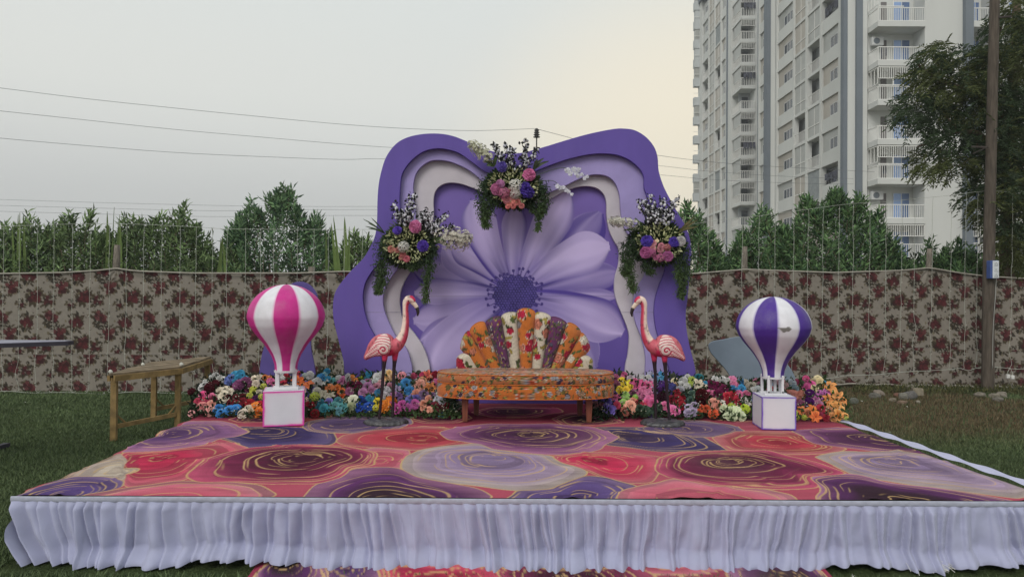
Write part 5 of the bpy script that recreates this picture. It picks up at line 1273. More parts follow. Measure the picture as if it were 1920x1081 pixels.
def make_pompom(seed, n, w, l, flat=0.75, name='carnation', ruff=0.3):
    rr = np.random.default_rng(seed); parts = []
    for k in range(n):
        z = 1 - 1.25 * (k + 0.5) / n; a = k * 2.39996; r_ = math.sqrt(max(0, 1 - z * z)); d = np.array([r_ * math.cos(a), r_ * math.sin(a), z])
        v, f = petal_grid(w * rr.uniform(0.8, 1.2), l, 0.5 * rr.uniform(0.3, 1.2), rr.uniform(-0.1, 0.12), 3, 3)
        ex = np.cross(d, (0.3, 0.2, 1)); ex /= np.linalg.norm(ex); ez = np.cross(ex, d); Rr = np.stack([ex, d, ez], 1)
        v = v @ Rr.T + d * (1 - l) * rr.uniform(0.75, 0.95); v += rr.normal(0, ruff * 0.05, v.shape); v[:, 2] *= flat
        parts.append((v, f, np.repeat([rr.uniform(0.75, 1.1)], len(v))))
    parts.append(core_ball(0.74, 0.0, 0.8, flat)); V, Fc, C_ = assemble(parts); return mesh(name, V, Fc, C_)
def make_lily(seed):
    rr = np.random.default_rng(seed); parts = []
    for k in range(6):
        nu, nv = 5, 7; U, Vv = np.meshgrid(np.linspace(-1, 1, nu), np.linspace(0, 1, nv), indexing='ij')
        w = 0.30 * np.sin(np.clip(0.08 + 0.92 * Vv, 0, 1) * math.pi) ** 0.7; x = U * w; y = 0.08 + Vv * 1.0; z = 0.55 * Vv - 0.55 * Vv ** 3 + 0.16 * np.abs(U) * np.sin(Vv * math.pi)
        v = np.stack([x, y, z], -1).reshape(-1, 3) @ rotm('Z', 2 * math.pi * k / 6 + rr.uniform(-0.1, 0.1)).T
        tone = (1.12 - 0.35 * np.exp(-(U / 0.35) ** 2)).ravel(); parts.append((v, grid_faces(nu, nv), tone))
    for k in range(5):
        a = 2 * math.pi * k / 5; d = np.array([0.18 * math.cos(a), 0.18 * math.sin(a), 0.55]); s_ = np.array([0.015, 0.015, 0])
        v = np.array([-s_, s_, d + s_, d - s_]); parts.append((v, np.array([[0, 1, 2, 3]]), 0.5))
    V, Fc, C_ = assemble(parts); return mesh('lily', V, Fc, C_)
def make_cluster(seed, n=34, fl=0.26, name='hydrangea'):
    rr = np.random.default_rng(seed); parts = []
    for k in range(n):
        z = 1 - 1.1 * (k + 0.5) / n; a = k * 2.39996 + rr.uniform(-0.2, 0.2); r_ = math.sqrt(max(0, 1 - z * z)); d = np.array([r_ * math.cos(a), r_ * math.sin(a), z])
        ex = np.cross(d, (0.3, 0.2, 1)); ex /= np.linalg.norm(ex); ey = np.cross(d, ex); tone = rr.uniform(0.8, 1.15)
        for j in range(4):
            t = j * math.pi / 2 + rr.uniform(0, 0.4); u = math.cos(t) * ex + math.sin(t) * ey; w_ = -math.sin(t) * ex + math.cos(t) * ey; c = d * 0.82
            v = np.array([c, c + fl * 0.6 * u + fl * 0.38 * w_ + 0.03 * d, c + fl * u + 0.05 * d, c + fl * 0.6 * u - fl * 0.38 * w_ + 0.03 * d]); parts.append((v, np.array([[0, 1, 2, 3]]), tone))
    V, Fc, C_ = assemble(parts); return mesh(name, V, Fc, C_)
BLOOM = {'rose': [make_rose(k) for k in range(4)], 'carn': [make_pompom(k, 60, 0.24, 0.42) for k in range(3)], 'mum': [make_pompom(9 + k, 120, 0.13, 0.40, 0.85, 'chrysanthemum', 0.15) for k in range(2)],
         'lily': [make_lily(k) for k in range(2)], 'hyd': [make_cluster(k) for k in range(2)], 'bud': [make_rose(40)]}
for k_ in BLOOM:
    for me_ in BLOOM[k_]: me_.materials.append(petal)
NAME = {'rose': 'rose', 'carn': 'carnation', 'mum': 'chrysanthemum', 'lily': 'lily', 'hyd': 'hydrangea', 'bud': 'rose_bud'}
_fr = np.random.default_rng(77)
def bloom(root, kind, pos, rad, rgb, face, spread=0.35):
    me_ = BLOOM[kind][int(_fr.integers(0, len(BLOOM[kind])))]
    o = bpy.data.objects.new(NAME[kind], me_); COL.objects.link(o)
    d = Vector(face) + Vector(_fr.normal(0, spread, 3)); d.normalize()
    o.rotation_mode = 'QUATERNION'
    o.rotation_quaternion = d.to_track_quat('Z', 'Y') @ Matrix.Rotation(_fr.uniform(0, 6.28), 3, 'Z').to_quaternion()
    s = rad * _fr.uniform(0.92, 1.12); o.scale = (s, s, s)
    j = _fr.uniform(0.95, 1.25); c = S(*rgb); g_ = sum(c) / 3; c = [v * 0.90 + g_ * 0.10 for v in c]; o.color = (min(c[0] * j, .9), min(c[1] * j, .9), min(c[2] * j, .9), 1)
    o.location = Vector([float(v) for v in pos])
    return under(o, root)
def leaf_cloud(pts, dirs, L_, W_, cols, seed, jitter=0.5):
    """folded leaf blades (two triangles share the midrib) at points, pointing along dirs"""
    rr = np.random.default_rng(seed); n = len(pts); d = dirs + rr.normal(0, jitter, (n, 3)); d /= np.linalg.norm(d, axis=1)[:, None]
    ref = rr.normal(0, 1, (n, 3)); s = np.cross(d, ref); s /= np.linalg.norm(s, axis=1)[:, None] + 1e-9; up = np.cross(s, d)
    L = (L_ * rr.uniform(0.6, 1.25, n))[:, None]; W = (W_ * rr.uniform(0.7, 1.2, n))[:, None]
    tip = pts + d * L - up * L * 0.12; m = pts + d * L * 0.5
    a = m + s * W * 0.5 + up * W * 0.18; b_ = m - s * W * 0.5 + up * W * 0.18
    V = np.stack([pts, a, tip, b_], 1).reshape(-1, 3); i = np.arange(n) * 4
    Fc = np.stack([i, i + 1, i + 2, i + 3], -1)
    c = np.repeat(cols, 4, 0); return V, Fc, c
def greens(n, seed, a=(38, 58, 36), b_=(74, 96, 58)):
    rr = np.random.default_rng(seed); t = rr.random((n, 1)); return (np.array(S(*a)) * (1 - t) + np.array(S(*b_)) * t) * rr.uniform(0.75, 1.2, (n, 1))
W_, TQ, CR = (214, 214, 212), (66, 168, 206), (222, 212, 192)
bankA = [  # crop origin (340,680), 6.857 px per px: x, y, radius, kind, colour
 (390,190,36,'carn',W_),(440,165,38,'carn',W_),(490,195,36,'carn',W_),(540,215,40,'carn',W_),(270,295,38,'carn',W_),(310,275,36,'carn',W_),(250,330,32,'carn',W_),
 (610,230,48,'carn',(110,132,200)),(650,190,46,'carn',(120,144,210)),(700,240,44,'carn',TQ),(690,150,44,'carn',TQ),(760,145,46,'carn',TQ),(740,200,48,'carn',TQ),(810,205,40,'carn',TQ),(780,170,40,'carn',TQ),
 (370,320,78,'mum',(84,18,34)),(450,280,70,'mum',(84,18,34)),(130,370,48,'mum',(90,20,38)),(740,290,82,'mum',(166,92,146)),(830,250,66,'mum',(160,90,140)),
 (925,205,42,'rose',CR),(1000,180,36,'rose',CR),(960,265,40,'rose',(200,186,170)),(270,410,42,'rose',(232,84,150)),(390,418,34,'rose',(214,110,150)),
 (480,370,58,'rose',CR),(600,372,56,'rose',CR),(540,435,58,'rose',CR),(565,345,46,'rose',CR),(275,495,46,'carn',(210,56,104)),(320,505,36,'rose',(210,66,110)),
 (265,560,50,'rose',(220,136,136)),(380,535,52,'rose',(226,160,146)),(375,615,54,'rose',(222,160,152)),(130,650,36,'rose',(220,160,160)),
 (615,512,40,'rose',(116,22,38)),(700,515,42,'rose',(116,22,38)),(795,500,42,'rose',(122,24,40)),(690,445,38,'rose',(96,20,34)),(790,425,40,'rose',(96,20,34)),(880,525,48,'rose',(168,22,40)),(600,440,32,'rose',(96,18,32)),
 (955,565,54,'rose',(250,134,34)),(1000,640,52,'rose',(250,134,34)),(610,602,56,'rose',(52,142,214)),(705,592,48,'rose',(48,138,208)),(480,585,44,'rose',(48,130,200)),(438,628,36,'rose',(48,130,190)),(500,645,46,'rose',(52,142,214)),
 (795,650,56,'rose',(214,202,186)),(860,590,54,'rose',(210,198,176)),(895,640,46,'rose',(196,180,150)),(1060,305,46,'hyd',(206,210,76)),(925,348,42,'carn',(208,212,84)),(880,422,38,'carn',(204,208,90)),(1030,440,42,'hyd',(206,210,60)),
 (960,460,42,'carn',(86,26,92)),(1080,195,40,'carn',(234,150,80)),(1130,200,36,'carn',(230,150,90)),(1150,240,46,'carn',(216,112,166)),(1270,165,46,'carn',W_),(1240,215,40,'carn',W_),(1300,200,38,'carn',W_),
 (1300,262,44,'rose',(190,40,72)),(1350,180,36,'rose',(180,40,60)),(1490,140,34,'rose',(180,50,80)),(1500,245,82,'lily',(234,112,40)),(1635,290,80,'lily',(232,120,60)),(1740,250,72,'mum',W_),(1745,370,60,'mum',(210,208,198)),
 (1720,440,78,'hyd',(196,214,56)),(1650,160,46,'carn',W_),(1590,165,36,'carn',(190,204,200)),(1550,352,44,'rose',(222,190,180)),(1580,475,42,'rose',(214,184,168)),(1640,545,58,'rose',(150,18,40)),(1580,560,46,'rose',(140,18,40)),(1720,645,46,'rose',(150,24,36)),(1560,490,40,'rose',(150,20,50)),
 (1830,600,60,'rose',(66,168,184)),(1790,512,44,'rose',(50,130,150)),(1890,500,46,'rose',(136,126,204)),(1750,580,36,'rose',(40,110,130)),(1200,300,40,'rose',(200,120,150)),(1350,320,42,'rose',(226,190,160)),
 (400,470,40,'rose',(120,30,60)),(210,480,36,'rose',(190,60,90)),(860,330,44,'rose',(90,30,60)),(990,380,36,'rose',(210,200,180)),(1000,540,44,'rose',(180,30,44))]
bankB = [  # crop origin (560,680), 6.4 px per px
 (340,100,36,'carn',TQ),(310,145,32,'carn',(140,190,200)),(270,170,46,'carn',(66,160,214)),(350,200,44,'carn',TQ),(410,208,34,'carn',(110,190,190)),(480,190,40,'carn',W_),(520,205,48,'rose',(224,126,184)),(600,195,40,'carn',W_),(590,160,32,'carn',W_),
 (642,180,32,'carn',(240,160,80)),(690,210,30,'carn',(236,150,70)),(455,300,46,'rose',(246,140,58)),(370,300,44,'rose',(236,144,80)),(512,340,38,'rose',(236,120,50)),(516,402,40,'rose',(236,110,44)),(390,400,56,'lily',(214,206,180)),(300,382,56,'lily',(206,200,176)),(320,240,50,'lily',(206,204,196)),
 (630,260,50,'rose',(108,18,62)),(712,285,58,'rose',(118,22,70)),(605,345,44,'rose',(160,90,130)),(830,290,54,'rose',(188,134,180)),(780,350,50,'rose',(180,120,166)),(872,335,46,'rose',(176,120,160)),(820,230,42,'rose',(160,100,140)),(840,130,36,'carn',TQ),(815,195,34,'carn',(50,140,160)),(770,245,34,'carn',(190,196,210)),
 (940,165,48,'carn',W_),(990,145,44,'carn',W_),(920,215,40,'carn',(200,206,204)),(1030,110,36,'carn',W_),(1090,125,42,'rose',(234,192,130)),(1060,175,44,'rose',(230,190,136)),(1125,170,38,'rose',(230,196,150)),(1240,155,44,'carn',(220,150,160)),
 (930,280,50,'rose',(184,120,140)),(980,250,44,'rose',(196,150,150)),(1050,340,52,'carn',(210,206,212)),(1040,400,46,'carn',(206,200,206)),(955,352,38,'rose',(54,124,164)),(1100,290,46,'rose',(176,120,140)),(1190,310,40,'lily',(180,160,204)),
 (655,452,60,'rose',(222,222,200)),(630,535,48,'rose',(176,184,142)),(570,450,36,'lily',(204,206,180)),(435,510,58,'rose',(96,162,162)),(525,535,58,'rose',(92,166,168)),(480,460,46,'rose',(70,136,146)),(480,580,40,'rose',(96,150,160)),
 (745,440,40,'rose',(28,72,160)),(715,530,48,'rose',(26,72,168)),(825,535,46,'rose',(34,84,176)),(790,480,40,'rose',(24,58,130)),(870,500,34,'rose',(26,72,150)),(850,430,48,'rose',(40,126,160)),(950,470,52,'rose',(240,214,28)),(925,540,40,'hyd',(220,212,40)),
 (1040,520,76,'carn',(250,146,26)),(1110,462,62,'carn',(250,140,24)),(1130,385,44,'rose',(160,100,150)),(1210,400,48,'lily',(120,86,150)),(1225,500,56,'rose',(200,84,166)),(1180,550,46,'rose',(190,70,150)),(1120,520,44,'rose',(190,80,160)),
 (1290,245,52,'rose',(62,146,202)),(1320,330,52,'rose',(58,140,200)),(1205,280,38,'rose',(40,120,140)),(1460,265,62,'rose',(234,164,146)),(1412,362,54,'rose',(230,154,130)),(1385,155,34,'carn',(190,70,110)),(1440,120,30,'carn',(80,90,70)),(1495,150,42,'carn',(206,60,110)),(1550,150,66,'lily',(234,116,90)),(1580,300,66,'lily',(234,148,78)),(1490,210,40,'rose',(220,160,120)),(1640,140,40,'carn',(170,30,60)),(1640,240,44,'carn',(214,110,160)),
 (1340,435,46,'rose',(126,122,200)),(1412,425,44,'rose',(130,126,204)),(1360,475,40,'rose',(110,104,180)),(1390,495,50,'rose',(206,96,172)),(1310,525,46,'rose',(190,90,164)),(1510,385,52,'rose',(146,116,156)),(1590,390,46,'rose',(136,106,146)),(1500,492,42,'rose',(230,162,136)),(1500,545,36,'rose',(224,156,130)),(1570,558,38,'rose',(232,164,140)),(1565,430,36,'rose',(226,156,130)),
 (1690,455,60,'carn',(204,206,216)),(1665,395,44,'lily',(206,208,206)),(1765,520,44,'rose',(110,24,34)),(1820,460,54,'rose',(88,118,94)),(1870,520,46,'rose',(70,96,80)),(1640,510,44,'rose',(120,30,50)),(1700,540,40,'rose',(80,30,36)),(1930,500,40,'rose',(190,180,184))]
bankC = [  # crop origin (1100,680), 6.857 px per px
 (100,540,46,'rose',(190,128,138)),(195,545,44,'rose',(176,110,120)),(290,605,62,'rose',(130,110,204)),(260,500,48,'rose',(116,96,186)),(250,560,40,'rose',(120,100,190)),(375,455,66,'lily',(204,96,142)),(395,540,44,'rose',(200,60,96)),(330,590,40,'rose',(120,100,180)),
 (460,240,46,'rose',(244,214,36)),(432,355,48,'rose',(244,214,36)),(500,350,44,'rose',(240,206,40)),(560,262,44,'rose',(246,216,44)),(548,315,40,'rose',(240,210,40)),(370,190,46,'carn',(180,96,136)),(385,270,46,'carn',(150,80,110)),(430,130,30,'carn',(70,84,66)),(480,150,34,'carn',(196,90,140)),(465,190,32,'carn',(206,100,150)),
 (500,418,44,'rose',(166,206,110)),(512,482,46,'rose',(160,200,106)),(472,522,48,'rose',(166,206,112)),(625,442,44,'hyd',(150,204,70)),(570,565,74,'rose',(236,166,140)),(600,500,44,'rose',(220,140,116)),(500,620,48,'rose',(160,90,76)),(560,205,44,'carn',(200,180,190)),
 (640,285,80,'lily',(214,84,140)),(790,300,76,'lily',(222,100,150)),(700,270,60,'lily',(190,60,120)),(600,390,50,'rose',(184,110,150)),(730,370,58,'carn',(234,136,182)),(790,400,56,'carn',(236,146,190)),(690,420,48,'carn',(206,116,160)),
 (665,520,46,'rose',(186,40,72)),(725,535,44,'rose',(196,50,84)),(775,515,44,'rose',(220,96,150)),(850,520,54,'rose',(226,110,166)),(800,460,50,'rose',(230,126,180)),(850,455,44,'rose',(220,110,160)),(760,605,54,'rose',(70,92,74)),(685,590,44,'rose',(60,84,66)),(940,572,46,'rose',(70,92,76)),(870,610,42,'rose',(64,84,70)),
 (720,200,44,'carn',W_),(790,195,44,'carn',W_),(735,250,44,'carn',(204,190,204)),(830,245,46,'carn',(196,182,206)),(860,335,50,'lily',(190,170,204)),(820,150,36,'carn',(190,190,214)),(870,195,38,'carn',(120,170,220)),(955,150,42,'carn',(80,170,214)),(970,205,44,'carn',(96,180,216)),(950,240,36,'carn',(130,190,220)),
 (980,285,56,'carn',(118,66,170)),(940,350,44,'carn',(96,40,120)),(1100,310,48,'carn',(106,106,182)),(975,410,50,'mum',(66,22,46)),(990,470,48,'mum',(56,18,40)),(930,440,40,'mum',(70,22,50)),(1110,170,36,'carn',(90,96,80)),(1130,220,42,'rose',(234,212,180)),(1165,235,36,'rose',(230,204,170)),(1150,290,36,'rose',(224,190,150)),
 (1240,235,50,'carn',W_),(1285,300,50,'carn',W_),(1200,340,52,'carn',(208,206,214)),(1205,280,44,'carn',W_),(1300,185,40,'carn',W_),(1350,220,50,'hyd',(182,204,66)),(1330,275,46,'hyd',(176,200,60)),(1445,190,48,'carn',(36,116,126)),(1430,275,72,'lily',(222,210,186)),(1520,265,36,'carn',TQ),(1500,300,44,'lily',(214,200,180)),
 (1172,390,48,'rose',(186,38,62)),(1200,460,46,'rose',(180,34,54)),(1245,440,42,'rose',(186,40,60)),(1230,545,50,'rose',(170,30,50)),(1160,450,42,'rose',(170,34,56)),(1090,470,42,'rose',(150,30,56)),(1190,510,42,'rose',(160,30,46)),(1300,410,50,'rose',(76,106,92)),(1340,490,52,'rose',(72,100,90)),(1355,400,44,'rose',(80,110,96)),
 (1480,420,88,'mum',(78,14,24)),(1470,510,70,'mum',(66,12,22)),(1010,540,54,'rose',(232,116,170)),(1120,605,66,'rose',(234,118,174)),(1330,590,56,'rose',(188,172,204)),(1390,560,48,'rose',(176,160,190)),(1310,645,50,'rose',(180,166,196)),(1380,630,46,'rose',(170,156,186)),
 (1440,625,46,'rose',(200,80,38)),(1540,590,44,'rose',(206,88,44)),(1630,645,52,'rose',(210,84,40)),(1480,575,42,'rose',(190,70,34)),(1640,520,62,'rose',(234,164,144)),(1695,565,52,'rose',(226,146,126)),(1740,515,46,'lily',(206,200,190)),
 (1690,295,64,'rose',(112,18,72)),(1600,275,52,'rose',(108,18,70)),(1770,335,56,'rose',(112,20,72)),(1700,410,56,'rose',(110,18,70)),(1650,205,38,'carn',W_),(1690,225,32,'carn',W_),(1750,205,36,'carn',W_),(1812,232,40,'carn',W_),(1580,375,46,'rose',(206,110,150)),(1640,390,42,'rose',(190,100,140)),
 (1870,215,52,'carn',(234,148,190)),(1890,330,44,'carn',(66,150,206)),(1890,270,40,'carn',(230,150,186)),(1810,432,52,'rose',(196,40,66)),(1890,420,48,'rose',(190,40,60)),(1860,490,44,'rose',(130,20,34)),(1770,585,56,'rose',(214,222,184)),(1850,620,60,'rose',(214,224,188)),(1860,555,44,'hyd',(190,212,64)),(1820,680,50,'rose',(206,216,180)),(1880,690,46,'rose',(206,216,180))]
bankD = [  # crop origin (1340,680), 6.857 px per px
 (260,285,46,'carn',(226,136,176)),(262,335,46,'rose',(50,150,200)),(345,322,46,'rose',(54,150,200)),(345,245,34,'carn',(60,140,196)),(400,248,36,'carn',(220,212,196)),(315,402,52,'carn',(222,120,168)),(415,390,46,'carn',(216,120,160)),(450,300,42,'carn',(210,204,190)),(490,285,40,'carn',(216,210,196)),
 (240,425,46,'rose',(190,40,62)),(290,490,54,'rose',(196,44,72)),(200,520,44,'rose',(130,20,34)),(380,490,50,'lily',(214,210,204)),(430,530,40,'lily',(206,200,196)),(390,590,64,'mum',(196,214,58)),(230,560,46,'hyd',(190,210,60)),(270,612,54,'rose',(214,222,186)),(245,690,46,'rose',(206,216,182)),(340,675,60,'rose',(214,224,188)),
 (560,342,56,'rose',(206,212,212)),(500,350,40,'carn',W_),(540,240,42,'carn',(204,130,160)),(620,250,40,'carn',(70,90,70)),(730,350,52,'rose',(190,34,60)),(860,255,50,'carn',(230,176,184)),(790,230,40,'carn',(224,190,196)),(905,290,46,'carn',(226,180,184)),(860,330,44,'carn',(226,170,170)),(1000,250,44,'carn',(196,206,214)),(1050,245,36,'carn',(190,80,120)),(1020,335,50,'carn',(140,160,170)),
 (1175,205,42,'carn',(220,90,150)),(1180,300,46,'rose',(226,92,164)),(1240,275,42,'rose',(222,100,166)),(1190,245,40,'rose',(214,84,150)),(1120,260,34,'carn',(90,104,80)),(1280,330,48,'rose',(226,212,170)),(1350,250,54,'rose',(236,220,172)),(1330,205,40,'rose',(226,212,170)),(1270,240,38,'rose',(216,200,160)),(1430,265,46,'lily',(60,164,206)),
 (1475,320,84,'lily',(240,160,84)),(1450,480,82,'lily',(238,150,74)),(1575,430,74,'lily',(240,160,90)),(1630,490,66,'lily',(238,156,86)),(1390,400,62,'rose',(208,116,192)),(1310,470,52,'rose',(180,100,156)),(1325,525,50,'rose',(170,110,140)),(1440,400,48,'rose',(140,60,90)),
 (1225,405,74,'mum',(92,20,112)),(1215,500,70,'mum',(86,18,104)),(1010,415,68,'carn',(234,162,146)),(1100,415,62,'carn',(230,156,136)),(960,390,48,'carn',(214,140,126)),(1100,530,68,'mum',(162,92,128)),(1040,470,56,'carn',(214,146,130)),
 (1030,640,40,'hyd',(186,204,58)),(1050,710,38,'hyd',(190,208,60)),(1155,705,40,'hyd',(196,212,70)),(1120,620,62,'lily',(230,130,60)),(1250,610,72,'lily',(236,134,56)),(1300,740,74,'lily',(234,120,54)),(1370,602,62,'rose',(176,38,66)),(1440,735,46,'rose',(150,30,50)),(1345,680,46,'rose',(140,40,70)),(1190,650,44,'rose',(190,120,90)),
 (1550,560,62,'rose',(240,172,90)),(1605,580,54,'rose',(240,178,100)),(1590,672,64,'rose',(240,174,92)),(1672,680,42,'rose',(236,170,96)),(1530,700,52,'rose',(214,150,90)),(1480,600,48,'rose',(190,130,90)),(1640,540,44,'rose',(236,170,100)),(1690,725,30,'hyd',(180,200,90))]
def bank(specs, x0, x1, label, seed):
    pts = []; 
    for lst, ox, oy, sc_ in specs:
        for (x, y, r_, kind, c) in lst: pts.append((ox + x / sc_, oy + y / sc_, r_ / sc_, kind, c))
    def Yof(py): return 6.78 + np.clip((788 - py) / 90, 0, 1) * 0.52
    g = P((x0 + x1) / 2, 740, 7.0); root = empty('flower_bank', (g[0], 7.0, SZ)); tag(root, label, 'flower bank', 'banks of artificial flowers along the backdrop')
    rr = np.random.default_rng(seed)
    # greenery first: a sloping cushion of leaves
    n = 5200; top = np.array(sorted([(p[0], p[1]) for p in pts])); px = rr.uniform(x0, x1, n)
    hi = np.array([min([q[1] for q in pts if abs(q[0] - x) < 14] + [775]) for x in px]); py = hi - 2 + (786 - hi + 2) * rr.random(n)
    yy = Yof(py) + rr.uniform(-0.02, 0.22, n)
    V = np.array([P(a, b_, c) for a, b_, c in zip(px, py, yy)]); V[:, 2] = np.maximum(V[:, 2], SZ + 0.03)
    d = np.tile(np.array([0, -0.5, 0.5]), (n, 1)); lv, lf, lc = leaf_cloud(V, d, 0.060, 0.026, greens(n, seed, (26, 42, 26), (66, 88, 50)), seed + 1, 0.7)
    o = under(link('foliage', mesh('foliage', lv, lf, lc, False), leafm), root); o['kind'] = 'stuff'
    for (x, y, r_, kind, c) in pts:
        Y = Yof(y); pos = P(x, y, Y); pos[2] = max(pos[2], SZ + 0.03 + r_ * Y / F * 0.5)
        bloom(root, kind, pos, r_ * Y / F * (1.10 if kind in ('lily', 'mum', 'hyd') else 1.28), c, (0.0, -0.85, 0.42), 0.30)
    # darker blooms deep in the gaps
    for k in range(60):
        x = rr.uniform(x0 + 8, x1 - 8); h = min([q[1] for q in pts if abs(q[0] - x) < 14] + [770]); y = rr.uniform(h + 8, 782); Y = Yof(y) + 0.10
        src = pts[int(rr.integers(0, len(pts)))]; bloom(root, 'rose', P(x, y, Y), 0.034, src[4], (0, -0.85, 0.4), 0.5)
    # baby's breath
    n = 240; px = rr.uniform(x0 + 4, x1 - 4, n); hi = np.array([min([q[1] for q in pts if abs(q[0] - x) < 14] + [775]) for x in px]); py = hi + (772 - hi) * rr.random(n)
    b = MB()
    for a, c in zip(px, py):
        p_ = P(a, c, Yof(c) - 0.05); r_ = 0.006 * rr.uniform(0.6, 1.3); b.add([p_ + np.array(q) * r_ for q in ((1, 0, 0), (-1, 0, 0), (0, 1, 0), (0, -1, 0), (0, 0, 1), (0, 0, -1))], [(0, 2, 4), (2, 1, 4), (1, 3, 4), (3, 0, 4), (2, 0, 5), (1, 2, 5), (3, 1, 5), (0, 3, 5)])
    o = under(b.build('filler_flowers', mat('filler_white', S(190, 190, 170), 0.8)), root); o['kind'] = 'stuff'
    return root
bank([(bankA, 340, 680, 6.857), (bankB, 560, 680, 6.4)], 358, 862, 'bank of mixed artificial flowers between the wooden table and the sofa', 51)
bank([(bankC, 1100, 680, 6.857), (bankD, 1340, 680, 6.857)], 1104, 1588, 'bank of mixed artificial flowers between the sofa and the brown lawn', 52)

# ================================================================== hanging arrangements on the backdrop
YA = 7.44
def strand(b_pts, n, seed, L_=0.040, W_=0.012, width=0.05, cols=((36, 56, 34), (84, 106, 62))):
    rr = np.random.default_rng(seed); c = crom(b_pts, 8, False); m = len(c); t = rr.random(n) ** 0.9 * (m - 1); i = np.clip(t.astype(int), 0, m - 2); f = (t - i)[:, None]
    p_ = c[i] * (1 - f) + c[i + 1] * f; taper = (1 - 0.6 * t / (m - 1))[:, None]; p_ = p_ + rr.normal(0, width * 0.5, (n, 3)) * taper * np.array([1, 0.6, 0.6])
    T = np.gradient(c, axis=0)[i]; T /= np.linalg.norm(T, axis=1)[:, None] + 1e-9
    return leaf_cloud(p_, T, L_, W_, greens(n, seed, *cols), seed, 0.75)
cotton_w = mat('cotton_bud', S(206, 206, 214), 0.9, var=0.08, vscale=50)
stem_d = mat('dark_stem', S(44, 42, 44), 0.7, var=0.3, vscale=40)
green_st = mat('green_stem', S(70, 86, 52), 0.7, var=0.2, vscale=40)
def cotton_branch(root, base, tip, seed, n=13):
    rr = np.random.default_rng(seed); base, tip = np.asarray(base), np.asarray(tip); mid = (base + tip) / 2 + np.array([rr.uniform(-.03, .03), -0.03, 0.0]); c = crom([base, mid, tip], 6, False)
    b = MB(); b.tube(c, np.linspace(0.004, 0.002, len(c)), 5); st = under(b.build('cotton_stem', stem_d), root); lv = []
    for k in range(n):
        t = 0.30 + 0.70 * k / (n - 1); i = min(int(t * (len(c) - 1)), len(c) - 1); a = rr.uniform(0, 6.28); off = np.array([math.cos(a) * 0.034, -0.01 + 0.012 * math.sin(a), math.sin(a) * 0.024]) * (1.1 - 0.6 * t)
        p_ = c[i] + off; r_ = rr.uniform(0.0125, 0.018); b = MB(); prof = [(0.25, -1.0), (0.8, -0.55), (1.0, 0.05), (0.82, 0.6), (0.4, 0.95)]; V = []
        for q, z in prof:
            for j in range(7): an = 2 * math.pi * j / 7; w = 1 + 0.13 * math.cos(4 * an); V.append(p_ + r_ * np.array([q * w * math.cos(an), q * w * math.sin(an), z * 1.15]))
        b.add(V, [(i2 * 7 + j, i2 * 7 + (j + 1) % 7, (i2 + 1) * 7 + (j + 1) % 7, (i2 + 1) * 7 + j) for i2 in range(4) for j in range(7)] + [tuple(range(7))[::-1], tuple(28 + j for j in range(7))]); b.build('cotton_bud', cotton_w, st, smooth=True)
        lv.append(p_ - np.array([off[0] * 0.7, -0.004, 0.012])); lv.append(p_ + np.array([rr.normal(0, 0.020), -0.016, rr.normal(0, 0.020)])); lv.append(p_ + np.array([rr.normal(0, 0.022), -0.010, rr.normal(0, 0.022)])); lv.append(c[i] + rr.normal(0, 0.016, 3))
    lv = np.array(lv); V, Fc, cl = leaf_cloud(lv, np.tile([0, -0.2, 0.3], (len(lv), 1)), 0.036, 0.030, greens(len(lv), seed, (24, 24, 26), (52, 56, 50)), seed, 0.9)
    link('dark_leaf', mesh('dark_leaf', V, Fc, cl, False), leafm, st)['kind'] = 'stuff'
def plume(root, base, tip, w, seed, rgb, n=190, name='blossom_spray'):
    rr = np.random.default_rng(seed); base, tip = np.asarray(base), np.asarray(tip); t = rr.random(n) ** 0.8; d = tip - base; p_ = base + d * t[:, None]
    rad = w * np.sin(np.clip(0.18 + 0.72 * t, 0, 1) * math.pi) ** 0.7
    q = rr.normal(0, 1, (n, 3)); q /= np.linalg.norm(q, axis=1)[:, None]; p_ = p_ + q * (rad * rr.random(n) ** 0.4)[:, None]
    parts = []; fl = 0.020
    for k in range(n):
        dd_ = q[k]; ex = np.cross(dd_, (0.3, 0.9, 0.2)); ex /= np.linalg.norm(ex); ey = np.cross(dd_, ex)
        for j in range(4):
            a = j * math.pi / 2 + rr.uniform(0, 0.5); u = math.cos(a) * ex + math.sin(a) * ey; w_ = -math.sin(a) * ex + math.cos(a) * ey
            parts.append((np.array([p_[k], p_[k] + fl * (0.6 * u + 0.42 * w_) + 0.003 * dd_, p_[k] + fl * u + 0.006 * dd_, p_[k] + fl * (0.6 * u - 0.42 * w_) + 0.003 * dd_]), np.array([[0, 1, 2, 3]]), rr.uniform(0.82, 1.1)))
    V, Fc, C_ = assemble(parts); C_ = C_ * np.array(S(*rgb)); o = under(link(name, mesh(name, V, Fc, C_, False), mat('blossom', source='vcol', rough=0.8, var=0.06, trans=0.2)), root)
    b = MB(); b.tube([base - d * 0.25, base + d * 0.5, base + d * 0.95], [0.005, 0.004, 0.002], 5); b.build('stem', green_st, o)
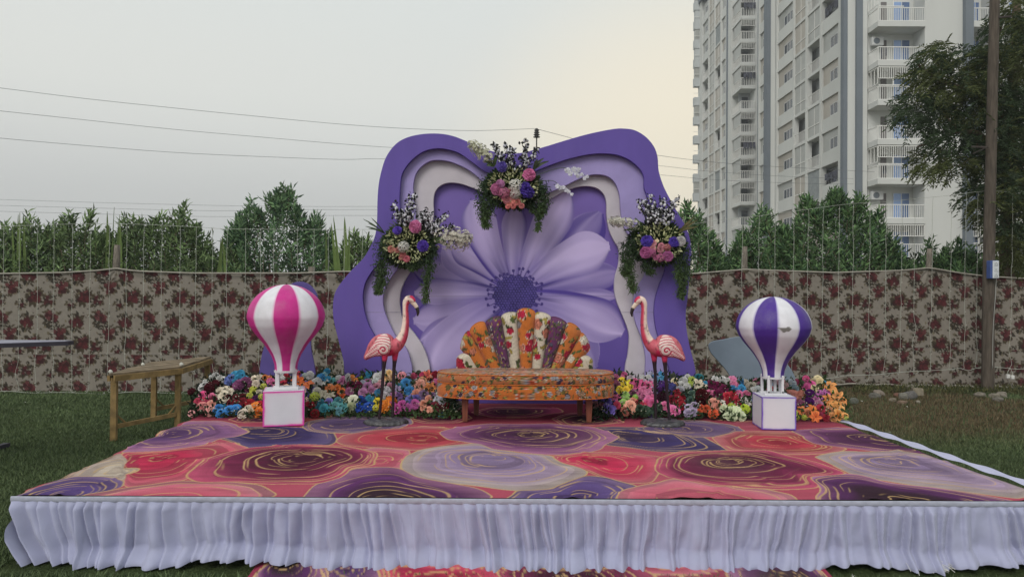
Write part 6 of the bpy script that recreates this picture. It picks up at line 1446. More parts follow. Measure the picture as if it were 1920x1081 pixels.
def fan_leaves(root, base, tips, seed, w=0.022, cols=((46, 66, 38), (86, 106, 62)), name='broad_leaf'):
    for k, tp in enumerate(tips):
        base_, tp_ = np.asarray(base), np.asarray(tp); c = crom([base_, (base_ + tp_) / 2 + np.array([0, -0.02, 0.012]), tp_], 5, False); T = tp_ - base_; T /= np.linalg.norm(T); s = np.cross(T, (0, 1, 0)); s /= np.linalg.norm(s); t = np.linspace(0, 1, len(c)); hw = w * np.sin(np.clip(0.08 + 0.92 * t, 0, 1) * math.pi) ** 0.8
        V = np.concatenate([np.stack([c - s * hw[:, None] + np.array([0, -0.004, 0]), c, c + s * hw[:, None] + np.array([0, -0.004, 0])], 1)]).reshape(-1, 3)
        under(link(name, mesh(name, V, grid_faces(len(c), 3), greens(len(V), seed + k, *cols)), leafm), root)
def arrangement(label, core, blooms, strands, cottons, plumes, leaves, seed, extra=None):
    cx, cy, rw, rh = core; g = P(cx, cy, YA); root = empty('flower_arrangement', g); tag(root, label, 'flower arrangement', 'flower arrangements fixed to the backdrop'); rr = np.random.default_rng(seed); k = YA / F
    # ball of greenery
    n = 4200; q = rr.normal(0, 1, (n, 3)); q /= np.linalg.norm(q, axis=1)[:, None]; q *= (rr.random(n) ** 0.35)[:, None]; q[:, 1] = -np.abs(q[:, 1])
    p_ = g + q * np.array([rw * k, 0.13, rh * k]); p_[:, 1] = np.minimum(p_[:, 1] + 0.05, 7.53)
    V, Fc, cl = leaf_cloud(p_, q * np.array([1, 1.2, 1]) + np.array([0, -0.2, 0]), 0.052, 0.020, greens(n, seed, (34, 54, 32), (84, 106, 60)), seed, 0.45); o = under(link('greenery', mesh('greenery', V, Fc, cl, False), leafm), root); o['kind'] = 'stuff'
    # pale-tipped sprigs
    n = 360; a = rr.uniform(0, 6.28, n); rr2 = rr.random(n) ** 0.5; p_ = g + np.stack([np.cos(a) * rr2 * rw * 0.82 * k, -0.10 - 0.05 * rr.random(n), np.sin(a) * rr2 * rh * 0.82 * k], -1)
    V, Fc, cl = leaf_cloud(p_, np.stack([np.cos(a) * 0.8, -0.5 + 0 * a, np.sin(a) * 0.8], -1), 0.038, 0.019, greens(n, seed + 1, (150, 160, 104), (206, 208, 168)), seed + 1, 0.3); o = under(link('pale_sprigs', mesh('pale_sprigs', V, Fc, cl, False), leafm), root); o['kind'] = 'stuff'
    b = MB(); b.lathe([(0.5, 0), (1, 0.02), (1, 0.05), (0.5, 0.09)], 18); o = b.build('foam_holder', mat('foam_green', (0.03, 0.06, 0.03), 0.95)); o.scale = (rw * k * 0.6, rh * k * 0.6, 0.6); o.rotation_euler = (R(90), 0, 0); o.location = Vector((g[0], 7.555, g[2])); under(o, root)
    for (x, y, r_, kind, c) in blooms: bloom(root, kind, P(x, y, YA - 0.15), r_ * k, c, (0, -0.95, 0.12), 0.22)
    for i, (pts, w, n) in enumerate(strands):
        V, Fc, cl = strand([P(x, y, YA - dy) for x, y, dy in pts], int(n * 1.9), seed + 10 + i, width=w); o = under(link('hanging_fern', mesh('hanging_fern', V, Fc, cl, False), leafm), root); o['kind'] = 'stuff'
        b = MB(); b.tube(crom([P(x, y, YA - dy) for x, y, dy in pts], 5, False), 0.0025, 4); b.build('stem', green_st, o)
    for i, (b0, t0) in enumerate(cottons): cotton_branch(root, P(*b0, YA - 0.06), P(*t0, YA - 0.10), seed + 30 + i)
    for i, (b0, t0, w, rgb, n) in enumerate(plumes): plume(root, P(*b0, YA - 0.08), P(*t0, YA - 0.12), w * k, seed + 50 + i, rgb, n)
    for i, (b0, tips, w, cols) in enumerate(leaves): fan_leaves(root, P(*b0, YA - 0.05), [P(*t0, YA - 0.08) for t0 in tips], seed + 70 + i, w, cols)
    if extra: extra(root)
    return root
PURP, PNK, MAU = (92, 62, 178), (206, 116, 166), (172, 96, 128)
GR = ((46, 66, 38), (86, 106, 62)); GD = ((58, 64, 58), (110, 116, 112))
def orchids(root):
    for j, (pts, heads) in enumerate(((([1008, 328], [1040, 317], [1066, 316]), [(1064, 319), (1069, 325), (1076, 317), (1080, 324), (1085, 318), (1084, 330), (1091, 327), (1096, 334), (1101, 331)]), (([1012, 339], [1036, 339], [1047, 346]), [(1045, 349), (1050, 352), (1056, 351), (1061, 356), (1066, 359), (1072, 364)]))):
        c = crom([P(x, y, YA - 0.10) for x, y in pts] + [P(*heads[-1], YA - 0.12)], 6, False); b = MB(); b.tube(c, 0.0028, 5); st = under(b.build('orchid_stem', green_st), root)
        for i, (x, y) in enumerate(heads):
            parts = []; rr = np.random.default_rng(i + j * 20); p_ = P(x, y, YA - 0.14); r_ = (6.2 if j == 0 else 5.0) * YA / F * (1 - 0.05 * i)
            for q in range(5):
                v, f = petal_grid(0.42, 0.95, 0.15, -0.12); v = v @ rotm('Z', 2 * math.pi * q / 5 + rr.uniform(-.2, .2)).T; v = v @ rotm('X', R(80 + rr.uniform(-20, 20))).T @ rotm('Z', rr.uniform(-0.5, 0.5)).T; parts.append((v * r_ + p_, f, rr.uniform(0.88, 1.05)))
            V, Fc, C_ = assemble(parts); link('orchid', mesh('orchid', V, Fc, C_ * np.array(S(206, 206, 214))), mat('blossom', source='vcol'), st)
arrangement('flower arrangement with orchids and cotton stems at the top centre of the backdrop', (962, 352, 54, 38),
    [(931, 355, 13, 'carn', PNK), (945, 362, 12, 'hyd', MAU), (952, 372, 10, 'rose', (176, 104, 112)), (960, 362, 9, 'rose', (170, 90, 100)), (966, 348, 13, 'hyd', (206, 204, 196)), (966, 364, 12, 'hyd', (200, 190, 184)), (992, 328, 12, 'carn', (212, 110, 164)), (989, 361, 14, 'carn', (70, 44, 150)), (984, 352, 11, 'carn', (78, 50, 160)), (955, 381, 6, 'bud', (220, 130, 120)), (962, 377, 5, 'bud', (224, 140, 130)), (970, 379, 6, 'bud', (220, 130, 124)), (962, 386, 6, 'bud', (214, 120, 116)), (952, 387, 5, 'bud', (206, 110, 110)), (978, 386, 5, 'bud', (206, 120, 120)), (941, 313, 10, 'carn', (96, 78, 170)), (938, 345, 9, 'mum', (196, 130, 180))],
    [([(912, 340, .08), (906, 375, .10), (908, 402, .08), (912, 424, .05)], 0.10, 620), ([(925, 365, .10), (918, 390, .08), (910, 408, .06)], 0.08, 300), ([(1014, 345, .08), (1020, 372, .10), (1017, 392, .08), (1012, 402, .05)], 0.085, 480), ([(1006, 385, .06), (1010, 408, .06), (1009, 430, .05)], 0.05, 190), ([(996, 382, .08), (998, 396, .06)], 0.04, 70)],
    [((945, 325), (927, 270)), ((950, 325), (948, 272)), ((955, 325), (940, 290)), ((968, 325), (962, 278)), ((975, 325), (986, 262)), ((978, 325), (1008, 277)), ((980, 322), (985, 290))],
    [((921, 300), (882, 268), 15, (204, 204, 180), 210)], [((926, 312), [(908, 302), (912, 310), (932, 290)], 0.020, GR), ((1000, 318), [(1008, 298), (1020, 296), (1030, 302), (1014, 300)], 0.014, ((50, 60, 42), (86, 96, 74)))], 600, orchids)
arrangement('flower arrangement with a big white blossom spray over the daisy panel', (766, 460, 50, 40),
    [(745, 432, 10, 'carn', PURP), (779, 425, 13, 'carn', (206, 116, 166)), (793, 461, 11, 'carn', (80, 52, 160)), (757, 463, 12, 'hyd', (204, 202, 196)), (734, 467, 7, 'rose', (190, 124, 110)), (745, 468, 6, 'rose', (180, 110, 104)), (755, 477, 7, 'rose', (176, 96, 96)), (762, 485, 6, 'rose', (206, 110, 124)), (752, 483, 5, 'bud', (190, 120, 110))],
    [([(722, 450, .08), (716, 490, .10), (718, 520, .08), (710, 548, .05)], 0.10, 640), ([(716, 505, .08), (707, 530, .06), (708, 545, .05)], 0.06, 160), ([(806, 460, .08), (806, 495, .10), (800, 525, .08), (798, 565, .05)], 0.075, 560), ([(780, 490, .10), (774, 503, .08)], 0.08, 200)],
    [((760, 425), (737, 382)), ((762, 425), (768, 370)), ((766, 425), (778, 365)), ((764, 425), (752, 395)), ((790, 430), (806, 398)), ((800, 436), (840, 402)), ((800, 440), (852, 422)), ((795, 432), (795, 395)), ((762, 425), (765, 390)), ((805, 438), (825, 412))],
    [((826, 444), (876, 452), 26, (202, 198, 184), 330), ((836, 436), (880, 446), 18, (204, 200, 188), 160)], [((812, 450), [(845, 462), (838, 452), (828, 432)], 0.022, GR), ((722, 438), [(680, 410), (690, 418), (684, 424), (696, 408), (700, 430), (690, 428)], 0.007, ((40, 52, 36), (70, 90, 52))), ((748, 432), [(728, 418), (735, 412), (730, 425), (745, 410)], 0.005, GD), ((800, 430), [(812, 416), (806, 410), (818, 424)], 0.006, GD)], 700)
arrangement('flower arrangement with two purple blooms beside the green shrub', (1232, 455, 52, 40),
    [(1213, 452, 13, 'carn', (84, 58, 176)), (1264, 454, 12, 'carn', (80, 54, 166)), (1276, 452, 11, 'carn', (206, 204, 204)), (1211, 473, 11, 'carn', (186, 96, 156)), (1222, 474, 9, 'hyd', (166, 84, 130)), (1226, 456, 6, 'rose', (206, 140, 150)), (1224, 466, 7, 'rose', (206, 140, 150)), (1239, 467, 8, 'rose', (204, 136, 146)), (1240, 461, 6, 'rose', (200, 130, 144)), (1251, 464, 8, 'hyd', (176, 96, 104)), (1252, 480, 11, 'carn', (184, 100, 160)), (1238, 483, 9, 'hyd', (170, 90, 130)), (1232, 451, 4, 'bud', (214, 196, 160)), (1230, 482, 6, 'rose', (180, 100, 140))],
    [([(1182, 450, .08), (1174, 480, .10), (1180, 512, .08), (1188, 545, .05)], 0.095, 620), ([(1190, 470, .10), (1178, 500, .08), (1172, 512, .06)], 0.08, 280), ([(1282, 460, .08), (1286, 500, .10), (1280, 530, .08), (1277, 555, .05)], 0.10, 640), ([(1272, 480, .08), (1272, 520, .08)], 0.08, 220), ([(1205, 490, .10), (1215, 505, .08), (1221, 510, .05)], 0.08, 200)],
    [((1222, 428), (1196, 378)), ((1223, 428), (1205, 374)), ((1224, 428), (1219, 366)), ((1225, 428), (1212, 392)), ((1240, 428), (1243, 372)), ((1243, 428), (1262, 382)), ((1245, 428), (1270, 370)), ((1244, 428), (1250, 395)), ((1225, 426), (1222, 388)), ((1242, 426), (1236, 392))],
    [((1192, 422), (1145, 413), 14, (204, 202, 190), 190)], [((1204, 432), [(1168, 432), (1180, 428), (1190, 408)], 0.014, GR), ((1272, 436), [(1300, 418), (1308, 412), (1296, 426), (1310, 424), (1302, 406)], 0.012, ((70, 80, 46), (110, 96, 60))), ((1228, 428), [(1215, 424), (1240, 422), (1246, 428)], 0.005, GD)], 800)
# ================================================================== shrubs and trees behind the fence
bark = mat('bark', S(92, 80, 66), 0.95, var=0.35, vscale=10, bump=0.6, bscale=30, stretch=(3, 3, 1))
leaf_tree = mat('shrub_leaf', source='vcol', rough=0.6, var=0.2, vscale=3.0, spec=0.25, trans=0.30)
def shrub(peaks, Y, base_px, width, label, seed, n_shoots, yd=0.9, cols=((34, 50, 32), (84, 104, 66)), leafL=0.145, leafW=0.038):
    """leafy shrub of many upright shoots; peaks: (px, py, half width px) of its spires, photograph pixels"""
    rr = np.random.default_rng(seed); k = Y / F
    root = empty('shrub', (P(base_px, 700, Y)[0], Y, 0)); tag(root, label, 'shrub', 'leafy shrubs beyond the fence')
    px0 = min(p[0] - p[2] * 1.22 for p in peaks); px1 = max(p[0] + p[2] * 1.22 for p in peaks)
    xs_ = np.linspace(px0, px1, 160)
    outl = np.full(160, 560.0)
    for (cx, py, hw) in [(a_, b_, c_ * 1.22) for a_, b_, c_ in peaks]:
        d = np.clip(np.abs(xs_ - cx) / hw, 0, 1); o = py + (545 - py) * (0.40 * d ** 0.9 + 0.60 * d ** 2.6); outl = np.minimum(outl, np.where(d < 1, o, 560))
    outl += (vnoise(xs_ * 0.10, xs_ * 0 + seed, seed) - 0.25) * 30 + (vnoise(xs_ * 0.035, xs_ * 0 + seed + 7, seed) - 0.4) * 36 * sstep(335, 400, outl)
    tips = []
    # shoots: more along the outline, others inside
    while len(tips) < n_shoots:
        x = rr.uniform(px0, px1); top = np.interp(x, xs_, outl)
        if top > 540: 
            if rr.random() < 0.7: continue
        y = top + abs(rr.normal(0, 1)) * 14 if rr.random() < 0.34 else top + (548 - top) * rr.random()
        tips.append((x, min(y, 556), rr.uniform(-1, 1) * yd * np.clip((y - top + 12) / 90, 0.15, 1)))
    LP, LD, stems, cnt = [], [], [], []
    for (x, y, dy) in tips:
        tip = P(x, y, Y + dy); ln = rr.uniform(0.28, 0.55); lean = np.array([(x - base_px) / width * 0.6 + rr.normal(0, 0.30), rr.normal(0, 0.22), 1.0]); lean /= np.linalg.norm(lean)
        a = tip - lean * ln; stems.append((a, tip)); nl = int(rr.integers(12, 18)); cnt.append(nl); t = np.linspace(0.05, 1.0, nl); ph = rr.uniform(0, 6.28)
        for j, tt in enumerate(t):
            an = ph + j * 2.4; out = np.array([math.cos(an), math.sin(an), 0]); up = 0.35 + 0.75 * tt; LP.append(a + lean * ln * tt); LD.append(out * (1.0 - 0.35 * tt) + lean * up)
    LP, LD = np.array(LP), np.array(LD); n = len(LP)
    V, Fc, cl = leaf_cloud(LP, LD, leafL, leafW, greens(n, seed, *cols) * 1.0 * np.repeat(np.random.default_rng(seed + 5).uniform(1.5, 3.8, len(tips)), [int(c) for c in cnt])[:, None], seed, 0.34)
    o = under(link('crown', mesh('crown', V, Fc, cl, False), leaf_tree), root); o['kind'] = 'stuff'
    b = MB()
    for (a, t) in stems[::3]: b.tube([a, t], [0.006, 0.003], 3, cap=False)
    b2 = MB()
    for j in range(5):
        t = tips[int(rr.integers(0, len(tips)))]; e = P(t[0], t[1] + 18, Y + t[2] * 0.5); s0 = np.array([P(base_px, 700, Y)[0] + rr.uniform(-.12, .12), Y + rr.uniform(-.1, .1), 0]); b2.tube(crom([s0, s0 * 0.55 + e * 0.45 + np.array([0, 0, 0.2]), e], 5, False), np.linspace(0.030, 0.006, 11), 6)
    under(b2.build('trunk', bark, smooth=True), root)
    o = under(b.build('twigs', bark), root); o['kind'] = 'stuff'
    return root
Lc = ((36, 48, 32), (86, 102, 66))
shrub([(14, 406, 55), (-30, 420, 60)], 12.9, 5, 80, 'leafy shrub cut by the picture edge, behind the rose-print fence', 101, 170, cols=Lc)
shrub([(58, 388, 48), (90, 402, 36)], 13.1, 66, 60, 'leafy shrub with a thin pointed top, second from the picture edge', 102, 170, cols=Lc)
shrub([(131, 394, 50), (172, 400, 46), (205, 418, 40)], 13.0, 150, 80, 'broad shrub with two blunt tops, beside the wooden fence post', 103, 230, cols=Lc)
shrub([(255, 373, 50), (298, 404, 44)], 13.2, 265, 70, 'pointed shrub rising just past the bare fence post', 104, 210, cols=Lc)
shrub([(346, 371, 44), (372, 405, 38)], 13.1, 350, 56, 'slender pointed shrub above the wooden table', 105, 180, cols=Lc)
shrub([(405, 440, 46), (430, 452, 44)], 12.9, 415, 60, 'low shrub in the gap between the slender and the tallest shrub', 106, 110, cols=Lc)
shrub([(526, 334, 96), (474, 371, 70), (560, 374, 84), (448, 420, 60), (588, 402, 62), (610, 440, 50)], 13.3, 526, 140, 'tallest shrub by the backdrop, a wide pyramid behind the pink balloon', 107, 640, 1.0, cols=((32, 50, 38), (78, 98, 68)))
shrub([(640, 446, 46), (668, 424, 40), (692, 440, 44)], 12.9, 665, 60, 'small loose shrub touching the purple backdrop edge', 108, 170, cols=Lc)
Rc = ((30, 48, 34), (76, 98, 62))
shrub([(1288, 372, 46), (1312, 384, 40), (1330, 440, 38), (1265, 410, 40)], 13.6, 1295, 60, 'shrub growing out from behind the backdrop, against the far tower', 109, 260, cols=Rc)
shrub([(1398, 392, 40), (1425, 378, 38), (1452, 396, 40)], 13.9, 1420, 60, 'shrub with three spiky tops in front of the far tower', 110, 250, cols=Rc)
shrub([(1510, 358, 66), (1562, 344, 70), (1612, 352, 68), (1645, 382, 58), (1478, 392, 56), (1672, 420, 50)], 13.7, 1570, 120, 'biggest rounded shrub in front of the near tower', 111, 760, 1.0, cols=Rc)
shrub([(1749, 434, 44), (1720, 462, 40), (1690, 470, 40)], 13.5, 1735, 60, 'low shrub below the blank tower wall', 112, 170, cols=Rc)
shrub([(1790, 442, 50), (1820, 462, 40), (1845, 480, 34)], 13.4, 1800, 60, 'low dark shrub beside the power pole', 113, 190, cols=Rc)
# dim mass of undergrowth closing the gaps low down
def undergrowth(px0, px1, top, Y, n, seed):
    rr = np.random.default_rng(seed); px = rr.uniform(px0, px1, n); py = top + (540 - top) * rr.random(n) ** 0.7
    V = np.array([P(a, b_, Y + rr.uniform(-0.4, 0.9)) for a, b_ in zip(px, py)]); d = np.tile([0, -0.2, 0.8], (n, 1))
    return leaf_cloud(V, d, 0.15, 0.04, greens(n, seed, (36, 50, 30), (84, 100, 62)), seed, 0.7)
parts = [undergrowth(-60, 400, 440, 13.9, 5200, 1), undergrowth(380, 710, 470, 14.2, 1500, 2), undergrowth(1330, 1700, 470, 14.6, 3000, 3), undergrowth(1680, 1990, 480, 14.3, 2200, 4)]
V = np.concatenate([p[0] for p in parts]); off_ = np.cumsum([0] + [len(p[0]) for p in parts[:-1]])
Fc = np.concatenate([p[1] + o_ for p, o_ in zip(parts, off_)]); cl = np.concatenate([p[2] for p in parts])
tag(link('undergrowth', mesh('undergrowth', V, Fc, cl, False), leaf_tree), 'dark green undergrowth filling the gaps behind the cloth fence', 'undergrowth', kind='stuff')
# tall blades of grass standing among the shrubs
reed_m = mat('reed', source='vcol', rough=0.6, var=0.15, vscale=6, trans=0.2)
def reeds(blades, Y, label, seed):
    rr = np.random.default_rng(seed); bx = np.mean([q[0] for q in blades]); root = empty('reed_clump', (P(bx, 700, Y)[0], Y, 0)); tag(root, label, 'reed', 'tall reed blades beyond the fence')
    for (x0, x1, y1, w) in blades:
        a = P(x0, 560, Y); e = P(x1, y1, Y); g = np.array([a[0], Y, 0.0]); c = crom([g, a, (a + e) / 2 + np.array([0.0, 0.02, 0.03]), e], 6, False); t = np.linspace(0, 1, len(c)); hw = w * Y / F * (1 - t ** 3) * 0.5 + 0.001
        V = np.stack([c - np.array([1, 0.2, 0]) * hw[:, None], c + np.array([0, 0.01, 0]), c + np.array([1, 0.2, 0]) * hw[:, None]], 1).reshape(-1, 3)
        under(link('blade', mesh('blade', V, grid_faces(len(c), 3), np.tile(np.array(S(96, 116, 60)) * rr.uniform(0.8, 1.2), (len(V), 1))), reed_m), root)
reeds([(30, 34, 402, 7), (34, 37, 398, 6), (45, 44, 405, 7), (26, 22, 418, 6)], 12.6, 'reed blades between the first two shrubs', 1)
reeds([(200, 201, 396, 9), (204, 214, 388, 3), (226, 224, 402, 7), (215, 222, 412, 6)], 12.6, 'reed blades beside the bare fence post', 2)
reeds([(404, 418, 440, 9), (410, 414, 446, 8), (424, 418, 452, 7)], 12.5, 'short reed blades over the low shrub', 3)
reeds([(634, 621, 418, 9), (640, 625, 404, 7), (650, 646, 406, 12), (612, 611, 424, 6), (652, 655, 424, 7)], 12.5, 'tall reed blades next to the purple backdrop edge', 4)

# ---- big leafy tree by the pole
def big_tree(label, seed):
    rr = np.random.default_rng(seed); Y = 13.0; tb = P(1893, 700, Y); root = empty('leafy_tree', (tb[0], Y, 0)); tag(root, label, 'tree')
    def limb(pts, r0, r1): return (crom([P(x, y, Y + dy) for x, y, dy in pts], 6, False), r0, r1)
    limbs = [limb([(1893, 745, 0), (1890, 600, 0), (1888, 450, 0), (1893, 330, 0), (1900, 180, 0.1), (1905, 40, 0.2), (1910, -60, 0.2)], 0.16, 0.06), limb([(1893, 360, 0), (1925, 270, -0.1), (1890, 235, -0.2), (1872, 200, -0.3)], 0.06, 0.03), limb([(1890, 330, 0), (1840, 255, -0.3), (1800, 245, -0.4), (1770, 215, -0.5)], 0.07, 0.02), limb([(1890, 250, 0), (1830, 180, -0.2), (1760, 150, -0.4), (1720, 120, -0.5)], 0.06, 0.02), limb([(1800, 245, -0.4), (1760, 262, -0.5), (1720, 275, -0.5)], 0.03, 0.012), limb([(1895, 130, 0), (1870, 90, -0.2), (1880, 40, -0.2)], 0.05, 0.02), limb([(1840, 255, -0.3), (1815, 300, -0.4), (1790, 312, -0.5)], 0.025, 0.01), limb([(1892, 420, 0), (1860, 400, -0.2), (1830, 390, -0.3)], 0.03, 0.01), limb([(1900, 160, 0), (1950, 100, 0), (2000, 60, 0)], 0.06, 0.02)]
    b = MB(); c, r0, r1 = limbs[0]; b.tube(c, np.linspace(r0, r1, len(c)), 10); under(b.build('trunk', bark, smooth=True), root)
    for c, r0, r1 in limbs[1:]: b = MB(); b.tube(c, np.linspace(r0, r1, len(c)), 7); under(b.build('branch', bark, smooth=True), root)
    clumps = [(1720, 110, 26, 24), (1745, 92, 26, 18), (1712, 150, 30, 28), (1760, 150, 48, 34), (1700, 195, 34, 28), (1740, 220, 40, 30), (1690, 220, 22, 18), (1795, 120, 40, 34), (1840, 110, 36, 32), (1800, 190, 48, 38), (1850, 180, 44, 40), (1770, 260, 50, 24), (1730, 300, 36, 22), (1775, 310, 40, 20), (1830, 250, 44, 34), (1880, 60, 34, 40), (1905, 20, 34, 36), (1915, 110, 30, 40), (1900, 200, 36, 44), (1900, 300, 34, 40), (1860, 340, 34, 36), (1830, 380, 30, 30), (1880, 400, 36, 40), (1905, 460, 30, 40), (1880, 470, 22, 40), (1805, 365, 20, 20), (1895, 350, 34, 34), (1935, 60, 34, 50), (1950, 200, 40, 70), (1950, 380, 40, 80), (1868, 290, 30, 28), (1880, 255, 30, 30)]
    V, Fc, C_ = [], [], []; n0 = 0
    # neem-like sprays: a drooping stalk with paired curved leaflets
    for (cx, cy, rx, ry) in clumps:
        ns = int(rx * ry / 10.5); tone = rr.uniform(0, 1)
        for j in range(ns):
            a = rr.uniform(0, 6.28); q = rr.random() ** 0.5; x, y = cx + (20 if cx < 1850 else 6) + math.cos(a) * rx * 0.9 * q, cy + math.sin(a) * ry * 0.9 * q; o = P(x, y, Y - 0.3 + rr.normal(0, 0.38))
            d = np.array([math.cos(a) * 0.9 + rr.normal(0, 0.4), rr.normal(0, 0.6), -math.sin(a) * 0.35 - 0.25 + rr.normal(0, 0.3)]); d /= np.linalg.norm(d); ln = rr.uniform(0.16, 0.30); s = np.cross(d, (0, 0.25, 1)); s /= np.linalg.norm(s)
            m = 6; t = np.linspace(0.15, 1, m); pts = []; dirs = []
            for tt in t:
                p_ = o + d * ln * tt + np.array([0, 0, -0.10 * tt * tt])
                for sg in (-1, 1): pts.append(p_); dirs.append(s * sg * 0.85 + d * 0.65 + np.array([0, 0, -0.25]))
            base_ = np.array(S(84, 92, 54)) if tone < 0.45 else np.array(S(62, 78, 54)); cl = np.tile(base_ * rr.uniform(0.7, 1.5), (len(pts), 1))
            v, f, c = leaf_cloud(np.array(pts), np.array(dirs), 0.100, 0.027, cl, int(rr.integers(0, 1e6)), 0.12); V.append(v); Fc.append(f + n0); C_.append(c); n0 += len(v)
    o = under(link('crown', mesh('crown', np.concatenate(V), np.concatenate(Fc), np.concatenate(C_), False), leaf_tree), root); o['kind'] = 'stuff'
big_tree('tall leafy tree with drooping narrow leaves, crossing in front of the near tower', 201)

# ================================================================== lawn blades
def lawn(n, seed):
    rr = np.random.default_rng(seed); V = []; C_ = []
    d = 2.9 + 9.2 * rr.random(n) ** 1.25; px = rr.uniform(-40, 1960, n); x = (px - 960) / F * d
    keep = ~((d > 4.0) & (d < 7.95) & (x > np.interp(d, [SFL[1], YB], [SFL[0] + .02, SBL[0] + .02])) & (x < np.interp(d, [SFR[1], YB], [SFR[0] + .05, SBR[0] + .05])))
    keep &= ~((d < 3.98) & (x > -1.62) & (x < 1.92)); keep &= (d < np.interp(px, [0, 900, 1100, 1920], [11.2, 11.3, 12.0, 12.25]))
    d, x, px = d[keep], x[keep], px[keep]; m = len(d)
    z = np.zeros(m); h = rr.uniform(0.014, 0.040, m) * np.where((x > 3.5) & (d > 8), rr.uniform(0.7, 1.8, m), 1); a = rr.uniform(0, 6.28, m); w = 0.0022 + 0.0006 * d * 0.9
    lean = rr.normal(0, 0.016, (m, 2)); dxy = np.stack([np.cos(a), np.sin(a)], -1) * (w[:, None])
    p0 = np.stack([x - dxy[:, 0], d - dxy[:, 1], z - 0.004], -1); p1 = np.stack([x + dxy[:, 0], d + dxy[:, 1], z - 0.004], -1); p2 = np.stack([x + lean[:, 0], d + lean[:, 1], h], -1)
    V = np.stack([p0, p1, p2], 1).reshape(-1, 3); i = np.arange(m) * 3; Fc = np.stack([i, i + 1, i + 2], -1)
    dry = sstep(2.2, 4.6, x) * sstep(7.0, 8.8, d) * sstep(0.24, 0.52, fbm(x * 0.9 + 3, d * 0.9, 15, 3)); t = rr.random((m, 1)); patch = (0.7 + 0.6 * fbm(x * 1.5, d * 1.5, 17, 3))[:, None]
    g = (np.array((0.040, 0.068, 0.026)) * (1 - t) + np.array((0.140, 0.190, 0.082)) * t) * patch; br = np.array((0.06, 0.045, 0.024)) * (1 - t) + np.array((0.20, 0.155, 0.085)) * t
    br = np.where(rr.random((m, 1)) < 0.18, g, br); c = g * (1 - dry[:, None]) + br * dry[:, None]
    o = link('grass', mesh('grass', V, Fc, np.repeat(c, 3, 0), False), mat('grass_blade', source='vcol', rough=0.7, var=0, trans=0.2)); tag(o, 'short mown grass blades round the stage', 'grass', kind='stuff')
lawn(330000, 5)
# weeds at the foot of the fence
rr = np.random.default_rng(8); n = 1500; px = np.concatenate([rr.uniform(1600, 1960, n)]); d = rr.uniform(11.3, 12.1, n); x = (px - 960) / F * d
V, Fc, cl = leaf_cloud(np.stack([x, d, rr.uniform(0, 0.05, n)], -1), np.tile([0, 0, 1.0], (n, 1)), 0.09, 0.016, greens(n, 4, (50, 62, 36), (110, 108, 70)), 3, 0.55)
tag(link('weeds', mesh('weeds', V, Fc, cl, False), leaf_tree), 'low ragged weeds along the foot of the fence near the rubble', 'weeds', kind='stuff')
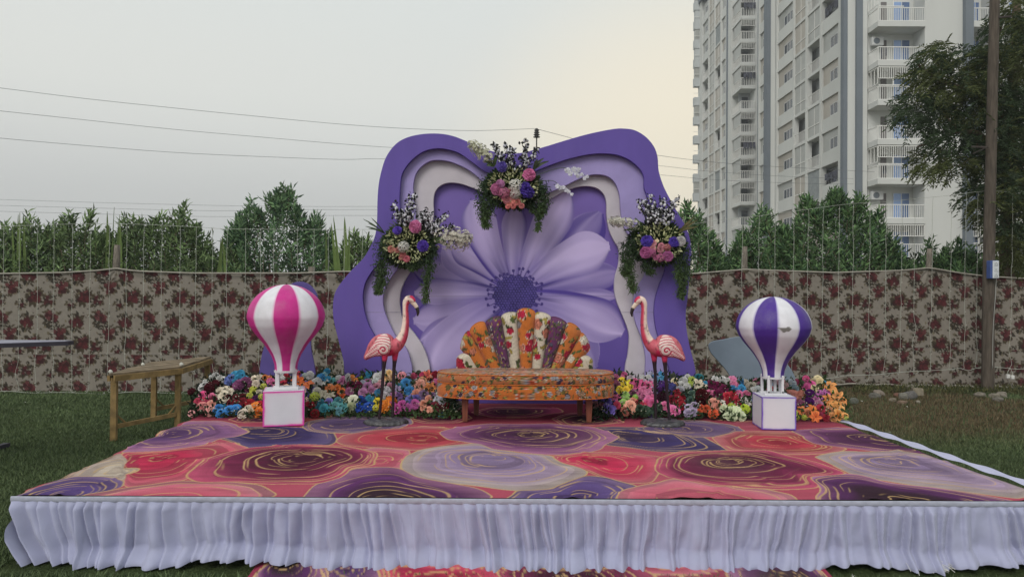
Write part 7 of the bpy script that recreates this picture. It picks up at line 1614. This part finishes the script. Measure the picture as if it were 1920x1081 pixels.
# ================================================================== rough wooden table
def rough_table():
    A = P(207, 699, 8.35); zt = A[2]; tw = mat('old_timber', S(140, 116, 74), 0.9, var=0.35, vscale=9, bump=0.5, bscale=50, stretch=(1, 1, 1), dirt=0.3); tt_ = mat('old_boards', S(122, 108, 88), 0.9, var=0.35, vscale=7, bump=0.4, bscale=40, dirt=0.3)
    fl = G(213, 826, 0.0); fr = G(333, 803, 0.0); br_ = G(388, 772, 0.0); bl = fl + (br_ - fr)
    h = fl[1] * (826 - 700) / F
    # height from the near leg
    top = P(213, 699, fl[1])[2]
    c = (fl + fr + br_ + bl) / 4; root = empty('work_table', (c[0], c[1], 0)); tag(root, 'rough wooden work table with a board top on the lawn', 'table')
    ux = (fr - fl); ux /= np.linalg.norm(ux); uy = br_ - fr; uy /= np.linalg.norm(uy); o = 0.03
    for p_ in (fl, fr, br_, bl):
        b = MB(); b.bar((p_[0], p_[1], 0), (p_[0] + 0.004, p_[1], top - 0.05), 0.058, 0.050, up=uy); under(b.build('leg', tw), root)
    z1 = top - 0.078
    for a, e in ((fl, fr), (fr, br_), (br_, bl), (bl, fl)):
        d = (e - a) / np.linalg.norm(e - a); n_ = np.array([d[1], -d[0], 0]); b = MB(); b.bar((*(a - d * o + n_ * 0.045)[:2], top - 0.052), (*(e + d * o + n_ * 0.045)[:2], top - 0.052), 0.028, 0.062); under(b.build('apron', tw), root)
    for a, e in ((fl, fr), (bl, br_)):
        d = (e - a) / np.linalg.norm(e - a); b = MB(); b.bar((*(a + d * 0.03)[:2], 0.15), (*(e - d * 0.03)[:2], 0.17), 0.035, 0.045); under(b.build('stretcher', tw), root)
        for s, q in ((1, a), (-1, e)): b = MB(); b.bar((*(q + s * d * 0.03)[:2], 0.27), (*(q + s * d * 0.13)[:2], 0.175), 0.016, 0.016); under(b.build('brace', tw), root)
    nb = 6; W = np.linalg.norm(br_ - fr) + 0.10
    for k in range(nb):
        s0 = -0.05 + W * k / nb; s1 = s0 + W / nb - 0.008; q = [fl - ux * 0.05 + uy * s0, fr + ux * 0.05 + uy * s0, fr + ux * 0.05 + uy * s1, fl - ux * 0.05 + uy * s1]; dz = 0.004 * (k % 3)
        b = MB(); b.add([(v[0], v[1], top - 0.020) for v in q] + [(v[0], v[1], top + dz) for v in q], [(3, 2, 1, 0), (4, 5, 6, 7), (0, 1, 5, 4), (1, 2, 6, 5), (2, 3, 7, 6), (3, 0, 4, 7)]); under(b.build('plank', tt_), root)
    wp = mat('scrap_white', S(190, 190, 180), 0.9, var=0.1)
    for (p_, sz, lab) in ((fl - ux * 0.04 + uy * 0.0, 0.020, 'white knotted scrap of cloth on the near corner of the wooden table'), (fr + ux * 0.045, 0.022, 'white scrap of cloth on the table corner by the flower bank'), (bl + (fl - bl) * 0.35 + ux * 0.02, 0.018, 'small pointed white scrap standing along the table edge')):
        b = MB(); rr = np.random.default_rng(int(sz * 1000)); V = rr.normal(0, 1, (26, 3)); V /= np.linalg.norm(V, axis=1)[:, None]
        import bmesh
        bm = bmesh.new(); bmesh.ops.create_icosphere(bm, subdivisions=2, radius=1.0)
        for v in bm.verts: v.co = v.co * (0.7 + 0.5 * float(vnoise(np.array([v.co.x * 2 + 5]), np.array([v.co.z * 2 + v.co.y]), 3)[0])) * sz; v.co.z *= 1.2
        me = bpy.data.meshes.new('cloth_scrap'); bm.to_mesh(me); bm.free(); me.transform(Matrix.Translation((p_[0], p_[1], top + sz * 0.9))); tag(link('cloth_scrap', me, wp), lab, 'cloth scrap')
rough_table()
# ---- dark-edged table top cut by the picture edge
def edge_table():
    Y0 = 6.0; a = P(136, 638, 6.25); z = a[2]; root = empty('folding_table', (P(-60, 700, Y0)[0], Y0, 0)); tag(root, 'flat grey table top with a dark rim cut by the picture edge', 'table')
    tipx = a[0]; nx0 = P(0, 645, 5.55)[0]
    V = [(tipx, 6.18, z), (tipx - 0.02, 6.30, z), (tipx - 2.2, 6.30, z), (tipx - 2.2, 5.0, z), (tipx - 1.15, 5.30, z)]
    b = MB(); n = len(V); b.add([(x, y, zz) for zz in (z - 0.038, z - 0.004) for x, y, _ in V], [tuple(range(n))[::-1], tuple(n + k for k in range(n))] + [(k, (k + 1) % n, n + (k + 1) % n, n + k) for k in range(n)]); under(b.build('rim', mat('table_rim', S(52, 50, 60), 0.5)), root)
    b = MB(); c = np.mean(np.array(V), 0); b.add([(c[0] + (x - c[0]) * 0.985, c[1] + (y - c[1]) * 0.985, zz) for zz in (z - 0.003, z) for x, y, _ in V], [tuple(range(n))[::-1], tuple(n + k for k in range(n))] + [(k, (k + 1) % n, n + (k + 1) % n, n + k) for k in range(n)]); under(b.build('top', mat('table_top', S(130, 130, 146), 0.45, var=0.08, vscale=5)), root)
    cx, cy = tipx - 1.30, 5.75; b = MB(); b.tube([(cx, cy, 0.06), (cx, cy, z - 0.04)], 0.045, 14); under(b.build('column', mat('table_rim'), smooth=True), root)
    ft = G(14, 833, 0.03)
    for k in range(4):
        e = (ft[0], ft[1], 0.03) if k == 0 else (cx + 0.6 * math.cos(k * math.pi / 2 + .2), cy + 0.6 * math.sin(k * math.pi / 2 + .2), 0.03)
        b = MB(); b.bar((cx, cy, 0.045), e, 0.06, 0.04); under(b.build('foot', mat('table_rim')), root)
edge_table()

# ================================================================== power pole with socket box
def pole():
    Yp = 11.75; base = P(1852, 732, Yp); root = empty('power_pole', (base[0], Yp, 0)); tag(root, 'tall weathered power pole with a blue socket box, in front of the cloth fence', 'power pole'); pm = mat('pole_timber', S(84, 76, 68), 0.95, var=0.35, vscale=7, bump=0.6, bscale=30, stretch=(5, 5, 0.6))
    pts = crom([np.array([base[0], Yp, -0.1]), P(1854, 500, Yp), P(1859, 250, Yp), P(1865, 0, Yp), P(1869, -180, Yp)], 8, False); b = MB(); b.tube(pts, np.linspace(0.094, 0.066, len(pts)) , 14); under(b.build('pole', pm, smooth=True), root)
    im = mat('rust_iron', S(60, 54, 50), 0.8, var=0.3)
    b = MB(); b.bar(P(1871, 33, Yp - 0.06), P(1896, 31, Yp - 0.06), 0.03, 0.03); under(b.build('bracket', im), root)
    b = MB(); b.bar(P(1822, 275, Yp - 0.08), P(1852, 276, Yp - 0.08), 0.03, 0.03); br_ = under(b.build('bracket', im), root)
    b = MB(); b.bar(P(1824, 288, Yp - 0.08), P(1848, 277, Yp - 0.08), 0.016, 0.016); under(b.build('stay', im), root)
    a, e = P(1857, 488, Yp - 0.18), P(1873, 522, Yp - 0.18)
    b = MB(); b.box((a[0], Yp - 0.18, e[2]), (e[0], Yp - 0.08, a[2]), bev=0.006); bx_ = under(b.build('socket_box', mat('box_blue', S(64, 84, 140), 0.5)), root)
    b = MB(); b.box((a[0] + 0.035, Yp - 0.188, e[2] + 0.006), (e[0] - 0.004, Yp - 0.1802, a[2] - 0.006), bev=0.002); b.build('face_plate', mat('plate_white', S(206, 210, 214), 0.4), bx_)
    H = a[2] - e[2]; xm = (a[0] + 0.035 + e[0] - 0.004) / 2; dk = mat('socket_dark', (0.03, 0.03, 0.035), 0.5); gl = mat('socket_line', S(120, 124, 130), 0.5)
    for k in range(3):
        zc = a[2] - H * (0.18 + 0.32 * k); b = MB(); b.box((xm - 0.036, Yp - 0.1915, zc - 0.038), (xm + 0.036, Yp - 0.1885, zc + 0.038), bev=0.001); so = b.build('outlet', mat('outlet_white', S(196, 200, 204), 0.4), bx_)
        for dx, dz_ in (((-0.016, -0.01), (0.016, -0.01), (0, 0.014)) if k != 1 else ((0.0, 0.0),)):
            q = MB(); w = 0.006 if k != 1 else 0.014; q.box((xm + dx - w, Yp - 0.193, zc + dz_ - 0.005), (xm + dx + w, Yp - 0.192, zc + dz_ + 0.005)); q.build('socket_hole', dk if k != 1 else gl, so)
        q = MB(); q.box((xm - 0.032, Yp - 0.193, zc - 0.034), (xm + 0.032, Yp - 0.192, zc - 0.029)); q.build('trim_line', gl, so)
    b = MB(); c = crom([P(1868, 522, Yp - 0.1), P(1866, 560, Yp - 0.1), P(1862, 620, Yp - 0.1), P(1861, 690, Yp - 0.1)], 6, False); b.tube(c, 0.006, 5); under(b.build('cable', mat('cable_white', S(150, 150, 146), 0.7), smooth=True), root)
pole()

# ================================================================== fairy-light curtains
wire_m = mat('fairy_wire', S(168, 172, 162), 0.6, var=0.1); bulb_m = mat('fairy_bulb', S(214, 212, 200), 0.35); 
def fairy(px, ytop, ybot, Y, label, seed, hook):
    rr = np.random.default_rng(seed); root = empty('fairy_string', (P(px, ybot, Y)[0], Y, max(P(px, ybot, Y)[2], 0.0))); tag(root, label, 'string lights', 'fairy-light strings hanging before the fence')
    ys = np.linspace(ytop, ybot - 10, 14); pts = [P(px - 0.012 * (y - ytop) + rr.normal(0, 0.5) * (1 + 2.2 * (y > ybot - 90)), y, Y) for y in ys]; l = ys[-1]
    pts += [P(px - 4 + rr.uniform(-2, 2), ybot - 3, Y - 0.01), P(px - 3 + hook * 4, ybot, Y - 0.02), P(px - 2 + hook * 8, ybot - 3, Y - 0.02)]; pts = np.array(pts); pts[:, 2] = np.maximum(pts[:, 2], 0.012)
    c = crom(pts, 3, False); b = MB(); b.tube(c, 0.0032, 4, cap=False); under(b.build('wire', wire_m, smooth=True), root)
    for y in np.arange(ytop + rr.uniform(8, 26), ybot - 8, rr.uniform(22, 27)):
        t = (y - ytop) / (ybot - 10 - ytop); i = min(int(t * (len(c) - 10)), len(c) - 2); q = c[i] + np.array([rr.choice([-1, 1]) * 0.012, -0.006, rr.uniform(-.004, .004)]); b = MB(); r_ = 0.0065; s = np.array([1.5, 1, 0.8]) * r_
        b.add([q + np.array(v) * s for v in ((1, 0, 0), (-1, 0, 0), (0, 1, 0), (0, -1, 0), (0, 0, 1), (0, 0, -1))], [(0, 2, 4), (2, 1, 4), (1, 3, 4), (3, 0, 4), (2, 0, 5), (1, 2, 5), (3, 1, 5), (0, 3, 5)]); under(b.build('bulb', bulb_m), root)
ORD = ['first', 'second', 'third', 'fourth', 'fifth', 'sixth', 'seventh', 'eighth', 'ninth', 'tenth', 'eleventh', 'twelfth', 'thirteenth', 'fourteenth', 'fifteenth', 'sixteenth', 'seventeenth', 'eighteenth', 'nineteenth', 'twentieth', 'twenty-first', 'twenty-second']
Lx = [7.5, 37.5, 71, 102, 136.5, 170, 206, 238, 270, 304, 338.5, 368, 399, 426, 461, 489, 514, 558, 589, 616.5, 646, 680]
for i, x in enumerate(Lx): fairy(x, np.interp(x, [0, 200, 360, 700], [424, 420, 425, 430]), np.interp(x, [0, 700], [734, 738]), float(fence_y(x)) - 0.22, 'fairy-light string, %s counted from the left picture edge' % ORD[i], 300 + i, (-1) ** i)
Rx = [1328, 1392.5, 1424, 1453.7, 1489, 1516, 1544, 1574, 1601, 1632, 1662.5, 1691.7, 1716, 1749, 1784, 1811.7, 1834, 1899]
tops = ([1300, 1489, 1600, 1700, 1785, 1867, 1930], [420, 396, 383, 373, 365, 357, 362]); bots = ([1300, 1560, 1640, 1760, 1840, 1900, 1930], [716, 706, 706, 696, 690, 690, 693])
for i, x in enumerate(Rx): fairy(x, np.interp(x, *tops), np.interp(x, *bots) + (8 if i in (8, 9) else 0), float(fence_y(x)) - (0.22 if x < 1840 else 0.25), 'fairy-light string, %s counted from the backdrop towards the pole side' % ORD[i], 400 + i, (-1) ** i)
def line_wire(name, pts, rad, m, label, cat, group=None):
    c = crom(pts, 6, False); b = MB(); b.tube(c, rad, 5, cap=False); o = b.build(name, m, smooth=True); tag(o, label, cat, group); return o
line_wire('support_wire', [P(x, y, float(fence_y(x)) - 0.22) for x, y in ((-80, 426), (7, 424), (200, 419), (360, 425), (430, 429), (600, 430), (690, 430), (720, 431))], 0.003, wire_m, 'thin wire the fairy strings hang from, left of the backdrop', 'wire', 'fairy-light wires')
line_wire('support_wire', [P(x, np.interp(x, *tops) + 1.5 * math.sin(x), float(fence_y(x)) - 0.22) for x in (1290, 1350, 1420, 1489, 1550, 1601, 1660, 1716, 1785, 1834, 1867, 1930)], 0.003, wire_m, 'thin wire the fairy strings hang from, climbing to the power pole', 'wire', 'fairy-light wires')
line_wire('feeder_wire', [P(x, y, float(fence_y(x)) - 0.24) for x, y in ((1500, 714), (1560, 708), (1590, 703), (1640, 702), (1690, 697), (1730, 695), (1780, 692), (1800, 690), (1816, 694), (1834, 689), (1870, 688), (1900, 691), (1940, 692))], 0.0045, wire_m, 'pale feeder wire sagging low across the fence under the fairy strings', 'wire', 'fairy-light wires')
line_wire('feeder_wire', [P(x, y, float(fence_y(x)) - 0.24) for x, y in ((-60, 731), (20, 733), (60, 736), (120, 735), (200, 738), (250, 734), (330, 737), (400, 737), (520, 736), (650, 735))], 0.0045, wire_m, 'pale feeder wire along the foot of the fence by the wooden table', 'wire', 'fairy-light wires')
plug = mat('plug_white', S(206, 206, 202), 0.5)
def plugs(px, py, Y, lab):
    p_ = P(px, py, Y); root = empty('plug_pair', p_); tag(root, lab, 'plug', 'white plug pairs on the feeder wires')
    for s, dz in ((-1, 0.0), (1, -0.015)):
        b = MB(); q = p_ + np.array([s * 0.038, 0, dz]); b.box(q - np.array([0.028, 0.022, 0.034]), q + np.array([0.028, 0.022, 0.034]), bev=0.008); under(b.build('plug_body', plug), root)
        b = MB(); b.tube(crom([q + np.array([0, 0, 0.034]), q + np.array([0.0, 0, 0.08]), p_ + np.array([0.0, 0, 0.14])], 4, False), 0.005, 5); under(b.build('lead', wire_m, smooth=True), root)
plugs(195, 752, 10.9, 'pair of white plugs hanging over the grass left of the wooden table'); plugs(1894, 705, float(fence_y(1894)) - 0.26, 'pair of white plugs hanging right of the power pole')

# ================================================================== overhead lines
pl = mat('power_line', S(96, 100, 104), 0.6)
def overhead(pts, Y0, Y1, rad, label):
    n = len(pts); q = [P(x, y, Y0 + (Y1 - Y0) * i / (n - 1)) for i, (x, y) in enumerate(pts)]; line_wire('overhead_line', q, rad, pl, label, 'power line', 'overhead lines')
overhead([(-60, 158), (0, 165), (160, 185), (330, 203), (500, 220), (640, 233), (760, 241), (880, 245), (960, 243), (1003, 241)], 24, 30, 0.008, 'topmost overhead line running to the insulator behind the backdrop')
overhead([(1003, 241), (1060, 256), (1140, 277), (1232, 291), (1300, 300), (1400, 309), (1560, 318), (1640, 322)], 30, 44, 0.010, 'topmost overhead line past the insulator, crossing in front of the towers')
overhead([(-60, 202), (0, 208), (160, 225), (330, 243), (500, 258), (640, 270), (760, 278), (900, 283), (1100, 296), (1240, 311), (1340, 322), (1480, 331), (1600, 335)], 24, 42, 0.008, 'middle one of the three upper overhead lines')
overhead([(-60, 252), (0, 259), (160, 273), (330, 286), (500, 294), (640, 299), (720, 298), (900, 306), (1100, 318), (1240, 328), (1340, 337), (1480, 343), (1600, 345)], 24, 42, 0.008, 'lowest one of the three upper overhead lines')
for i, (y0, y1, y2) in enumerate(((374, 384, 387), (385, 394, 393), (396, 405, 404))):
    overhead([(-60, y0 - 2), (0, y0), (200, (y0 + y1) / 2 + 1), (400, y1 + 1), (560, y2), (720, y2 - 0)], 70, 70, 0.014, '%s distant overhead line over the shrubs, left of the backdrop' % ('upper', 'middle', 'lowest')[i])
def insulator():
    Y = 30.0; p_ = P(1004.5, 600, Y); root = empty('insulator_post', (p_[0], Y, 0)); tag(root, 'dark line post with a ribbed insulator rising behind the backdrop', 'utility post'); im = mat('insulator_dark', S(48, 44, 44), 0.5)
    zt, z1, z2 = P(1004, 241, Y)[2], P(1004, 258, Y)[2], P(1005, 276, Y)[2]
    b = MB(); b.tube([(p_[0], Y, 0), (p_[0], Y, z2)], 0.09, 8); under(b.build('post', mat('pole_timber'), smooth=True), root)
    b = MB(); b.tube([(p_[0], Y, z2 - 0.02), (p_[0], Y, z1)], 0.03, 6); under(b.build('pin', im, smooth=True), root)
    prof = [(0.05, z1)]; n = 4
    for k in range(n): z = z1 + (zt - z1) * k / n; dz = (zt - z1) / n; prof += [(0.14 - 0.012 * k, z + dz * 0.1), (0.15 - 0.012 * k, z + dz * 0.3), (0.06, z + dz * 0.65)]
    prof.append((0.05, zt)); b = MB(); b.lathe(prof, 14, centre=(p_[0], Y)); under(b.build('insulator', im, smooth=True), root)
insulator()

# ================================================================== rubble by the fence
def stone(name, px, py, w, h, rgb, seed, label, blocky=False):
    import bmesh
    g = G(px, py + h / 2, 0.0); k = g[1] / F; bm = bmesh.new()
    if blocky:
        bmesh.ops.create_cube(bm, size=1.6); bmesh.ops.bevel(bm, geom=bm.edges[:], offset=0.12, segments=2, affect='EDGES')
    else: bmesh.ops.create_icosphere(bm, subdivisions=3, radius=1.0)
    rr = np.random.default_rng(seed); rot = Matrix.Rotation(rr.uniform(0, 6.28), 3, 'Z') @ Matrix.Rotation(rr.uniform(-.25, .25), 3, 'X')
    for v in bm.verts:
        c = v.co; nz = float(fbm(np.array([c.x * 1.3 + seed]), np.array([c.y * 1.3 + c.z * 1.7]), seed % 40, 3)[0])
        if not blocky: c = Vector((math.copysign(abs(c.x) ** 0.7, c.x), math.copysign(abs(c.y) ** 0.7, c.y), math.copysign(abs(c.z) ** 0.7, c.z)))
        c = rot @ (c * (0.7 + 0.55 * nz)); v.co = Vector((g[0] + c.x * w / 2 * k, g[1] + 0.05 + c.y * w / 2 * k * 0.8, h * k * 0.42 + c.z * h / 2 * k * 1.15))
    me = bpy.data.meshes.new(name); bm.to_mesh(me); bm.free(); o = link(name, me, mat('stone_%d_%d_%d' % rgb, S(*rgb), 0.95, var=0.25, vscale=14, bump=0.6, bscale=40)); tag(o, label, 'stone', 'rubble on the lawn')
stone('concrete_block', 1722, 735, 24, 17, (128, 120, 104), 1, 'squarish pale concrete block, biggest piece of the rubble', True)
stone('stone', 1712, 727, 20, 9, (130, 124, 112), 2, 'flat pale stone behind the concrete block')
stone('stone', 1708, 741, 24, 16, (96, 94, 92), 3, 'dark grey stone leaning on the concrete block')
stone('stone', 1697, 743, 17, 13, (110, 108, 100), 4, 'grey wedge stone left of the dark grey one')
stone('stone', 1686, 741, 16, 8, (112, 82, 70), 5, 'small reddish brick piece in the rubble')
stone('stone', 1651, 737, 20, 11, (124, 114, 104), 6, 'rounded pale stone at the outer end of the rubble')
stone('stone', 1643, 742, 20, 11, (98, 96, 90), 7, 'low grey stone beside the rounded pale stone')
stone('stone', 1677, 750, 13, 8, (120, 112, 98), 8, 'small tan stone in front of the reddish brick piece')
stone('stone', 1695, 755, 18, 8, (116, 98, 84), 9, 'low brown stone nearest the stage')
stone('stone', 1725, 754, 8, 6, (140, 134, 122), 10, 'tiny pale stone below the concrete block')
stone('stone', 1604, 752, 15, 12, (92, 94, 86), 11, 'lone mossy stone close to the flower bank')
stone('stone', 1764, 728, 26, 7, (92, 92, 80), 12, 'long flat stone against the fence foot')
stone('stone', 1842, 740, 22, 9, (112, 106, 96), 13, 'flat pale stone at the foot of the power pole')
stone('stone', 1868, 742, 18, 9, (120, 114, 102), 14, 'pale stone just right of the power pole')
stone('stone', 1882, 740, 20, 12, (116, 110, 100), 15, 'larger pale stone farthest right in the rubble')
stone('stone', 1876, 749, 18, 9, (104, 100, 92), 16, 'low grey stone in front of the pale ones by the pole')
# paper scraps on the grass
sm = mat('paper_scrap', S(196, 196, 186), 0.9)
for i, (x, y) in enumerate(((1617, 753), (1667, 811), (1702, 763), (50, 755), (76, 755), (1596, 1080))):
    g = G(x, y, 0.012); b = MB(); r_ = np.random.default_rng(i); q = [g + np.array([r_.uniform(-.025, .025), r_.uniform(-.03, .03), r_.uniform(0.0, 0.025)]) for _ in range(4)]; b.add(q, [(0, 1, 2), (1, 2, 3)]); o = b.build('paper_scrap', sm)
    tag(o, ('white paper scrap by the lone mossy stone', 'white paper scrap on the lawn beside the stage skirt flap', 'pale leaf scrap in front of the rubble', 'tiny white scrap on the lawn near the picture edge', 'tiny white scrap on the lawn below the third fairy string', 'white scrap on the grass beside the carpet runner')[i], 'scrap', 'litter on the lawn')
# ================================================================== hazy air
hm, hn, hl = new_mat('hazy_air')
ho = hn.new('ShaderNodeOutputMaterial'); hv = hn.new('ShaderNodeVolumePrincipled')
hv.inputs['Color'].default_value = (0.93, 0.945, 0.96, 1); hv.inputs['Density'].default_value = 0.0013; hv.inputs['Anisotropy'].default_value = 0.3
hl.new(hv.outputs[0], ho.inputs['Volume'])
b = MB(); b.box((-321, -121, -1.2), (321, 481, 49.5)); haze = b.build('haze', hm); haze['kind'] = 'stuff'; tag(haze, 'thin pale haze in the air', 'haze')
